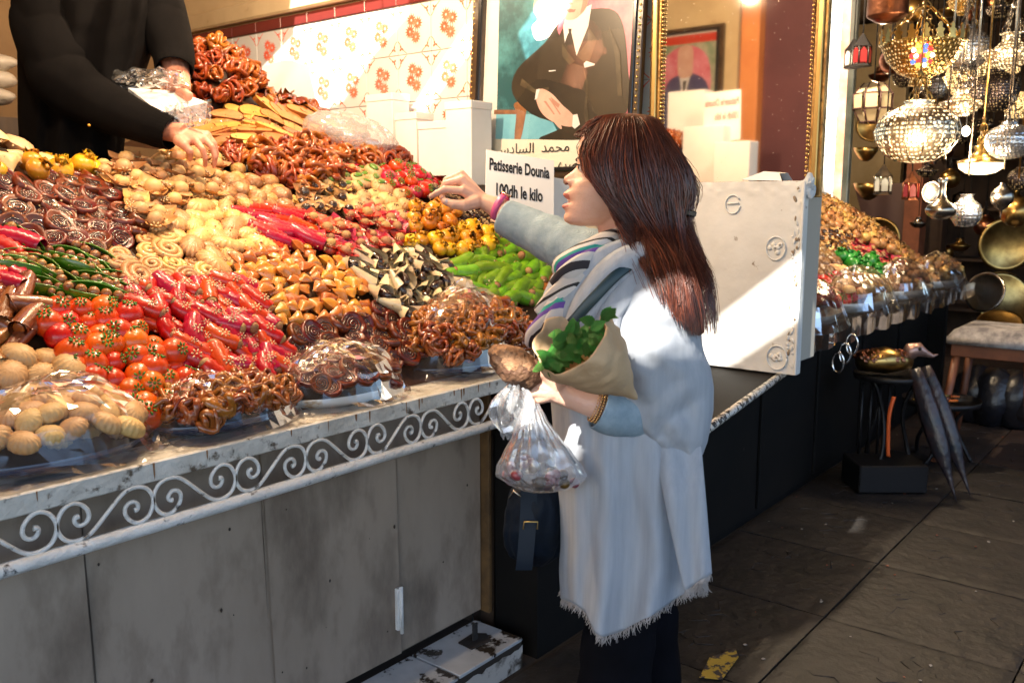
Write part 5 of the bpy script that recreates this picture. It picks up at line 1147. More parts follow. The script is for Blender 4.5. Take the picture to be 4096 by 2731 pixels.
# faceted lantern
c = P(873, 104, 5.5); s = 19*5.5/911; t = thing('faceted_lantern', 'brown faceted lantern with cream panels left of the ribbed globe', 'lantern', c)
for k in range(8):
    a = k*pi/4+.2
    for z0, z1, r0, r1 in ((-.9, -.25, .62, .98), (-.25, .5, 1, 1), (.5, 1.05, .98, .5)):
        def fc(u, v, a=a, z0=z0, z1=z1, r0=r0, r1=r1): r = (r0+(r1-r0)*v)*s; aa = a+(u-.5)*.62; return (c.x+r*cos(aa), c.y+r*sin(aa), c.z+(z0+(z1-z0)*v)*s)
        obj('panel', one(gridf(2, 2, fc), False), mat('parchment', (.55, .45, .28), .6), t)
        obj('frame_bar', one(tube([fc(-.02, 0), fc(-.02, 1)], .05*s, 4)).add(tube([fc(0, 0), fc(1, 0)], .05*s, 4)), M_brn, t)
obj('hanger', one(tube([(c.x, c.y, c.z+s), (c.x, c.y, CZ-.01)], .004, 5)), M_iron, t)
# brass bowls, plates and trays on the walls
def disc(name, label, cat, px, py, z, rpx, mt, tiltz=0, tilty=0, rim=.10, thick=.08, group=None, half=False):
    c = P(px, py, z); s = rpx*z/911; d = (C0-c).normalized(); q = d.to_track_quat('Z', 'Y').to_matrix().to_4x4()
    o = obj(name, one(lathe([(0, 0), (.8*s, .01*s), (.86*s, .06*s), (.97*s, .07*s), (1.0*s, .03*s), (.95*s, -.03*s), (0, -.04*s)], 36)), mt); o.matrix_world = T(*c) @ q @ T(rx=tilty, rz=0) @ T(ry=tiltz); return tag(o, label, cat, group)
disc('brass_plate', 'large brass plate above the farther sweets catching two highlights', 'plate', 878, 238, 8.0, 21, M_brass)
disc('brass_tray', 'big worn brass tray leaning at the right edge', 'tray', 1006, 244, 6.6, 27, M_brass, .35, .1)
disc('brass_tray', 'round tray with bright rim below the big worn tray', 'tray', 1004, 300, 6.2, 30, M_brass, .5, -.3)
disc('silver_tray', 'silver tray leaning in the lower right pile', 'tray', 985, 292, 6.0, 21, M_sil, -.5, -.2); disc('silver_tray', 'dark tray lying above the stool', 'tray', 1000, 322, 5.6, 22, M_brass, .0, -1.0)
disc('oval_mirror', 'small silver rimmed mirror beside the long necked vase', 'mirror', 931, 192, 4.7, 11, M_sil, .6)
disc('brass_plate', 'small brass plate hanging behind the faceted lantern', 'plate', 873, 125, 7.5, 16, M_brass)
for i, (px, py, r) in enumerate(((869, 186, 15), (866, 150, 12))):
    c = P(px, py, 6.6); s = r*6.6/911; tag(obj('brass_bowl', one(lathe([(.2*s, -.9*s), (.5*s, -.7*s), (.85*s, -.2*s), (1.0*s, .2*s), (.95*s, .2*s), (0, -.2*s)], 24), M=T(*c)), M_brass), ['wide brass bowl left of the small lanterns', 'small brass bowl above the wide brass bowl'][i], 'bowl')
# darker clutter of lanterns higher and behind
for i, (px, py, z, r, pr, mt) in enumerate(((905, 75, 7, 12, GL, X_dark), (893, 60, 6.4, 13, GL, M_cop), (880, 75, 7.5, 11, BELL, M_cop), (938, 88, 7, 10, GL, X_silu), (1000, 8, 6.5, 14, BELL, X_dark), (975, 8, 7.4, 12, GL, M_cop), (950, 10, 6.8, 11, BELL, M_brass), (1018, 105, 7, 13, GL, X_brassg), (945, 150, 7, 9, GL, M_cop), (985, 125, 7.6, 10, BELL, M_sil), (1020, 178, 6.4, 12, GL, X_dark), (950, 178, 7.8, 10, GL, M_brass), (985, 225, 7.9, 11, GL, M_cop), (960, 245, 8.2, 10, BELL, M_brass), (955, 133, 6.5, 12, GL, X_dark))):
    lb = ['dark pierced globe behind the brass bowl', 'copper globe left of the brass bowl', 'copper bell under the copper drum', 'silver globe behind the bowl rim', 'black bell at the top right', 'copper globe high at the top right', 'brass bell behind the bowl chains', 'glowing brass globe at the right edge', 'small copper globe behind the ribbed globe', 'silver bell between dark globe and dome lamp', 'dark globe below the bluish globe', 'small brass globe above the silver vases', 'copper globe behind the silver ball', 'brass bell low behind the vases', 'dark red globe beside the ribbed globe'][i]
    hang('lantern', lb, 'lantern', px, py, z, r, pr, mt, 16, chains=2, cm=M_iron)
for i, (px, py, z) in enumerate(((966, 131, 5.0), (850, 22, 7.5))):
    c = P(px, py, z); t = thing('lit_bulb', ['bare lit bulb glowing beside the ribbed globe', 'bright white tube lamp at the left of the lamp shop'][i], 'bulb', c)
    obj('glass', one(sphere(.020, .020, .026 if i == 0 else .02, 12, 8), M=T(*c)), mat('white_hot_bulb', (1, 1, 1), .3, emit=(1, .82, .55), es=14), t)
    obj('cord', one(tube([(c.x, c.y, c.z+.03), (c.x, c.y, CZ-.01)], .003, 4)), M_iron, t)
for (px, py, z, e) in ((917, 131, 4.2, 3.5), (981, 168, 4.8, 2.5), (966, 131, 5.0, 3), (1010, 60, 5.0, 2.5), (872, 70, 8.0, 9)):
    l = D.lights.new('lamp_light', 'POINT'); l.energy = e; l.color = (1, .72, .42); l.shadow_soft_size = .05; o = D.objects.new('lamp_light', l); col.objects.link(o); o.location = P(px, py+24, z-.25)
for k in range(34):
    px, py, z = R.uniform(890, 1030), R.uniform(-10, 260), R.uniform(5.6, 8.6); q = P(px, py, z)
    if q.z < 1.25: continue
    s = R.uniform(.05, .10); t = thing('small_lantern', 'small dull metal lantern in the dark clutter behind the big lanterns', 'lantern', q, 'small lanterns in the dark clutter')
    pr = R.choice((GL, BELL, BOWL)); obj('body', one(lathe([(r*s, h*s) for r, h in pr], 16), M=T(*q)), R.choice([M_brass, M_cop, X_dark, M_sil, X_brass, X_brassg]), t)
    obj('hanger', one(tube([(q.x, q.y, q.z+.8*s), (q.x, q.y, CZ-.01)], .004, 4)), M_iron, t)
# pointed felt banners on the cream wall
for i, (px, py, z, w_) in enumerate(((880, 215, 8.6, .5), (905, 220, 8.5, .35))):
    c = P(px, py, z); tag(obj('pointed_banner', MB().add(prism([(-w_/2, .3), (w_/2, .3), (0, -.55)], 0, .01), 0, False, T(*c, rz=-pi/2+.2) @ T(rx=pi/2)), M_brn), ['dark pointed cloth pennant over the brass plate', 'narrow dark pennant beside the reddish lantern'][i], 'pennant')
# ---- things standing on the paving at the right
q = P(1000, 333, 4.9); t = thing('stool', 'wooden stool with a grey padded cushion at the right edge', 'stool', (q.x, q.y, 0))
zt = q.z
def cu(u, v): x, y = (u-.5)*.44, (v-.5)*.44; e = min(u, 1-u, v, 1-v); return (q.x+x, q.y+y, zt-.01+.055*min(1, e*7)**.5)
obj('cushion', one(gridf(16, 16, cu)).add(box(q.x-.22, q.y-.22, zt-.05, q.x+.22, q.y+.22, zt-.01)), mat('grey_cushion_cloth', (.35, .33, .32), .9, c2=(.12, .11, .12), ns=14), t)
M_wood = mat('reddish_stool_wood', (.20, .07, .03), .5, c2=(.12, .04, .02), ns=12)
obj('seat_frame', MB().add(bbox(q.x-.20, q.y-.20, zt-.12, q.x+.20, q.y+.20, zt-.051, .005), 0, False), M_wood, t)
for sx in (-1, 1):
    for sy in (-1, 1): obj('leg', MB().add(tube([(q.x+sx*.17, q.y+sy*.17, zt-.10), (q.x+sx*.24, q.y+sy*.24, .013)], .022, 6)), M_wood, t)
for i, (px, py) in enumerate(((972, 408), (992, 412), (1014, 414), (1030, 416))):
    q = onZ(px, py+12, .012); sz = .17
    tag(obj('black_sack', one(sphere(.17, .15, .20, 16, 12, lambda p: 1+.18*nz(p, 9, i)+(0)), M=T(q.x, q.y, .19)), mat('black_plastic_sack', (.012, .013, .018), .3, bump=.6, bs=25)), ['black sack under the stool nearest the tray table', 'second black sack under the stool', 'third black sack under the stool', 'black sack at the very right edge'][i], 'sack')
def rtable(px, py, rpx, z, label, legs=3):
    c = P(px, py, z); s = rpx*z/911; t = thing('tray_table', label, 'table', (c.x, c.y, 0))
    obj('tray_top', one(lathe([(0, 0), (.97*s, 0), (1.0*s, .03), (.98*s, .03), (.93*s, .008), (0, .008)], 32), M=T(*c)), M_iron, t)
    for k in range(legs):
        a = 2*pi*k/legs+.7; pts = [(c.x+s*.7*cos(a), c.y+s*.7*sin(a), c.z), (c.x+s*.4*cos(a+.3), c.y+s*.4*sin(a+.3), c.z*.7), (c.x+s*.62*cos(a+.5), c.y+s*.62*sin(a+.5), c.z*.35), (c.x+s*.85*cos(a+.2), c.y+s*.85*sin(a+.2), .012)]
        obj('leg', one(tube(smoothpts([tuple(p) for p in pts], 4), .011, 6)), M_iron, t)
    return c, s
c, s = rtable(890, 378, 36, 4.5, 'black table carrying the metal bird sculpture')
# bird of beaten metal
t = thing('bird_sculpture', 'scaly metal bird sculpture with curved beak on the black table', 'sculpture', (c.x, c.y, c.z+.01))
Bm = Matrix.Translation(c+Vector((0, 0, .01))) @ Matrix.Rotation(HEAD-pi/2, 4, 'Z')
sc_ = MB(); body = [(-.17, 0, .06), (-.12, 0, .08), (-.03, 0, .085), (.05, 0, .08), (.10, 0, .07)]
obj('body', MB().add(tube(body, [(.03, .03), (.07, .055), (.085, .07), (.06, .05), (.03, .03)], 14), 0, True, Bm), M_brass, t)
fm = MB()
for i in range(90):
    a = R.uniform(-1.3, 1.3); x = R.uniform(-.17, .07); r = .078*(1-((x+.04)/.2)**2*.6)
    fm.add(sphere(.016, .010, .003, 6, 4), 0, True, Bm @ T(x, r*sin(a), .075+r*cos(a)*.85, a*.0-.0, .6, 0) @ T(rx=-a))
tag(obj('feather_scales', fm, M_cop, t), kind='stuff')
obj('head', MB().add(tube([(.07, 0, .10), (.10, 0, .135), (.135, 0, .14), (.17, 0, .12), (.21, 0, .105), (.235, 0, .115)], [.03, .042, .036, .020, .010, .003], 12), 0, True, Bm), mat('rosy_metal', (.42, .26, .22), .35, metal=.7), t)
obj('eye', MB().add(sphere(.010, seg=8, rings=6), 0, True, Bm @ T(.125, -.035, .148)), M_iron, t)
# long dark pointed blades leaning from the table
for i, (x0, y0, x1, y1, zz0, zz1) in enumerate(((915, 368, 957, 503, 4.35, 4.25), (925, 366, 971, 497, 4.45, 4.35))):
    a, b = P(x0, y0, zz0), onZ(x1, y1, .016); n = 12
    pts = [a.lerp(b, k/(n-1)) for k in range(n)]; rad = [(.028+.022*sin(pi*min(1, k/(n-1)*1.25)))*(1 if k < 8 else (n-1-k)/4+.02) for k in range(n)]
    tag(obj('folded_parasol', one(tube(pts, rad, 9, flat=.7)), mat('worn_black_canvas', (.018, .022, .032), .3, c2=(.05, .03, .03), ns=14, bump=.5, bs=30)), ['dark folded parasol with pointed tip leaning on the black table', 'second dark folded parasol just right of the first'][i], 'parasol')
c2_, s2_ = rtable(941, 403, 38, 4.9, 'low round tray table spread with small knives')
for i in range(9):
    x, y, a = c2_.x+R.uniform(-.09, .09), c2_.y+R.uniform(-.1, .1), R.uniform(-.5, .5)+HEAD-pi/2; mt = [mat('orange_handle', (.65, .16, .02), .4), M_sil, M_brass][i % 3]
    k_ = thing('knife', ['short knife with orange handle on the tray table', 'silver handled knife on the tray table', 'brass handled knife on the tray table'][i % 3], 'knife', (x, y, c2_.z+.012+.007*i), 'small knives on the tray table')
    obj('handle', one(tube([(-.06, 0, 0), (-.01, 0, 0)], .007, 6), M=T(rz=a)), mt, k_, world=False); obj('blade', one(prism([(-.01, -.006), (.06, -.004), (.075, 0), (-.01, .006)], -.001, .001), False, M=T(rz=a)), M_sil, k_, world=False)
# rods, crate and straps under the bird table
t = thing('iron_stand', 'low black iron stand under the metal bird', 'stand', (P(880, 470, 4.5).x, P(880, 470, 4.5).y, 0))
a0 = P(868, 470, 4.5); 
for k in range(4): q = P(862+k*9, 400, 4.5); obj('rod', one(tube([(q.x, q.y, .15), (q.x, q.y, c.z-.02)], .008, 6)), M_iron, t)
q = P(884, 470, 4.4); obj('foot_box', MB().add(bbox(-.17, -.12, .02, .17, .12, .16, .006), 0, False, T(q.x, q.y, 0, rz=HEAD-pi/2)), M_iron, t)
q0 = [P(894, 396, 4.35), P(889, 415, 4.35), P(888, 440, 4.35), P(888, 456, 4.35)]
obj('strap', one(tube(smoothpts([tuple(p) for p in q0], 4), .010, 6, flat=.35)), mat('orange_strap', (.75, .12, .02), .5), t)
# low wall of shelves closing the right side (dark)
t = thing('dark_shelving', 'dark shelves filling the right of the lamp shop', 'shelves', (9.9, 1.6, 0))
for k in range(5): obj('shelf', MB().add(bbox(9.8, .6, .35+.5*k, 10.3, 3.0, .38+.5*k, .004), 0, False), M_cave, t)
for k in range(26):
    y = .8+.082*k; zb = .38+.5*R.randrange(4); kind = R.randrange(3)
    pr = [[(.0, 0), (.6, 0), (1, .5), (.8, 1.1), (.3, 1.5), (.25, 2.2), (.4, 2.4), (0, 2.4)], [(0, 0), (.8, 0), (.3, .3), (.3, .9), (1, 1.6), (.95, 1.7), (0, 1.4)], [(0, 0), (.9, 0), (1, 1.6), (.5, 1.9), (.0, 2.2)]][kind]
    s = R.uniform(.05, .09); tag(obj(['coffee_pot', 'goblet', 'brass_urn'][kind], one(lathe([(r*s, h*s) for r, h in pr], 14), M=T(9.9, y, zb)), R.choice([M_brass, M_sil, M_cop])), ['dull metal pot on the dark shelves of the lamp shop', 'metal goblet on the dark shelves of the lamp shop', 'metal urn on the dark shelves of the lamp shop'][kind], 'metalware', 'metalware on the dark shelves')
# ================================================================== people
def lerpk(keys, y):
    if y <= keys[0][0]: return keys[0][1:]
    for a, b in zip(keys, keys[1:]):
        if y <= b[0]:
            t = (y-a[0])/(b[0]-a[0]); t = t*t*(3-2*t)*.4+t*.6; return tuple(p+(q-p)*t for p, q in zip(a[1:], b[1:]))
    return keys[-1][1:]
def remesh(mb, vox, smooth=2, name='body'):
    me = mb.mesh('tmp', []); o = D.objects.new('tmp', me); col.objects.link(o)
    m = o.modifiers.new('r', 'REMESH'); m.mode = 'VOXEL'; m.voxel_size = vox; m.use_smooth_shade = True
    if smooth: s = o.modifiers.new('s', 'SMOOTH'); s.factor = .5; s.iterations = smooth
    bpy.context.view_layer.update()
    r = D.meshes.new_from_object(o.evaluated_get(bpy.context.evaluated_depsgraph_get())); D.objects.remove(o); D.meshes.remove(me); r.name = name
    return r
M_skin = mat('woman_skin', (.76, .46, .34), .42, c2=(.70, .39, .28), ns=18, sub=.12, bump=.12, bs=220); M_lip = mat('rosy_lips', (.55, .18, .15), .35)
M_skinm = mat('seller_skin', (.60, .28, .19), .45, c2=(.50, .21, .14), ns=20, sub=.1, bump=.2, bs=200)
def cloth(name, c, c2, sc=420, bump=.35, rough=.9, ns=5, ang=.5, st=None):
    m = mat(name, c, rough, c2=c2, ns=ns, spec=.2 if c[0] > .1 else .06, stretch=st); N = m.node_tree.nodes; L = m.node_tree.links
    tc = N.new('ShaderNodeTexCoord'); mp = N.new('ShaderNodeMapping'); mp.inputs['Rotation'].default_value = (0, ang, .2); L.new(tc.outputs['Object'], mp.inputs[0])
    wv = N.new('ShaderNodeTexWave'); wv.inputs['Scale'].default_value = sc; wv.inputs['Distortion'].default_value = 2.5; wv.inputs['Detail'].default_value = 3; wv.bands_direction = 'Z'; L.new(mp.outputs[0], wv.inputs[0])
    nn = N.new('ShaderNodeTexNoise'); nn.inputs['Scale'].default_value = 130; nn.inputs['Detail'].default_value = 6
    mp2 = N.new('ShaderNodeMapping'); mp2.inputs['Scale'].default_value = (3, 3, .25); L.new(tc.outputs['Object'], mp2.inputs[0]); L.new(mp2.outputs[0], nn.inputs['Vector'])
    ad = N.new('ShaderNodeMath'); ad.operation = 'ADD'; L.new(wv.outputs['Fac'], ad.inputs[0]); L.new(nn.outputs['Fac'], ad.inputs[1])
    b = N.new('ShaderNodeBump'); b.inputs['Strength'].default_value = bump; b.inputs['Distance'].default_value = .003; L.new(ad.outputs[0], b.inputs['Height']); L.new(b.outputs[0], N['Principled BSDF'].inputs['Normal'])
    return m
M_shawl = cloth('pale_grey_wool_shawl', (.43, .455, .50), (.36, .39, .44), ns=9, st=(7, 7, .45)); M_card = cloth('blue_grey_knit', (.36, .47, .55), (.27, .37, .45), 260, .5, ns=40)
M_trou = cloth('black_trousers_cloth', (.006, .006, .009), (.003, .003, .004), 300, .2); M_sweat = cloth('charcoal_sweater', (.0065, .006, .0065), (.004, .0036, .004), 380, .5, ns=8)
M_fringe = mat('shawl_fringe_thread', (.42, .38, .36), .9)
def finger(mb, H, pts, r):
    q = [H(*p) for p in pts]; n = 4; P_ = []; Rr = []
    for i in range(len(q)-1):
        for k in range(n): P_.append(q[i].lerp(q[i+1], k/n)); Rr.append(r[i]+(r[i+1]-r[i])*k/n)
    P_.append(q[-1]); Rr.append(r[-1]); mb.add(tube(P_, Rr, 10)); mb.add(sphere(r[-1], seg=10, rings=8), 0, True, T(*q[-1])); mb.add(sphere(r[0], seg=10, rings=8), 0, True, T(*q[0]))
    for i in range(1, len(q)-1): mb.add(sphere(r[i]*1.07, seg=10, rings=8), 0, True, T(*q[i]))
def O(a, b, z): return P(a*K, b*K, z)
# ------------------------------------------------------------------ woman
ZW = 1.93
hip = O(1460, 1200, ZW)
woman = thing('person', 'woman in a pale grey fringed shawl reaching over the sweets with one arm', 'person', (hip.x, hip.y, 0))
def FZ(x, y): return ((2150+x/2.9575)/4, (430+y/2.9585)/4)
fx = -rv; fside = hv.copy()          # face points to the left of the picture; lateral axis runs away from the camera
kx = .181e-3*ZW/1.95
ax0 = P(*FZ(1050, 1390), ZW)          # under the ear, chin height
def HL(x, y, z): return ax0 + fx*x + fside*y + Vector((0, 0, z))
headk = [ # fy: front fx, back fx, half width
 (118, 900, 1120, .004), (205, 790, 1240, .024), (235, 670, 1370, .042), (285, 560, 1480, .060), (380, 490, 1545, .073), (520, 468, 1550, .075), (640, 461, 1530, .074), (720, 466, 1500, .071),
 (830, 452, 1450, .068), (930, 385, 1400, .066), (1000, 352, 1360, .064), (1110, 352, 1280, .061), (1200, 335, 1180, .056), (1290, 318, 1080, .049), (1340, 326, 980, .042), (1378, 370, 880, .032), (1396, 480, 760, .015)]
nosek = [(660, 0), (700, 10), (740, 42), (790, 98), (822, 146), (850, 146), (880, 112), (905, 62), (932, 12), (955, 0)]
lipk = [(960, 0), (985, 22), (1018, 60), (1045, 55), (1075, 22), (1100, -18), (1118, -20), (1132, 18), (1155, 60), (1180, 56), (1205, 18), (1235, 0), (1290, 14), (1330, 14), (1370, 0)]
def lin(ks, y):
    if y <= ks[0][0] or y >= ks[-1][0]: return 0
    for a, b in zip(ks, ks[1:]):
        if y <= b[0]: return a[1]+(b[1]-a[1])*(y-a[0])/(b[0]-a[0])
def headf(u, v):
    fy = 188+(1396-188)*v; f, b, w_ = lerpk(headk, fy); ph = 2*pi*u
    xf, xb = (1050-f)*kx, (1050-b)*kx; c_, a_ = (xf+xb)/2, (xf-xb)/2
    cs, sn = cos(ph), sin(ph); x = c_+a_*(abs(cs)**.88)*(1 if cs > 0 else -1); y = w_*(abs(sn)**.92)*(1 if sn > 0 else -1)
    z = (1390-fy)*kx
    if cs > 0:
        sg = .0075+.006*max(0, min(1, (fy-700)/180)); x += lin(nosek, fy)*kx*exp(-(y/sg)**2) + lin(lipk, fy)*kx*exp(-(y/.021)**2)
        x -= .008*exp(-((abs(y)-.031)/.012)**2-((fy-715)/60)**2); x += .004*exp(-((abs(y)-.040)/.014)**2-((fy-880)/90)**2)
        x += .006*exp(-((abs(y)-.013)/.005)**2-((fy-885)/28)**2)
    return HL(x, y, z)
wb_ = MB(); wb_.add(gridf(160, 210, headf, closeu=True))
wb_.f.append(tuple(range(159, -1, -1))); wb_.m.append(0); wb_.s.append(True); k0 = 160*209; wb_.f.append(tuple(k0+i for i in range(160))); wb_.m.append(0); wb_.s.append(True)
# ear
earp = [HL((1050-1085)*kx+.012*cos(a), -.074-.004*sin(a), (1390-900)*kx+.028*sin(a)) for a in [i*pi/8 for i in range(16)]]
wb_.add(tube(earp, .0042, 8, closed=True)); wb_.add(sphere(.010, .004, .024, 10, 8), 0, True, Matrix.Translation(HL((1050-1085)*kx, -.073, (1390-900)*kx)) @ Matrix.Rotation(HEAD, 4, 'Z'))
# neck, shoulders
wb_.add(tube([HL(.02, 0, .05), HL(.008, 0, -.01), HL(-.02, 0, -.07), HL(-.035, 0, -.13)], [(.052, .052), (.052, .05), (.056, .056), (.075, .07)], 20))
# reaching arm and hand
def HZ(x, y, dz=0): return P((1700+x/5.8075)/4, (660+y/5.8075)/4, 2.27+dz)
wrist = HZ(1330, 830, .02)
shR = O(1440, 640, ZW+.12)
wb_.add(tube([HZ(1120, 700, .022), wrist, HZ(1560, 930, .01), HZ(1850, 1080, .0), O(1250, 545, 2.18), O(1350, 600, 2.10), shR], [(.030, .017), (.027, .0195), (.027, .024), (.031, .030), .036, .04, .05], 18))
for mcp, r0, r1 in (((880, 590, .0), .020, .0125), ((865, 340, .018), .020, .0125), ((840, 215, .036), .019, .0115), ((880, 240, .054), .017, .0105), ((960, 480, .02), .022, .014)):
    q = [wrist, wrist.lerp(HZ(*mcp), .5), HZ(*mcp)]; wb_.add(tube(q, [r0*.95, (r0+r1)/2*1.05, r1], 12)); wb_.add(sphere(r1*1.05, seg=10, rings=8), 0, True, T(*q[-1]))
finger(wb_, HZ, [(880, 590, 0), (455, 560, -.002), (270, 650, 0), (135, 722, .004)], [.0115, .0096, .0080, .0062])
finger(wb_, HZ, [(865, 340, .018), (470, 430, .022), (390, 640, .022), (400, 780, .014)], [.0115, .0096, .0084, .0066])
finger(wb_, HZ, [(840, 215, .036), (500, 350, .042), (400, 560, .042), (410, 740, .034)], [.011, .0094, .008, .0064])
finger(wb_, HZ, [(880, 240, .054), (600, 350, .060), (490, 520, .060), (470, 660, .052)], [.010, .0082, .007, .0058])
finger(wb_, HZ, [(1170, 850, .0), (930, 930, -.012), (660, 905, -.012), (450, 835, -.006)], [.0185, .0145, .0118, .0088])
# near arm and hand holding the bread
ZH = 1.76
def NZ(x, y, dz=0): return P((1900+x/1.96)/4, (1200+y/1.96)/4, ZH+dz)
shL = O(1470, 640, ZW-.13); elb = O(1585, 975, ZW-.10)
wb_.add(tube([NZ(600, 690, .01), NZ(690, 735, .008), NZ(800, 775, .006), NZ(940, 820, .0), O(1480, 958, ZH+.04), elb], [(.022, .029), (.019, .0225), (.0205, .024), (.025, .027), (.032, .032), (.033, .033)], 18))
wb_.add(tube([elb, O(1530, 820, ZW-.11), shL+hv*.05], [.034, .034, .040], 16))
for mcp, r0, r1 in (((480, 590, -.0), .020, .0135), ((462, 650, -.004), .021, .0135), ((462, 715, -.004), .020, .013), ((475, 775, .0), .018, .012)):
    a = NZ(650, 710, .008); q = [a, a.lerp(NZ(*mcp), .5), NZ(*mcp)]; wb_.add(tube(q, [r0, (r0+r1)/2, r1], 12)); wb_.add(sphere(r1*1.05, seg=10, rings=8), 0, True, T(*q[-1]))
finger(wb_, NZ, [(480, 590, 0), (372, 612, -.003), (300, 620, .0), (248, 622, .004)], [.0120, .0098, .0085, .0070])
finger(wb_, NZ, [(462, 650, -.004), (385, 668, .008), (395, 675, .035), (440, 680, .045)], [.0120, .0098, .0085, .0070])
finger(wb_, NZ, [(462, 715, -.004), (392, 725, .008), (400, 730, .035), (445, 730, .045)], [.0118, .0098, .0082, .0068])
finger(wb_, NZ, [(475, 775, .0), (415, 785, .01), (420, 785, .033), (460, 780, .042)], [.0105, .0088, .0075, .006])
finger(wb_, NZ, [(640, 660, .0), (540, 565, -.010), (460, 505, -.006), (400, 512, .004)], [.0175, .0135, .0110, .0085])
# torso and legs inside the clothes
wb_.add(tube([O(1450, 620, ZW), O(1450, 760, ZW), O(1452, 950, ZW), O(1455, 1180, ZW)], [(.07, .07), (.09, .09), (.09, .09), (.10, .10)], 20, upv=hv))
feetL, feetR = Vector((*O(1400, 1400, ZW-.09).xy, .06)), Vector((*O(1500, 1400, ZW+.09).xy, .06))
for s_, ft in ((-.085, feetL), (.085, feetR)): a = O(1455, 1200, ZW+s_*.8); wb_.add(tube([a, Vector((a.x*.5+ft.x*.5, a.y*.5+ft.y*.5, .48)), ft], [.048, .040, .032], 14)); wb_.add(sphere(.04, .11, .035, 12, 8), 0, True, Matrix.Translation(ft+fx*.05-Vector((0, 0, .025))) @ Matrix.Rotation(HEAD+0, 4, 'Z'))
bm_ = remesh(wb_, .0026, 3, 'body'); bm_.materials.append(M_skin); bm_.materials.append(M_lip)
for p in bm_.polygons:
    q = Vector(p.center)-ax0; x, y, z = q.dot(fx), q.dot(fside), q.z; fy = 1390-z/kx
    if abs(y) < .0225 and x > .108 and (1003+abs(y)*900 < fy < 1092 or 1120 < fy < 1200-abs(y)*1200): p.material_index = 1
obj('body', bm_, [], woman)
M_eyew = mat('eye_white', (.8, .76, .72), .15); M_iris = mat('dark_iris', (.03, .015, .01), .1)
for sg in (-1, 1):
    e = HL((1050-520)*kx, sg*.031, (1390-722)*kx)
    eo = obj('eye', MB().add(sphere(.0115, seg=14, rings=10), 0, True, Matrix.Translation(e)).add(sphere(.0058, seg=10, rings=8), 1, True, Matrix.Translation(e+fx*.0068+fside*sg*.001)), [M_eyew, M_iris], woman)
    lm_ = MB()
    for k in range(12):
        a = -.9+k*.19; b = e+fx*(.0118*cos(a*.8))+fside*(sg*-.0+.0105*sin(a)*-sg*-1)*1+Vector((0, 0, .0045)); lm_.add(tube([b, b+fx*.005+Vector((0, 0, .001)), b+fx*.0075+Vector((0, 0, .0025))], [.0007, .0006, .0002], 4))
    lid = [e+fx*(.0122*cos(a))+fside*(.0115*sin(a))+Vector((0, 0, .0045+.0012*cos(a))) for a in [-1.2+k*.24 for k in range(11)]]; lm_.add(tube(lid, .0012, 5))
    obj('eyelashes', lm_, mat('black_lash', (.008, .006, .006), .6), woman)
    bl = [e+fx*(.0118*cos(a)-.001)+fside*(.017*sin(a))+Vector((0, 0, .019-.004*a*sg)) for a in [-1+k*.2 for k in range(11)]]
    obj('eyebrow', one(tube(bl, [.001]+[.0022]*9+[.0008], 5, flat=.5)), mat('brow_hair', (.05, .02, .012), .7), woman)
    obj('nostril', one(sphere(.0042, .0026, .0024, 8, 6), M=Matrix.Translation(HL((1050-335)*kx, sg*.0085, (1390-905)*kx)) @ Matrix.Rotation(HEAD+pi/2, 4, 'Z')), mat('nostril_dark', (.12, .03, .02), .7), woman)
tq = [HL((1050-362)*kx-.010*(abs(t)**2), t*.018, (1390-1098)*kx) for t in [-1+.25*i for i in range(9)]]
obj('teeth', one(tube(tq, [(.004, .0028)]*9, 6)), mat('teeth_enamel', (.8, .77, .7), .2), woman)
for sg in (-1,):
    c = HL((1050-905)*kx, -.066, (1390-1330)*kx); obj('earring', one(tube([c+fx*(.006*cos(a))+Vector((0, 0, .010*sin(a))) for a in [i*pi/7 for i in range(14)]], .0012, 5, closed=True)).add(sphere(.0022, seg=8, rings=6), 0, True, T(*(c-Vector((0, 0, .010))))), M_bead, woman)
nail = mat('pale_nail', (.80, .62, .58), .15)
obj('thumb_nail', one(sphere(.0072, .0052, .0022, 10, 6), M=Matrix.Translation(HZ(500, 830, -.016)) @ hv.to_track_quat('Z', 'Y').to_matrix().to_4x4() @ T(rz=1.2)), nail, woman)
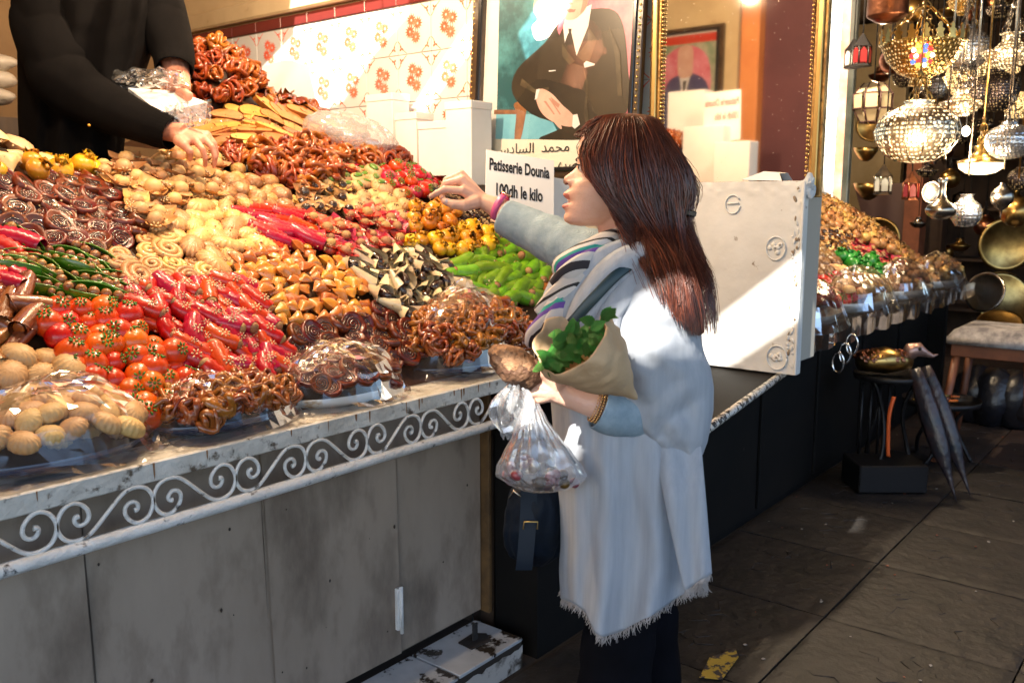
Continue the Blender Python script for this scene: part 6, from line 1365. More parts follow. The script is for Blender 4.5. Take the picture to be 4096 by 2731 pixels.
# ---- hair
HG = [[(1432, 268, .02), (1352, 300, .03), (1338, 342, .045), (1352, 385, .055), (1372, 430, .066), (1400, 500, .07), (1440, 560, .08), (1480, 620, .09)],
 [(1425, 267, .0), (1360, 297, -.034), (1337, 340, -.052), (1349, 388, -.066), (1374, 425, -.080), (1408, 466, -.088), (1428, 512, -.092), (1430, 590, -.110)],
 [(1430, 266, -.01), (1392, 300, -.066), (1376, 360, -.086), (1396, 430, -.096), (1430, 490, -.098), (1440, 550, -.12), (1475, 620, -.168), (1510, 690, -.185)],
 [(1438, 266, -.01), (1440, 305, -.080), (1440, 380, -.100), (1450, 455, -.106), (1490, 530, -.106), (1535, 600, -.165), (1560, 680, -.20), (1578, 750, -.205)],
 [(1448, 266, .0), (1492, 305, -.066), (1515, 375, -.090), (1530, 450, -.098), (1548, 525, -.098), (1574, 600, -.14), (1598, 675, -.18), (1606, 776, -.19)],
 [(1458, 267, .01), (1530, 312, -.030), (1572, 380, -.050), (1588, 440, -.060), (1572, 505, -.066), (1594, 580, -.085), (1620, 650, -.12), (1625, 768, -.14)],
 [(1458, 267, .03), (1530, 315, .030), (1572, 385, .040), (1585, 440, .040), (1565, 505, .030), (1588, 580, .0), (1612, 650, -.04), (1618, 760, -.08)],
 [(1448, 267, .03), (1480, 310, .075), (1500, 380, .095), (1500, 450, .10), (1520, 525, .09), (1560, 600, .08), (1590, 660, .06), (1600, 740, .04)],
 [(1438, 267, .03), (1430, 305, .078), (1420, 380, .095), (1420, 450, .098), (1450, 520, .098), (1500, 600, .10), (1540, 650, .09), (1560, 700, .07)]]
def rnd(g):
    a, b = g[0], g[1]; return [a, (a[0]+(b[0]-a[0])*.62, a[1]+(b[1]-a[1])*.22+1, a[2]+(b[2]-a[2])*.62)]+g[1:]
HS = [smoothpts([O(a, b-5*(i == 0)-7*(i == 1), ZW+dz) for i, (a, b, dz) in enumerate(rnd(g))], 4) for g in HG]; NV = len(HS[0]); NG = len(HS)
hc = [sum((HS[g][i] for g in range(NG)), Vector())/NG for i in range(NV)]
def hsurf(u, v, shrink=0.0):
    g = (u*NG) % NG; g0 = int(g) % NG; g1 = (g0+1) % NG; t = g-int(g); j = v*(NV-1); j0 = min(int(j), NV-2); s = j-j0
    def cr(j_):
        p0, p1, p2, p3 = HS[(g0-1) % NG][j_], HS[g0][j_], HS[g1][j_], HS[(g1+1) % NG][j_]
        return .5*((2*p1)+(-p0+p2)*t+(2*p0-5*p1+4*p2-p3)*t*t+(-p0+3*p1-3*p2+p3)*t**3)
    q = cr(j0).lerp(cr(j0+1), s); c = hc[j0].lerp(hc[j0+1], s); return q.lerp(c, shrink)
M_hair = mat('dark_reddish_brown_hair', (.045, .011, .007), .36, c2=(.11, .027, .013), ns=30, stretch=(1, 1, .12), spec=.6); M_hair2 = mat('auburn_hair', (.24, .060, .026), .34, c2=(.13, .030, .014), ns=30, stretch=(1, 1, .12), spec=.6)
def hb(u, v): return hsurf(u, v, .10) + Vector((0, 0, 0))
hm_ = MB(); hm_.add(gridf(108, 40, lambda u, v: hb(u*1.0*(1-1/NG)+1/NG, v)), 0); hm_.add(gridf(16, 12, lambda u, v: hb(u/NG, v*.27)), 0)
for k in range(3600):
    u = R.random(); full_ = u > 1/NG
    v1 = (R.uniform(.72, 1.0) if full_ else .30) * (1 if R.random() < .8 else R.uniform(.6, 1)); sh0 = R.uniform(-.05, .07); n = 13; du = R.uniform(-.02, .02); ph = R.uniform(0, 6.3); pts = []
    v0 = R.choice((0, 0, 0, R.uniform(0, .3)))
    for i in range(n):
        t = i/(n-1); v = v0+(v1-v0)*t; uu = (u+du*t+.004*sin(t*9+ph)) % 1
        if full_: uu = max(1/NG+.001, min(.999, uu))
        else: uu = max(.001, min(1/NG-.001, uu))
        q = hsurf(uu, v, sh0*(.4+t)); q += Vector((nz((k, t*3, 1), .7), nz((k, t*3, 5), .7), 0))*.010*t + fx*(.022*sin(t*8+u*15+ph*.2)*max(0, t-.35)) - hv*(.012*abs(sin(t*6+u*21))*t); pts.append(q)
    w0 = R.uniform(.0006, .0016); hm_.add(tube(pts, [w0*(.7+.6*sin(pi*min(1, .1+i/(n-1))))*(1 if i < n-2 else .4) for i in range(n)], 3, cap=False), 1 if R.random() < (.42 if u < .35 else .20) else 0)
for k in range(26):   # stray strands
    u = R.uniform(.12, .65); ph = R.uniform(0, 6); e = R.uniform(.004, .022); pts = [hsurf(u, .25+.75*t, -.10*t) + fx*(-e*t*t*(1 if u > .4 else -.6)) + Vector((0, 0, .01*sin(t*5+ph))) for t in [i/11 for i in range(12)]]
    hm_.add(tube(pts, .0005, 3), 1)
obj('hair', hm_, [M_hair, M_hair2], woman)
c = O(1578, 488, ZW-.05); obj('hair_clip', MB().add(bbox(-.012, -.03, -.006, .014, .03, .006, .002), 0, False, Matrix.Translation(c) @ T(rz=HEAD-pi/2, ry=.25)).add(bbox(-.006, -.03, -.03, .004, .03, .03, .002), 0, False, Matrix.Translation(c-fx*-.01) @ T(rz=HEAD-pi/2, ry=-.1)), M_black2, woman)
# ---- shawl
bk = [(560, 1395, 1545, .085), (590, 1362, 1566, .12), (640, 1325, 1585, .155), (700, 1290, 1600, .165), (760, 1275, 1608, .17), (900, 1268, 1618, .17), (1040, 1278, 1600, .165), (1130, 1286, 1612, .165), (1250, 1292, 1622, .17), (1310, 1290, 1626, .17), (1460, 1300, 1600, .17)]
hemk = [(1285, 1372), (1320, 1385), (1345, 1405), (1368, 1450), (1385, 1460), (1440, 1444), (1500, 1415), (1560, 1375), (1600, 1352), (1640, 1335)]
def hemy(x):
    for a, b in zip(hemk, hemk[1:]):
        if x <= b[0]: return a[1]+(b[1]-a[1])*max(0, (x-a[0]))/(b[0]-a[0])
    return hemk[-1][1]
def shawlf(u, v):
    a = 2*pi*u; xh = 1460-172*cos(a); yh = hemy(xh) if sin(a) > 0 else 1350
    y = 562+(yh-562)*v; xl, xr, hd = lerpk(bk, y); cx, hw = (xl+xr)/2, (xr-xl)/2
    f = max(0, (y-700)/760); dg = (y-700)/700; fold = 1.35*(.020*f*abs(sin(a*3.5+.6+dg*.9))**1.5-.008*f+.009*f*sin(a*10+dg*2.2+1.5*nz((a, dg, 1), 1.2))+.007*nz((a*2.2, dg*2.0, 3), 1.3)+.004*nz((a*6, dg*5, 7), 1))
    return O(cx-hw*cos(a)*(1+fold*.8), y, ZW - (hd+fold*1.3)*sin(a)*abs(sin(a))**-.12 if abs(sin(a)) > 1e-3 else ZW)
shw = obj('shawl', one(gridf(150, 110, shawlf, closeu=True)), M_shawl, woman); sm = shw.modifiers.new('thick', 'SOLIDIFY'); sm.thickness = .003
ak = [(585, 1470, 1540, .03), (620, 1432, 1562, .055), (680, 1396, 1585, .075), (740, 1384, 1600, .085), (800, 1380, 1615, .09), (850, 1383, 1634, .09), (890, 1388, 1640, .088), (940, 1418, 1639, .082), (980, 1452, 1632, .080), (1010, 1480, 1626, .074), (1040, 1512, 1616, .055), (1060, 1545, 1598, .02), (1064, 1560, 1585, .004)]
def armf(u, v):
    a = 2*pi*u; y = 585+(1064-585)*v; xl, xr, hd = lerpk(ak, y); cx, hw = (xl+xr)/2, (xr-xl)/2
    fold = .007*sin(a*3+y*.012)*min(1, v*2)+.006*nz((a*2, y*.02, 5), 1.2)+.005*sin(a*7-y*.03)*v+.010*exp(-((y-930-80*cos(a))/22)**2)*max(0, sin(a)) - .010*exp(-((y-968-70*cos(a))/16)**2)*max(0, sin(a)) + .004*nz((a, y*.01, 8), 2)
    return O(cx-hw*cos(a), y, ZW-.115-(hd+fold)*sin(a))
ar = obj('shawl_sleeve', one(gridf(90, 90, armf, closeu=True)), M_shawl, woman)
def ribbon(name, pts, wd, th_, mt, n=6, crease=0, parent=None, res=14, seed=0):
    """draped band of cloth: a soft, wide, folded tube"""
    sp2 = smoothpts([tuple(p) for p in pts], n); m = len(sp2); mb = MB(); v = []; f = []
    for i, p in enumerate(sp2):
        t = (sp2[min(i+1, m-1)]-sp2[max(i-1, 0)]).normalized(); nr = (C0-p).normalized(); b = t.cross(nr).normalized(); nr = b.cross(t)
        s = i/(m-1); w_ = wd[0]+(wd[1]-wd[0])*s if hasattr(wd, '__len__') else wd
        for k in range(res):
            a = 2*pi*k/res; rr = 1+crease*cos(a*4+seed+s*2)*.5; v.append(p+b*(cos(a)*w_*rr)+nr*(sin(a)*th_*rr))
    for i in range(m-1):
        for k in range(res): k2 = (k+1) % res; f.append((i*res+k, i*res+k2, (i+1)*res+k2, (i+1)*res+k))
    f.append(tuple(range(res-1, -1, -1))); f.append(tuple((m-1)*res+k for k in range(res)))
    return obj(name, one((v, f)), mt, parent)
for i, (pts, wd, tk) in enumerate((
    ([(1556, 596, 1.87), (1490, 590, 1.80), (1420, 615, 1.775), (1362, 675, 1.765), (1328, 745, 1.765), (1312, 800, 1.77)], (.034, .026), .018),
    ([(1560, 610, 1.86), (1500, 625, 1.795), (1440, 668, 1.765), (1395, 730, 1.755), (1370, 800, 1.755)], (.030, .020), .016),
    ([(1545, 580, 1.90), (1470, 572, 1.83), (1400, 590, 1.80), (1345, 630, 1.79), (1310, 690, 1.79), (1290, 760, 1.80)], (.028, .024), .018),
    ([(1440, 640, 1.775), (1412, 720, 1.752), (1405, 800, 1.752), (1400, 880, 1.76)], (.016, .012), .010),
    ([(1330, 620, 1.86), (1290, 690, 1.84), (1270, 760, 1.83), (1265, 830, 1.84)], (.040, .036), .020))):
    ribbon('shawl_fold', [O(*p) for p in pts], wd, tk, M_shawl, crease=.20, parent=woman, seed=i*1.7)
# right hand hanging end of the shawl, and fringes
def endf(u, v):
    y = 975+(1345-975)*v; x0 = 1500+73*v**1.2; x1 = 1606+26*v; x = x0+(x1-x0)*u; y = y + (u*-38+8)*v
    return O(x, y, ZW-.125-.06*min(1, v*2.2)-.010*sin(u*7+v*2)-.02*sin(pi*u)-.006*v)
e_ = obj('shawl_end', one(gridf(40, 40, endf)), M_shawl, woman); sm = e_.modifiers.new('thick', 'SOLIDIFY'); sm.thickness = .0035
def endf2(u, v):
    y = 1050+(1300-1050)*v; x0 = 1560+22*v; x1 = 1600+37*v-10*v*v; x = x0+(x1-x0)*u
    return O(x, y+10*u*v, ZW-.165+.10*u+.012*sin(u*5))
fr = MB()
def strand(p, L=.024):
    q = p.copy(); a = R.uniform(-.35, .35); pts = [p+Vector((0, 0, .003))]
    for k in range(3): pts.append(pts[-1]+rv*(L/3*sin(a))+Vector((0, 0, -L/3*cos(a)))+hv*R.uniform(-.001, .001)); a += R.uniform(-.45, .45)
    fr.add(tube(pts, [.0011, .0010, .0008, .0005], 4))
for k in range(330):
    u = k/330+R.uniform(-.001, .001)
    for _ in range(2): strand(Vector(shawlf(u % 1, 1.0)), R.uniform(.014, .028))
for k in range(60): strand(Vector(endf(k/59, 1.0)), R.uniform(.014, .03)); strand(Vector(endf(k/59, 1.0)), R.uniform(.014, .03))
tag(obj('fringe', fr, M_fringe, woman), kind='stuff')
# knitted sleeves with ribbed cuffs
def sleeve(pts, rad, ribs, mt, parent, n=48, name='sleeve'):
    sp2 = smoothpts([tuple(p) for p in pts], 8); m = len(sp2); rr = []
    for i in range(m):
        s = i/(m-1)*(len(rad)-1); j = min(int(s), len(rad)-2); r = rad[j]+(rad[j+1]-rad[j])*(s-j); rr.append(r)
    v, f = tube(sp2, rr, n, cap=False); out = []
    for i in range(m):
        for k in range(n):
            p = Vector(v[i*n+k]); d = (p-sp2[i]); s = i/(m-1)
            if s < ribs: d *= 1+(.028 if k % 2 else -.01)
            else: d *= 1+.05*nz(p, 16)+.035*sin(s*38+nz(p, 7)*3)*(1 if s > ribs+.08 else 0)
            out.append(sp2[i]+d)
    o = obj(name, one((out, f)), mt, parent); sm = o.modifiers.new('t', 'SOLIDIFY'); sm.thickness = .003; sm.offset = -1; return o
sleeve([O(1158, 497, 2.255), O(1215, 525, 2.225), O(1290, 560, 2.16), O(1370, 600, 2.09), O(1450, 650, 2.03)], [.040, .047, .055, .066, .078], .22, M_card, woman)
sleeve([NZ(968, 842, .0), NZ(1090, 888, .006), O(1470, 955, ZH+.035), O(1530, 962, ZH+.085), O(1560, 935, ZH+.11)], [.039, .041, .042, .037, .030], .30, M_card, woman)
# watch and bracelet
wp, wd_ = HZ(1740, 985, .005), (HZ(1330, 830, .02)-HZ(1850, 1080, .0)).normalized()
bn = wd_.cross(hv).normalized(); fn_ = bn.cross(wd_)
wt = thing('wristwatch', 'gold watch with a pink leather strap on the outstretched wrist', 'watch', wp)
ring = [wp+bn*(.0335*cos(a))+fn_*(.030*sin(a)) for a in [i*2*pi/28 for i in range(28)]]; v, f = tube(ring, .0085, 6, flat=.16, closed=True, upv=wd_)
strap = MB(); m = 28
v = []; f = []
for i, p in enumerate(ring):
    d = (p-wp).normalized()
    for (s, h) in ((-1, 0), (1, 0), (1, .0018), (-1, .0018)): v.append(p+wd_*(.0085*s)+d*h)
for i in range(m):
    j = (i+1) % m
    for k in range(4): k2 = (k+1) % 4; f.append((i*4+k, i*4+k2, j*4+k2, j*4+k))
obj('strap', MB().add((v, f)), mat('pink_leather', (.62, .10, .28), .4), wt)
up_ = bn if bn.z > 0 else -bn
for sgn, nm in ((1, 'watch_case'), (-1, 'buckle')):
    c = wp+up_*(.036*sgn); q = up_.to_track_quat('Z', 'Y').to_matrix().to_4x4()
    obj(nm, MB().add(lathe([(0, -.004), (.012, -.004), (.0135, 0), (.0125, .004), (0, .0045)], 20) if sgn == 1 else bbox(-.010, -.011, -.004, .010, .011, .004, .002), 0, sgn == 1, Matrix.Translation(c) @ q), mat('rose_gold', (.85, .45, .28), .15, metal=1), wt)
bp = NZ(955, 828, .0); bd_ = (NZ(1050, 860)-NZ(940, 820)).normalized(); b2 = bd_.cross(hv).normalized(); f2 = b2.cross(bd_)
br = MB()
for off, r in ((-.006, .0015), (.0, .0022), (.006, .0022), (.011, .0015)):
    for i in range(36): a = i*2*pi/36; br.add(sphere(r*1.25, seg=6, rings=4), 0, True, Matrix.Translation(bp+bd_*off+b2*(.0325*cos(a))+f2*(.0345*sin(a))))
tag(obj('bracelet', br, M_bead), 'gold beaded bracelet on the wrist above the plastic bag', 'bracelet')
# patterned neck scarf
def bands(name, cols, sc=26):
    m = D.materials.new(name); m.use_nodes = True; N = m.node_tree.nodes; L = m.node_tree.links; tc = N.new('ShaderNodeTexCoord')
    wv = N.new('ShaderNodeTexWave'); wv.wave_profile = 'SAW'; wv.inputs['Scale'].default_value = sc; wv.inputs['Distortion'].default_value = 3.0; wv.inputs['Detail'].default_value = 1; wv.inputs['Detail Scale'].default_value = .6; wv.bands_direction = 'DIAGONAL'; L.new(tc.outputs['Object'], wv.inputs[0])
    r = N.new('ShaderNodeValToRGB'); r.color_ramp.interpolation = 'CONSTANT'; E = r.color_ramp.elements
    for i, (p_, c) in enumerate(cols):
        e = E[i] if i < 2 else E.new(p_)
        e.position = p_; e.color = (*c, 1)
    L.new(wv.outputs['Fac'], r.inputs[0]); L.new(r.outputs[0], N['Principled BSDF'].inputs['Base Color']); N['Principled BSDF'].inputs['Roughness'].default_value = .8; return m
M_scarf = bands('patterned_scarf', [(0, (.50, .46, .43)), (.24, (.02, .015, .02)), (.40, (.55, .52, .50)), (.58, (.13, .06, .30)), (.70, (.03, .30, .24)), (.80, (.62, .58, .55)), (.93, (.02, .02, .02))], 5)
for i, (pts, wd, tk) in enumerate((
    ([(1450, 545, 1.88), (1400, 552, 1.83), (1350, 575, 1.81), (1310, 596, 1.81), (1290, 612, 1.83), (1300, 640, 1.90)], (.020, .020), .016),
    ([(1440, 570, 1.85), (1385, 580, 1.81), (1340, 602, 1.79), (1305, 628, 1.79), (1285, 655, 1.81)], (.019, .022), .015),
    ([(1400, 600, 1.81), (1350, 620, 1.79), (1310, 655, 1.785), (1275, 690, 1.80), (1250, 725, 1.82)], (.020, .024), .013),
    ([(1330, 640, 1.79), (1290, 690, 1.79), (1255, 735, 1.80), (1228, 765, 1.82), (1222, 790, 1.84)], (.022, .016), .010),
    ([(1300, 690, 1.785), (1270, 750, 1.79), (1255, 800, 1.80), (1250, 850, 1.82)], (.026, .02), .010))):
    ribbon('patterned_scarf', [O(*p) for p in pts], wd, tk, M_scarf, crease=.25, parent=woman, seed=i*2.1)
ribbon('bag_strap', [O(*p) for p in ((1480, 590, 1.79), (1426, 622, 1.757), (1375, 672, 1.745), (1330, 722, 1.748), (1300, 770, 1.76), (1290, 900, 1.80))], (.011, .011), .003, mat('dark_teal_leather', (.012, .035, .045), .4), parent=woman)
# trousers and shoes
for i, (s_, ft) in enumerate(((-.085, feetL), (.085, feetR))):
    a = O(1440 if i == 0 else 1460, 1290, ZW+.025+s_*.6); b = Vector((a.x*.5+ft.x*.5, a.y*.5+ft.y*.5, .45))
    sleeve([ft+Vector((0, 0, .02)), Vector((ft.x*.9+b.x*.1, ft.y*.9+b.y*.1, .16)), b, a], [.078, .080, .078, .080], 0, M_trou, woman, 32, 'trouser_leg')
    obj('shoe', one(sphere(.05, .13, .045, 14, 10), M=Matrix.Translation(ft+fx*.05-Vector((0, 0, .018))) @ Matrix.Rotation(HEAD, 4, 'Z')), M_black2, woman)
# ---- navy handbag
hb_ = [(1105, 1185, 1285, .03), (1130, 1172, 1292, .05), (1170, 1163, 1296, .06), (1220, 1157, 1296, .065), (1250, 1160, 1292, .06), (1275, 1172, 1282, .05), (1292, 1196, 1262, .03), (1300, 1215, 1245, .01)]
hbg = thing('handbag', 'navy leather handbag with a buckled strap hanging behind the olives', 'handbag', O(1225, 1200, 1.93))
M_navy = mat('navy_leather', (.003, .008, .018), .6, spec=.2, c2=(.002, .005, .010), ns=12, bump=.25, bs=30)
def hbf(u, v):
    a = 2*pi*u; y = 1105+195*v; xl, xr, hd = lerpk(hb_, y); fo = 1+.10*abs(nz((a*1.5, v*2, 1), 2))+.05*sin(a*9)*v; return O((xl+xr)/2-(xr-xl)/2*cos(a)*fo, y, 1.93-hd*sin(a)*fo)
obj('bag_body', one(gridf(60, 40, hbf, closeu=True)), M_navy, hbg)
obj('front_strap', one(gridf(5, 24, lambda u, v: O(1196+u*38-12*v*v, 1110+198*v, 1.862+.012*cos(v*3)+.02*max(0, v-.9)))), mat('navy_strap', (.004, .010, .020), .55, spec=.25), hbg)
bk_ = [O(1202, 1196, 1.848), O(1236, 1196, 1.848), O(1234, 1216, 1.848)]; obj('buckle', one(tube([O(1202, 1214, 1.85), O(1204, 1197, 1.85), O(1235, 1197, 1.85), O(1234, 1214, 1.85)], .0018, 6)), M_gold2, hbg)
obj('zip_pull', one(tube([O(1170, 1142, 1.88), O(1180, 1126, 1.87), O(1196, 1140, 1.865)], .003, 6)), M_sil, hbg)
# ---- plastic bag of olives
pb = thing('bag_of_olives', 'clear plastic bag of olives hanging from the hand that holds bread', 'bag', O(1240, 1090, ZH))
M_film2 = film('clear_bag_film', .10, .2, tint=(.97, .98, 1), haze=.24, bump=.4, bs=30)
pk = [(925, 1200, 1238, .014), (960, 1192, 1256, .022), (1000, 1176, 1284, .036), (1040, 1155, 1316, .052), (1070, 1140, 1338, .06), (1092, 1138, 1350, .06), (1110, 1165, 1335, .052), (1124, 1195, 1300, .035), (1131, 1225, 1262, .01)]
def pbf(u, v):
    a = 2*pi*u; y = 925+206*v; xl, xr, hd = lerpk(pk, y); pl_ = 1+.055*sin(a*19)*(1-v)**.6+.03*nz((a*2, v*5, 4), 2.2); return O((xl+xr)/2-(xr-xl)/2*cos(a)*(1+.02*sin(a*19)*(1-v)), y, ZH-.012-hd*sin(a)*pl_)
obj('film', one(gridf(150, 44, pbf, closeu=True)), M_film2, pb)
def rufff(u, v):
    a = 2*pi*u; y = 882+120*v; w_ = (18+28*sin(pi*min(1, v*1.1))**.8)*(1+.25*sin(a*5+v*3)); return O(1186-16*v+w_*-cos(a)*1.0, y+8*sin(a*3), ZH-.018-.022*sin(a)*(1+.3*sin(a*7+v*5))*sin(pi*min(1, v+.15)))
obj('knotted_top', one(gridf(64, 22, rufff, closeu=True), False), film('crumpled_bag_film', .16, .10, haze=.22, bump=.9, bs=22), pb)
for k in range(26):
    x = R.uniform(1160, 1335); y = R.uniform(1052, 1118) if x < 1235 else R.uniform(1078, 1116); xl, xr, hd = lerpk(pk, y); x = max(xl+14, min(xr-14, x))
    cl = R.choice([('olive_purple', (.20, .03, .06)), ('olive_rose', (.45, .10, .10))]) if x < 1225 else R.choice([('olive_green', (.20, .13, .02)), ('olive_tan', (.30, .18, .04)), ('olive_rose', (.45, .10, .10))])
    rr = .0105
    tag(obj('olive', one(sphere(rr*1.2, rr, rr, 10, 8), M=Matrix.Translation(O(x, y, ZH-.012+R.uniform(-hd*.75, hd*.3))) @ T(rz=R.uniform(0, 3), ry=R.uniform(-.8, .8))), glz(cl[0], cl[1], bump=.1)), 'glossy olive lying in the bottom of the clear hanging bag', 'olive', 'olives in the plastic bag')
# ---- bread
bmm = one(sphere(.058, .036, .036, 36, 26, lambda p: 1+.20*nz(p, 22)+.12*nz(p, 60)+.05*nz(p, 140)), M=Matrix.Translation(NZ(325, 515, -.008)) @ T(rz=HEAD-pi/2, ry=.5))
bme = bmm.mesh('bread', [mat('dark_bread_crust', (.085, .035, .018), .7, c2=(.16, .08, .04), ns=40, bump=.8, bs=90), mat('bread_crumb', (.42, .24, .13), .9, c2=(.28, .14, .07), ns=50, bump=1.2, bs=70)])
for p in bme.polygons:
    q = Vector(p.center)-NZ(325, 515, -.008)
    if q.z*1.0+q.dot(rv)*.35+.012*nz(p.center, 40) > .004: p.material_index = 1
tag(obj('bread', bme, []), 'torn piece of dark crusted bread held between thumb and finger', 'bread')
# ---- paper cone with mint
CZO = -.07
pc = thing('paper_cone', 'brown paper cone holding fresh mint against the shawl', 'paper cone', O(1380, 850, 1.68))
apex = O(1464, 916, 1.68)
rim = [(1243, 842, 1.70), (1290, 852, 1.655), (1335, 832, 1.625), (1368, 800, 1.625), (1386, 765, 1.65), (1384, 738, 1.69), (1379, 722, 1.73), (1366, 752, 1.77), (1320, 748, 1.80), (1290, 726, 1.80), (1262, 733, 1.78), (1243, 762, 1.75), (1232, 806, 1.72)]
rs = smoothpts([O(p[0], p[1], p[2]+CZO) for p in rim+[rim[0]]], 5)[:-1]; nR = len(rs)
def conef(u, v):
    p = rs[int(round(u*nR)) % nR]; q = p.lerp(apex, v); side = (p-apex).normalized(); bulge = .030*sin(pi*min(1, v*1.05)); cen = O(1320, 800, 1.64).lerp(apex, v); d = (q-cen)
    if d.length > 1e-5: q = q+d.normalized()*(bulge+.016*abs(nz(q, 20, 3))+.006*nz(q, 55))*(1-v*.8)
    return q
M_kraft = mat('brown_kraft_paper', (.50, .33, .18), .75, c2=(.56, .39, .23), ns=6, bump=.35, bs=26)
o = obj('paper', one(gridf(nR, 30, conef, closeu=True)), M_kraft, pc); sm = o.modifiers.new('t', 'SOLIDIFY'); sm.thickness = .0008
M_mint = glz('mint_leaf', (.10, .36, .05), (.16, .48, .09), rough=.5, coat=.0, bump=.9, bs=120, var=.25)
def leafg(rr):
    def f(u, v):
        L = v; w_ = .33*sin(pi*min(.985, max(.02, v))**.80)*(1+.10*sin(v*44)); x = (u-.5)*2*w_; return (x, L, .16*abs(x)*2*.5-.28*(v-.4)**2+.02*cos(abs(x)*30-v*30))
    return one(gridf(9, 18, f))
lv = [leafg(R).mesh('leaf', [M_mint]) for _ in range(2)]
mn = thing('mint_bunch', 'fresh green mint sprigs sticking out of the brown paper cone', 'mint', O(1330, 800, 1.68))
def putleaf(a, b, z, s, ang, tip=0):
    o = D.objects.new('leaf', R.choice(lv)); col.objects.link(o); o.parent = mn
    c = O(a, b, z); nrm2 = (-hv + Vector((R.uniform(-.7, .7), R.uniform(-.7, .7), R.uniform(.0, 1.1)))).normalized(); q = nrm2.to_track_quat('Z', 'Y').to_matrix().to_4x4()
    o.matrix_local = Matrix.Translation(c-mn.location) @ q @ Matrix.Rotation(ang, 4, 'Z') @ Matrix.Scale(s, 4)
for k in range(210):
    t = R.random(); a = 1262+t*112+R.uniform(-8, 8); b = 833-t*62+R.uniform(-12, 14)
    putleaf(a, b, R.uniform(1.60, 1.67)-.02*t, R.uniform(.016, .029), R.uniform(0, 6.3))
for a, b in ((1300, 770), (1318, 764), (1338, 772), (1284, 800), (1268, 822), (1355, 758), (1250, 834), (1262, 838), (1372, 742), (1384, 730)): 
    for _ in range(4): putleaf(a+R.uniform(-6, 6), b+R.uniform(-5, 5), R.uniform(1.59, 1.63), R.uniform(.022, .034), R.uniform(0, 6.3))
sm_ = MB()
for k in range(9): t = R.random(); sm_.add(tube([O(1270+t*100, 820-t*60, 1.69), O(1340+t*40, 850-t*20, 1.70), O(1420, 890, 1.715)], .0018, 5))
obj('stem', sm_, M_mint, mn)
# ------------------------------------------------------------------ seller
def SZ(x, y, z): return P(x/9.184, y/9.184, z)
ZS = 3.02
sel = thing('person', 'seller in a charcoal sweater bending over the sweets to pick one', 'person', Vector((*SZ(700, 900, ZS).xy, 0)))
sb = MB()
tors = [(SZ(640, 1500, ZS+.05), (.13, .12)), (SZ(680, 1000, ZS+.05), (.14, .12)), (SZ(760, 500, ZS+.02), (.15, .12)), (SZ(830, 60, ZS), (.16, .11)), (SZ(880, -260, ZS-.02), (.14, .09)), (SZ(900, -420, ZS-.04), (.07, .07))]
sb.add(tube([p for p, r in tors], [r for p, r in tors], 24, upv=hv))
sb.add(tube([SZ(640, 1500, ZS+.05), Vector((*SZ(640, 1500, ZS+.05).xy, .05))], [(.12, .11), (.1, .1)], 16))
nk = SZ(900, -420, ZS-.04); sb.add(tube([nk, nk+Vector((.0, 0, .12))-hv*.03], .062, 14)); hc_ = nk+Vector((0, 0, .24))-hv*.06
sb.add(sphere(.078, .098, .125, 24, 18), 0, True, Matrix.Translation(hc_) @ Matrix.Rotation(HEAD-pi/2, 4, 'Z')); sb.add(sphere(.014, .03, .025, 10, 8), 0, True, Matrix.Translation(hc_-hv*.10-Vector((0, 0, .01))))
wr = SZ(1600, 1215, 2.80)
sb.add(tube([SZ(300, 60, ZS-.05), SZ(440, 700, ZS-.10), SZ(620, 960, ZS-.12), SZ(1100, 1100, 2.86), wr, SZ(1690, 1245, 2.79)], [.06, .055, .05, .042, (.030, .025), (.040, .022)], 16))
def SH(x, y, dz=0): return SZ(x, y, 2.78+dz)
for mcp in ((1700, 1310, -.02), (1800, 1290, -.005), (1880, 1275, .015), (1900, 1240, .04)): q = [wr, SH(*mcp)]; sb.add(tube(q, [.024, .0145], 12)); sb.add(sphere(.015, seg=10, rings=8), 0, True, T(*q[-1]))
finger(sb, SH, [(1640, 1290, -.02), (1690, 1330, -.035), (1745, 1390, -.035), (1745, 1455, -.02)], [.017, .0135, .0115, .009])
finger(sb, SH, [(1800, 1290, -.005), (1860, 1370, -.025), (1885, 1450, -.02), (1885, 1520, -.005)], [.0128, .0100, .0088, .0070])
finger(sb, SH, [(1880, 1275, .015), (1950, 1350, -.0), (1975, 1440, .0), (1965, 1530, .01)], [.0128, .0100, .0088, .0070])
finger(sb, SH, [(1900, 1240, .04), (1965, 1320, .035), (1985, 1410, .035), (1975, 1480, .04)], [.0130, .0105, .009, .0075])
# his other hand, holding the wrapped box
sb.add(tube([SZ(1380, 40, ZS), SZ(1560, 420, ZS-.02), SZ(1600, 560, ZS-.04), SZ(1660, 840, 2.90)], [.06, .052, .045, .032], 14))
for k in range(4): finger(sb, lambda x, y, dz=0: SZ(x, y, 2.86+dz), [(1650+10*k, 850+14*k, .02), (1700+8*k, 845+16*k, -.01), (1750-6*k, 870+18*k, -.01)], [.014, .012, .0095])
sm2 = remesh(sb, .0045, 2, 'body'); sm2.materials.append(M_skinm); obj('body', sm2, [], sel)
obj('short_hair', one(sphere(.083, .104, .10, 24, 16, lambda p: 1+.03*nz(p, 40)), M=Matrix.Translation(hc_+Vector((0, 0, .045))+hv*.012) @ Matrix.Rotation(HEAD-pi/2, 4, 'Z')), M_hair, sel)
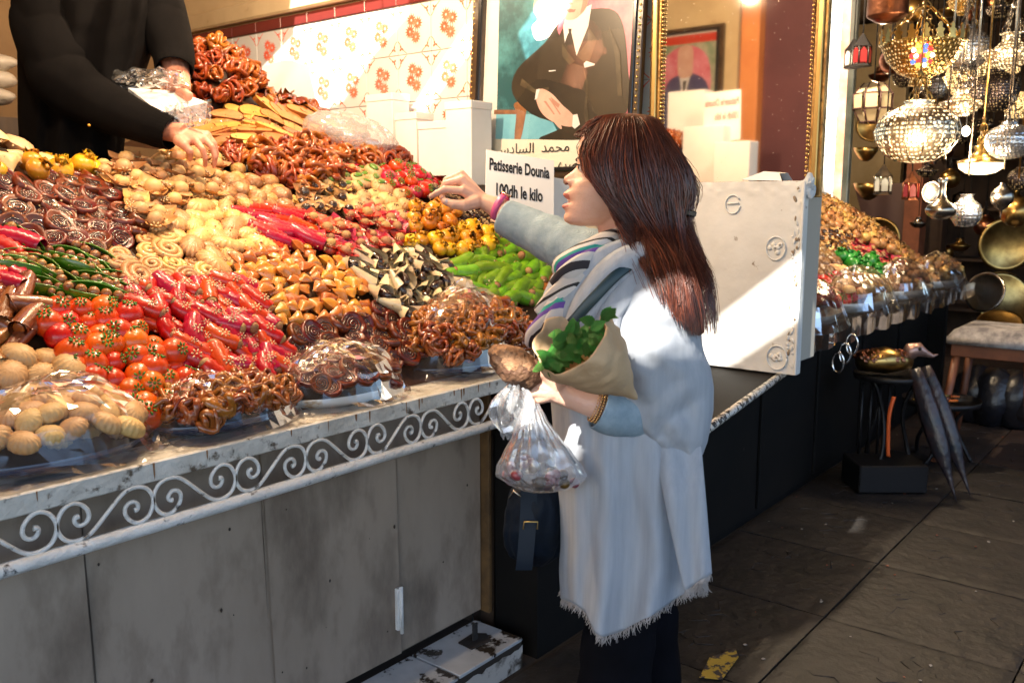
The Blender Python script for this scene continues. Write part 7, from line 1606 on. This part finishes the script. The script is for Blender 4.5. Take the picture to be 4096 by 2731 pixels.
# sweater
tk_ = [(-430, 700, 1100, .10), (-250, 330, 1430, .15), (0, 165, 1480, .185), (400, 155, 1420, .19), (700, 160, 1330, .19), (1000, 160, 1250, .19), (1250, 170, 1150, .18), (1700, 180, 1100, .17)]
def swf(u, v):
    a = 2*pi*u; y = -430+2130*v; xl, xr, hd = lerpk(tk_, y); s = sin(a); c_ = cos(a)
    fo = .016*abs(sin(a*4.5+y*.0012+.6*nz((a, y*.002, 1), 1)))+.016*max(0, s)*sin((xl+xr)/2*.01+a*13+y*.0016)*(1 if y > -100 else 0)+.006*nz((a*2, y*.004, 2), 1.5)
    return SZ((xl+xr)/2-(xr-xl)/2*c_*abs(c_)**-.15 if abs(c_) > .01 else (xl+xr)/2, y, ZS+.02-(hd+fo)*s)
obj('sweater', one(gridf(120, 70, swf, closeu=True)), M_sweat, sel)
def bigsleeve(pts, rad, ribs, n=56, wr_=1.0):
    sp2 = smoothpts([tuple(p) for p in pts], 9); m = len(sp2); rr = []
    for i in range(m): s = i/(m-1)*(len(rad)-1); j = min(int(s), len(rad)-2); rr.append(rad[j]+(rad[j+1]-rad[j])*(s-j))
    v, f = tube(sp2, rr, n, cap=False); out = []
    for i in range(m):
        for k in range(n):
            p = Vector(v[i*n+k]); d = p-sp2[i]; s = i/(m-1)
            if s < ribs: d *= 1+(.03 if k % 2 else -.01)
            else: d *= 1+wr_*(.07*nz(p, 9)+.14*(abs(sin(s*16+nz(p, 5)*3.0+.5*cos(2*pi*k/n)))**.6-.6)*min(1, max(.12, (s-.38)*3.5)))
            out.append(sp2[i]+d)
    o = obj('sleeve', one((out, f)), M_sweat, sel); q = o.modifiers.new('t', 'SOLIDIFY'); q.thickness = .004; q.offset = -1; return o
bigsleeve([SZ(1575, 1225, 2.80), SZ(1420, 1170, 2.81), SZ(1150, 1060, 2.83), SZ(850, 920, 2.85), SZ(600, 700, 2.87), SZ(520, 420, 2.90), SZ(440, 120, 2.95), SZ(480, -160, 3.0)], [.045, .052, .064, .078, .098, .100, .105, .07], .14)
bigsleeve([SZ(1600, 640, 2.93), SZ(1590, 480, 2.97), SZ(1500, 250, 3.0), SZ(1400, 0, 3.0), SZ(1300, -220, 3.0)], [.052, .062, .078, .085, .07], .10, wr_=.6)
tag(obj('crumb', one(sphere(.005, .004, .004, 8, 6), M=T(*SZ(818, 1148, 2.755))), mat('yellow_crumb', (.7, .35, .03), .5)), 'small yellow crumb stuck to the sleeve of the seller', 'crumb')
# wrapped white box in his hand
bx = thing('wrapped_box', 'white paper box in a clear bag held by the seller', 'box', SZ(1550, 1000, 2.84))
A_ = [SZ(1175, 810, 2.90), SZ(1560, 830, 2.86), SZ(1900, 935, 2.80), SZ(1640, 1010, 2.76), SZ(1480, 1040, 2.76)]
bxg = MB().add(([SZ(1175, 805, 2.90), SZ(1600, 830, 2.90), SZ(1905, 935, 2.84), SZ(1480, 1035, 2.80), SZ(1185, 880, 2.90), SZ(1600, 950, 2.92), SZ(1890, 1090, 2.86), SZ(1500, 1180, 2.82)], [(0, 1, 2, 3), (4, 7, 6, 5), (0, 3, 7, 4), (3, 2, 6, 7), (2, 1, 5, 6), (1, 0, 4, 5)]), 0, False)
obj('paper_box', bxg, M_carton, bx)
def pf1(u, v): return SZ(1010+u*680+v*60, 640+v*190+60*abs(nz((u*3, v*2, 1), 1.5))-40*sin(pi*u), 2.88+.03*nz((u*6, v*4, 6), 1.2)-.03*sin(pi*v))
def pf2(u, v): return SZ(1480+u*460, 950+v*215-40*u+30*sin(pi*u)*v, 2.79+.02*abs(nz((u*8, v*4, 2), 1.3)))
obj('clear_bag', one(gridf(34, 14, pf1), False).add(gridf(24, 12, pf2), 0, False), film('seller_bag_film', .16, .10, haze=.10, bump=.9, bs=24), bx)
# wrapped packets stacked behind him at the left edge
for k in range(3):
    a = P(-14, 62+k*17, 4.1); tag(obj('wrapped_packet', one(sphere(.13, .09, .045, 20, 12, lambda p: 1+.14*nz(p, 16, k)), M=Matrix.Translation(a) @ T(rz=HEAD-pi/2)), mat('wrapped_white_packet', (.55, .50, .42), .35, bump=.6, bs=30)), ['topmost wrapped white packet stacked behind the seller', 'middle wrapped white packet behind the seller', 'lowest wrapped white packet behind the seller'][k], 'packet')
tag(obj('side_shelf', MB().add(box(P(-40, 115, 4.1).x, P(-40, 115, 4.1).y-.3, 0, P(-40, 115, 4.1).x+.5, P(-40, 115, 4.1).y+.3, P(0, 115, 4.1).z-.02), 0, False), M_post), 'dark shelf carrying the packets behind the seller', 'shelf')
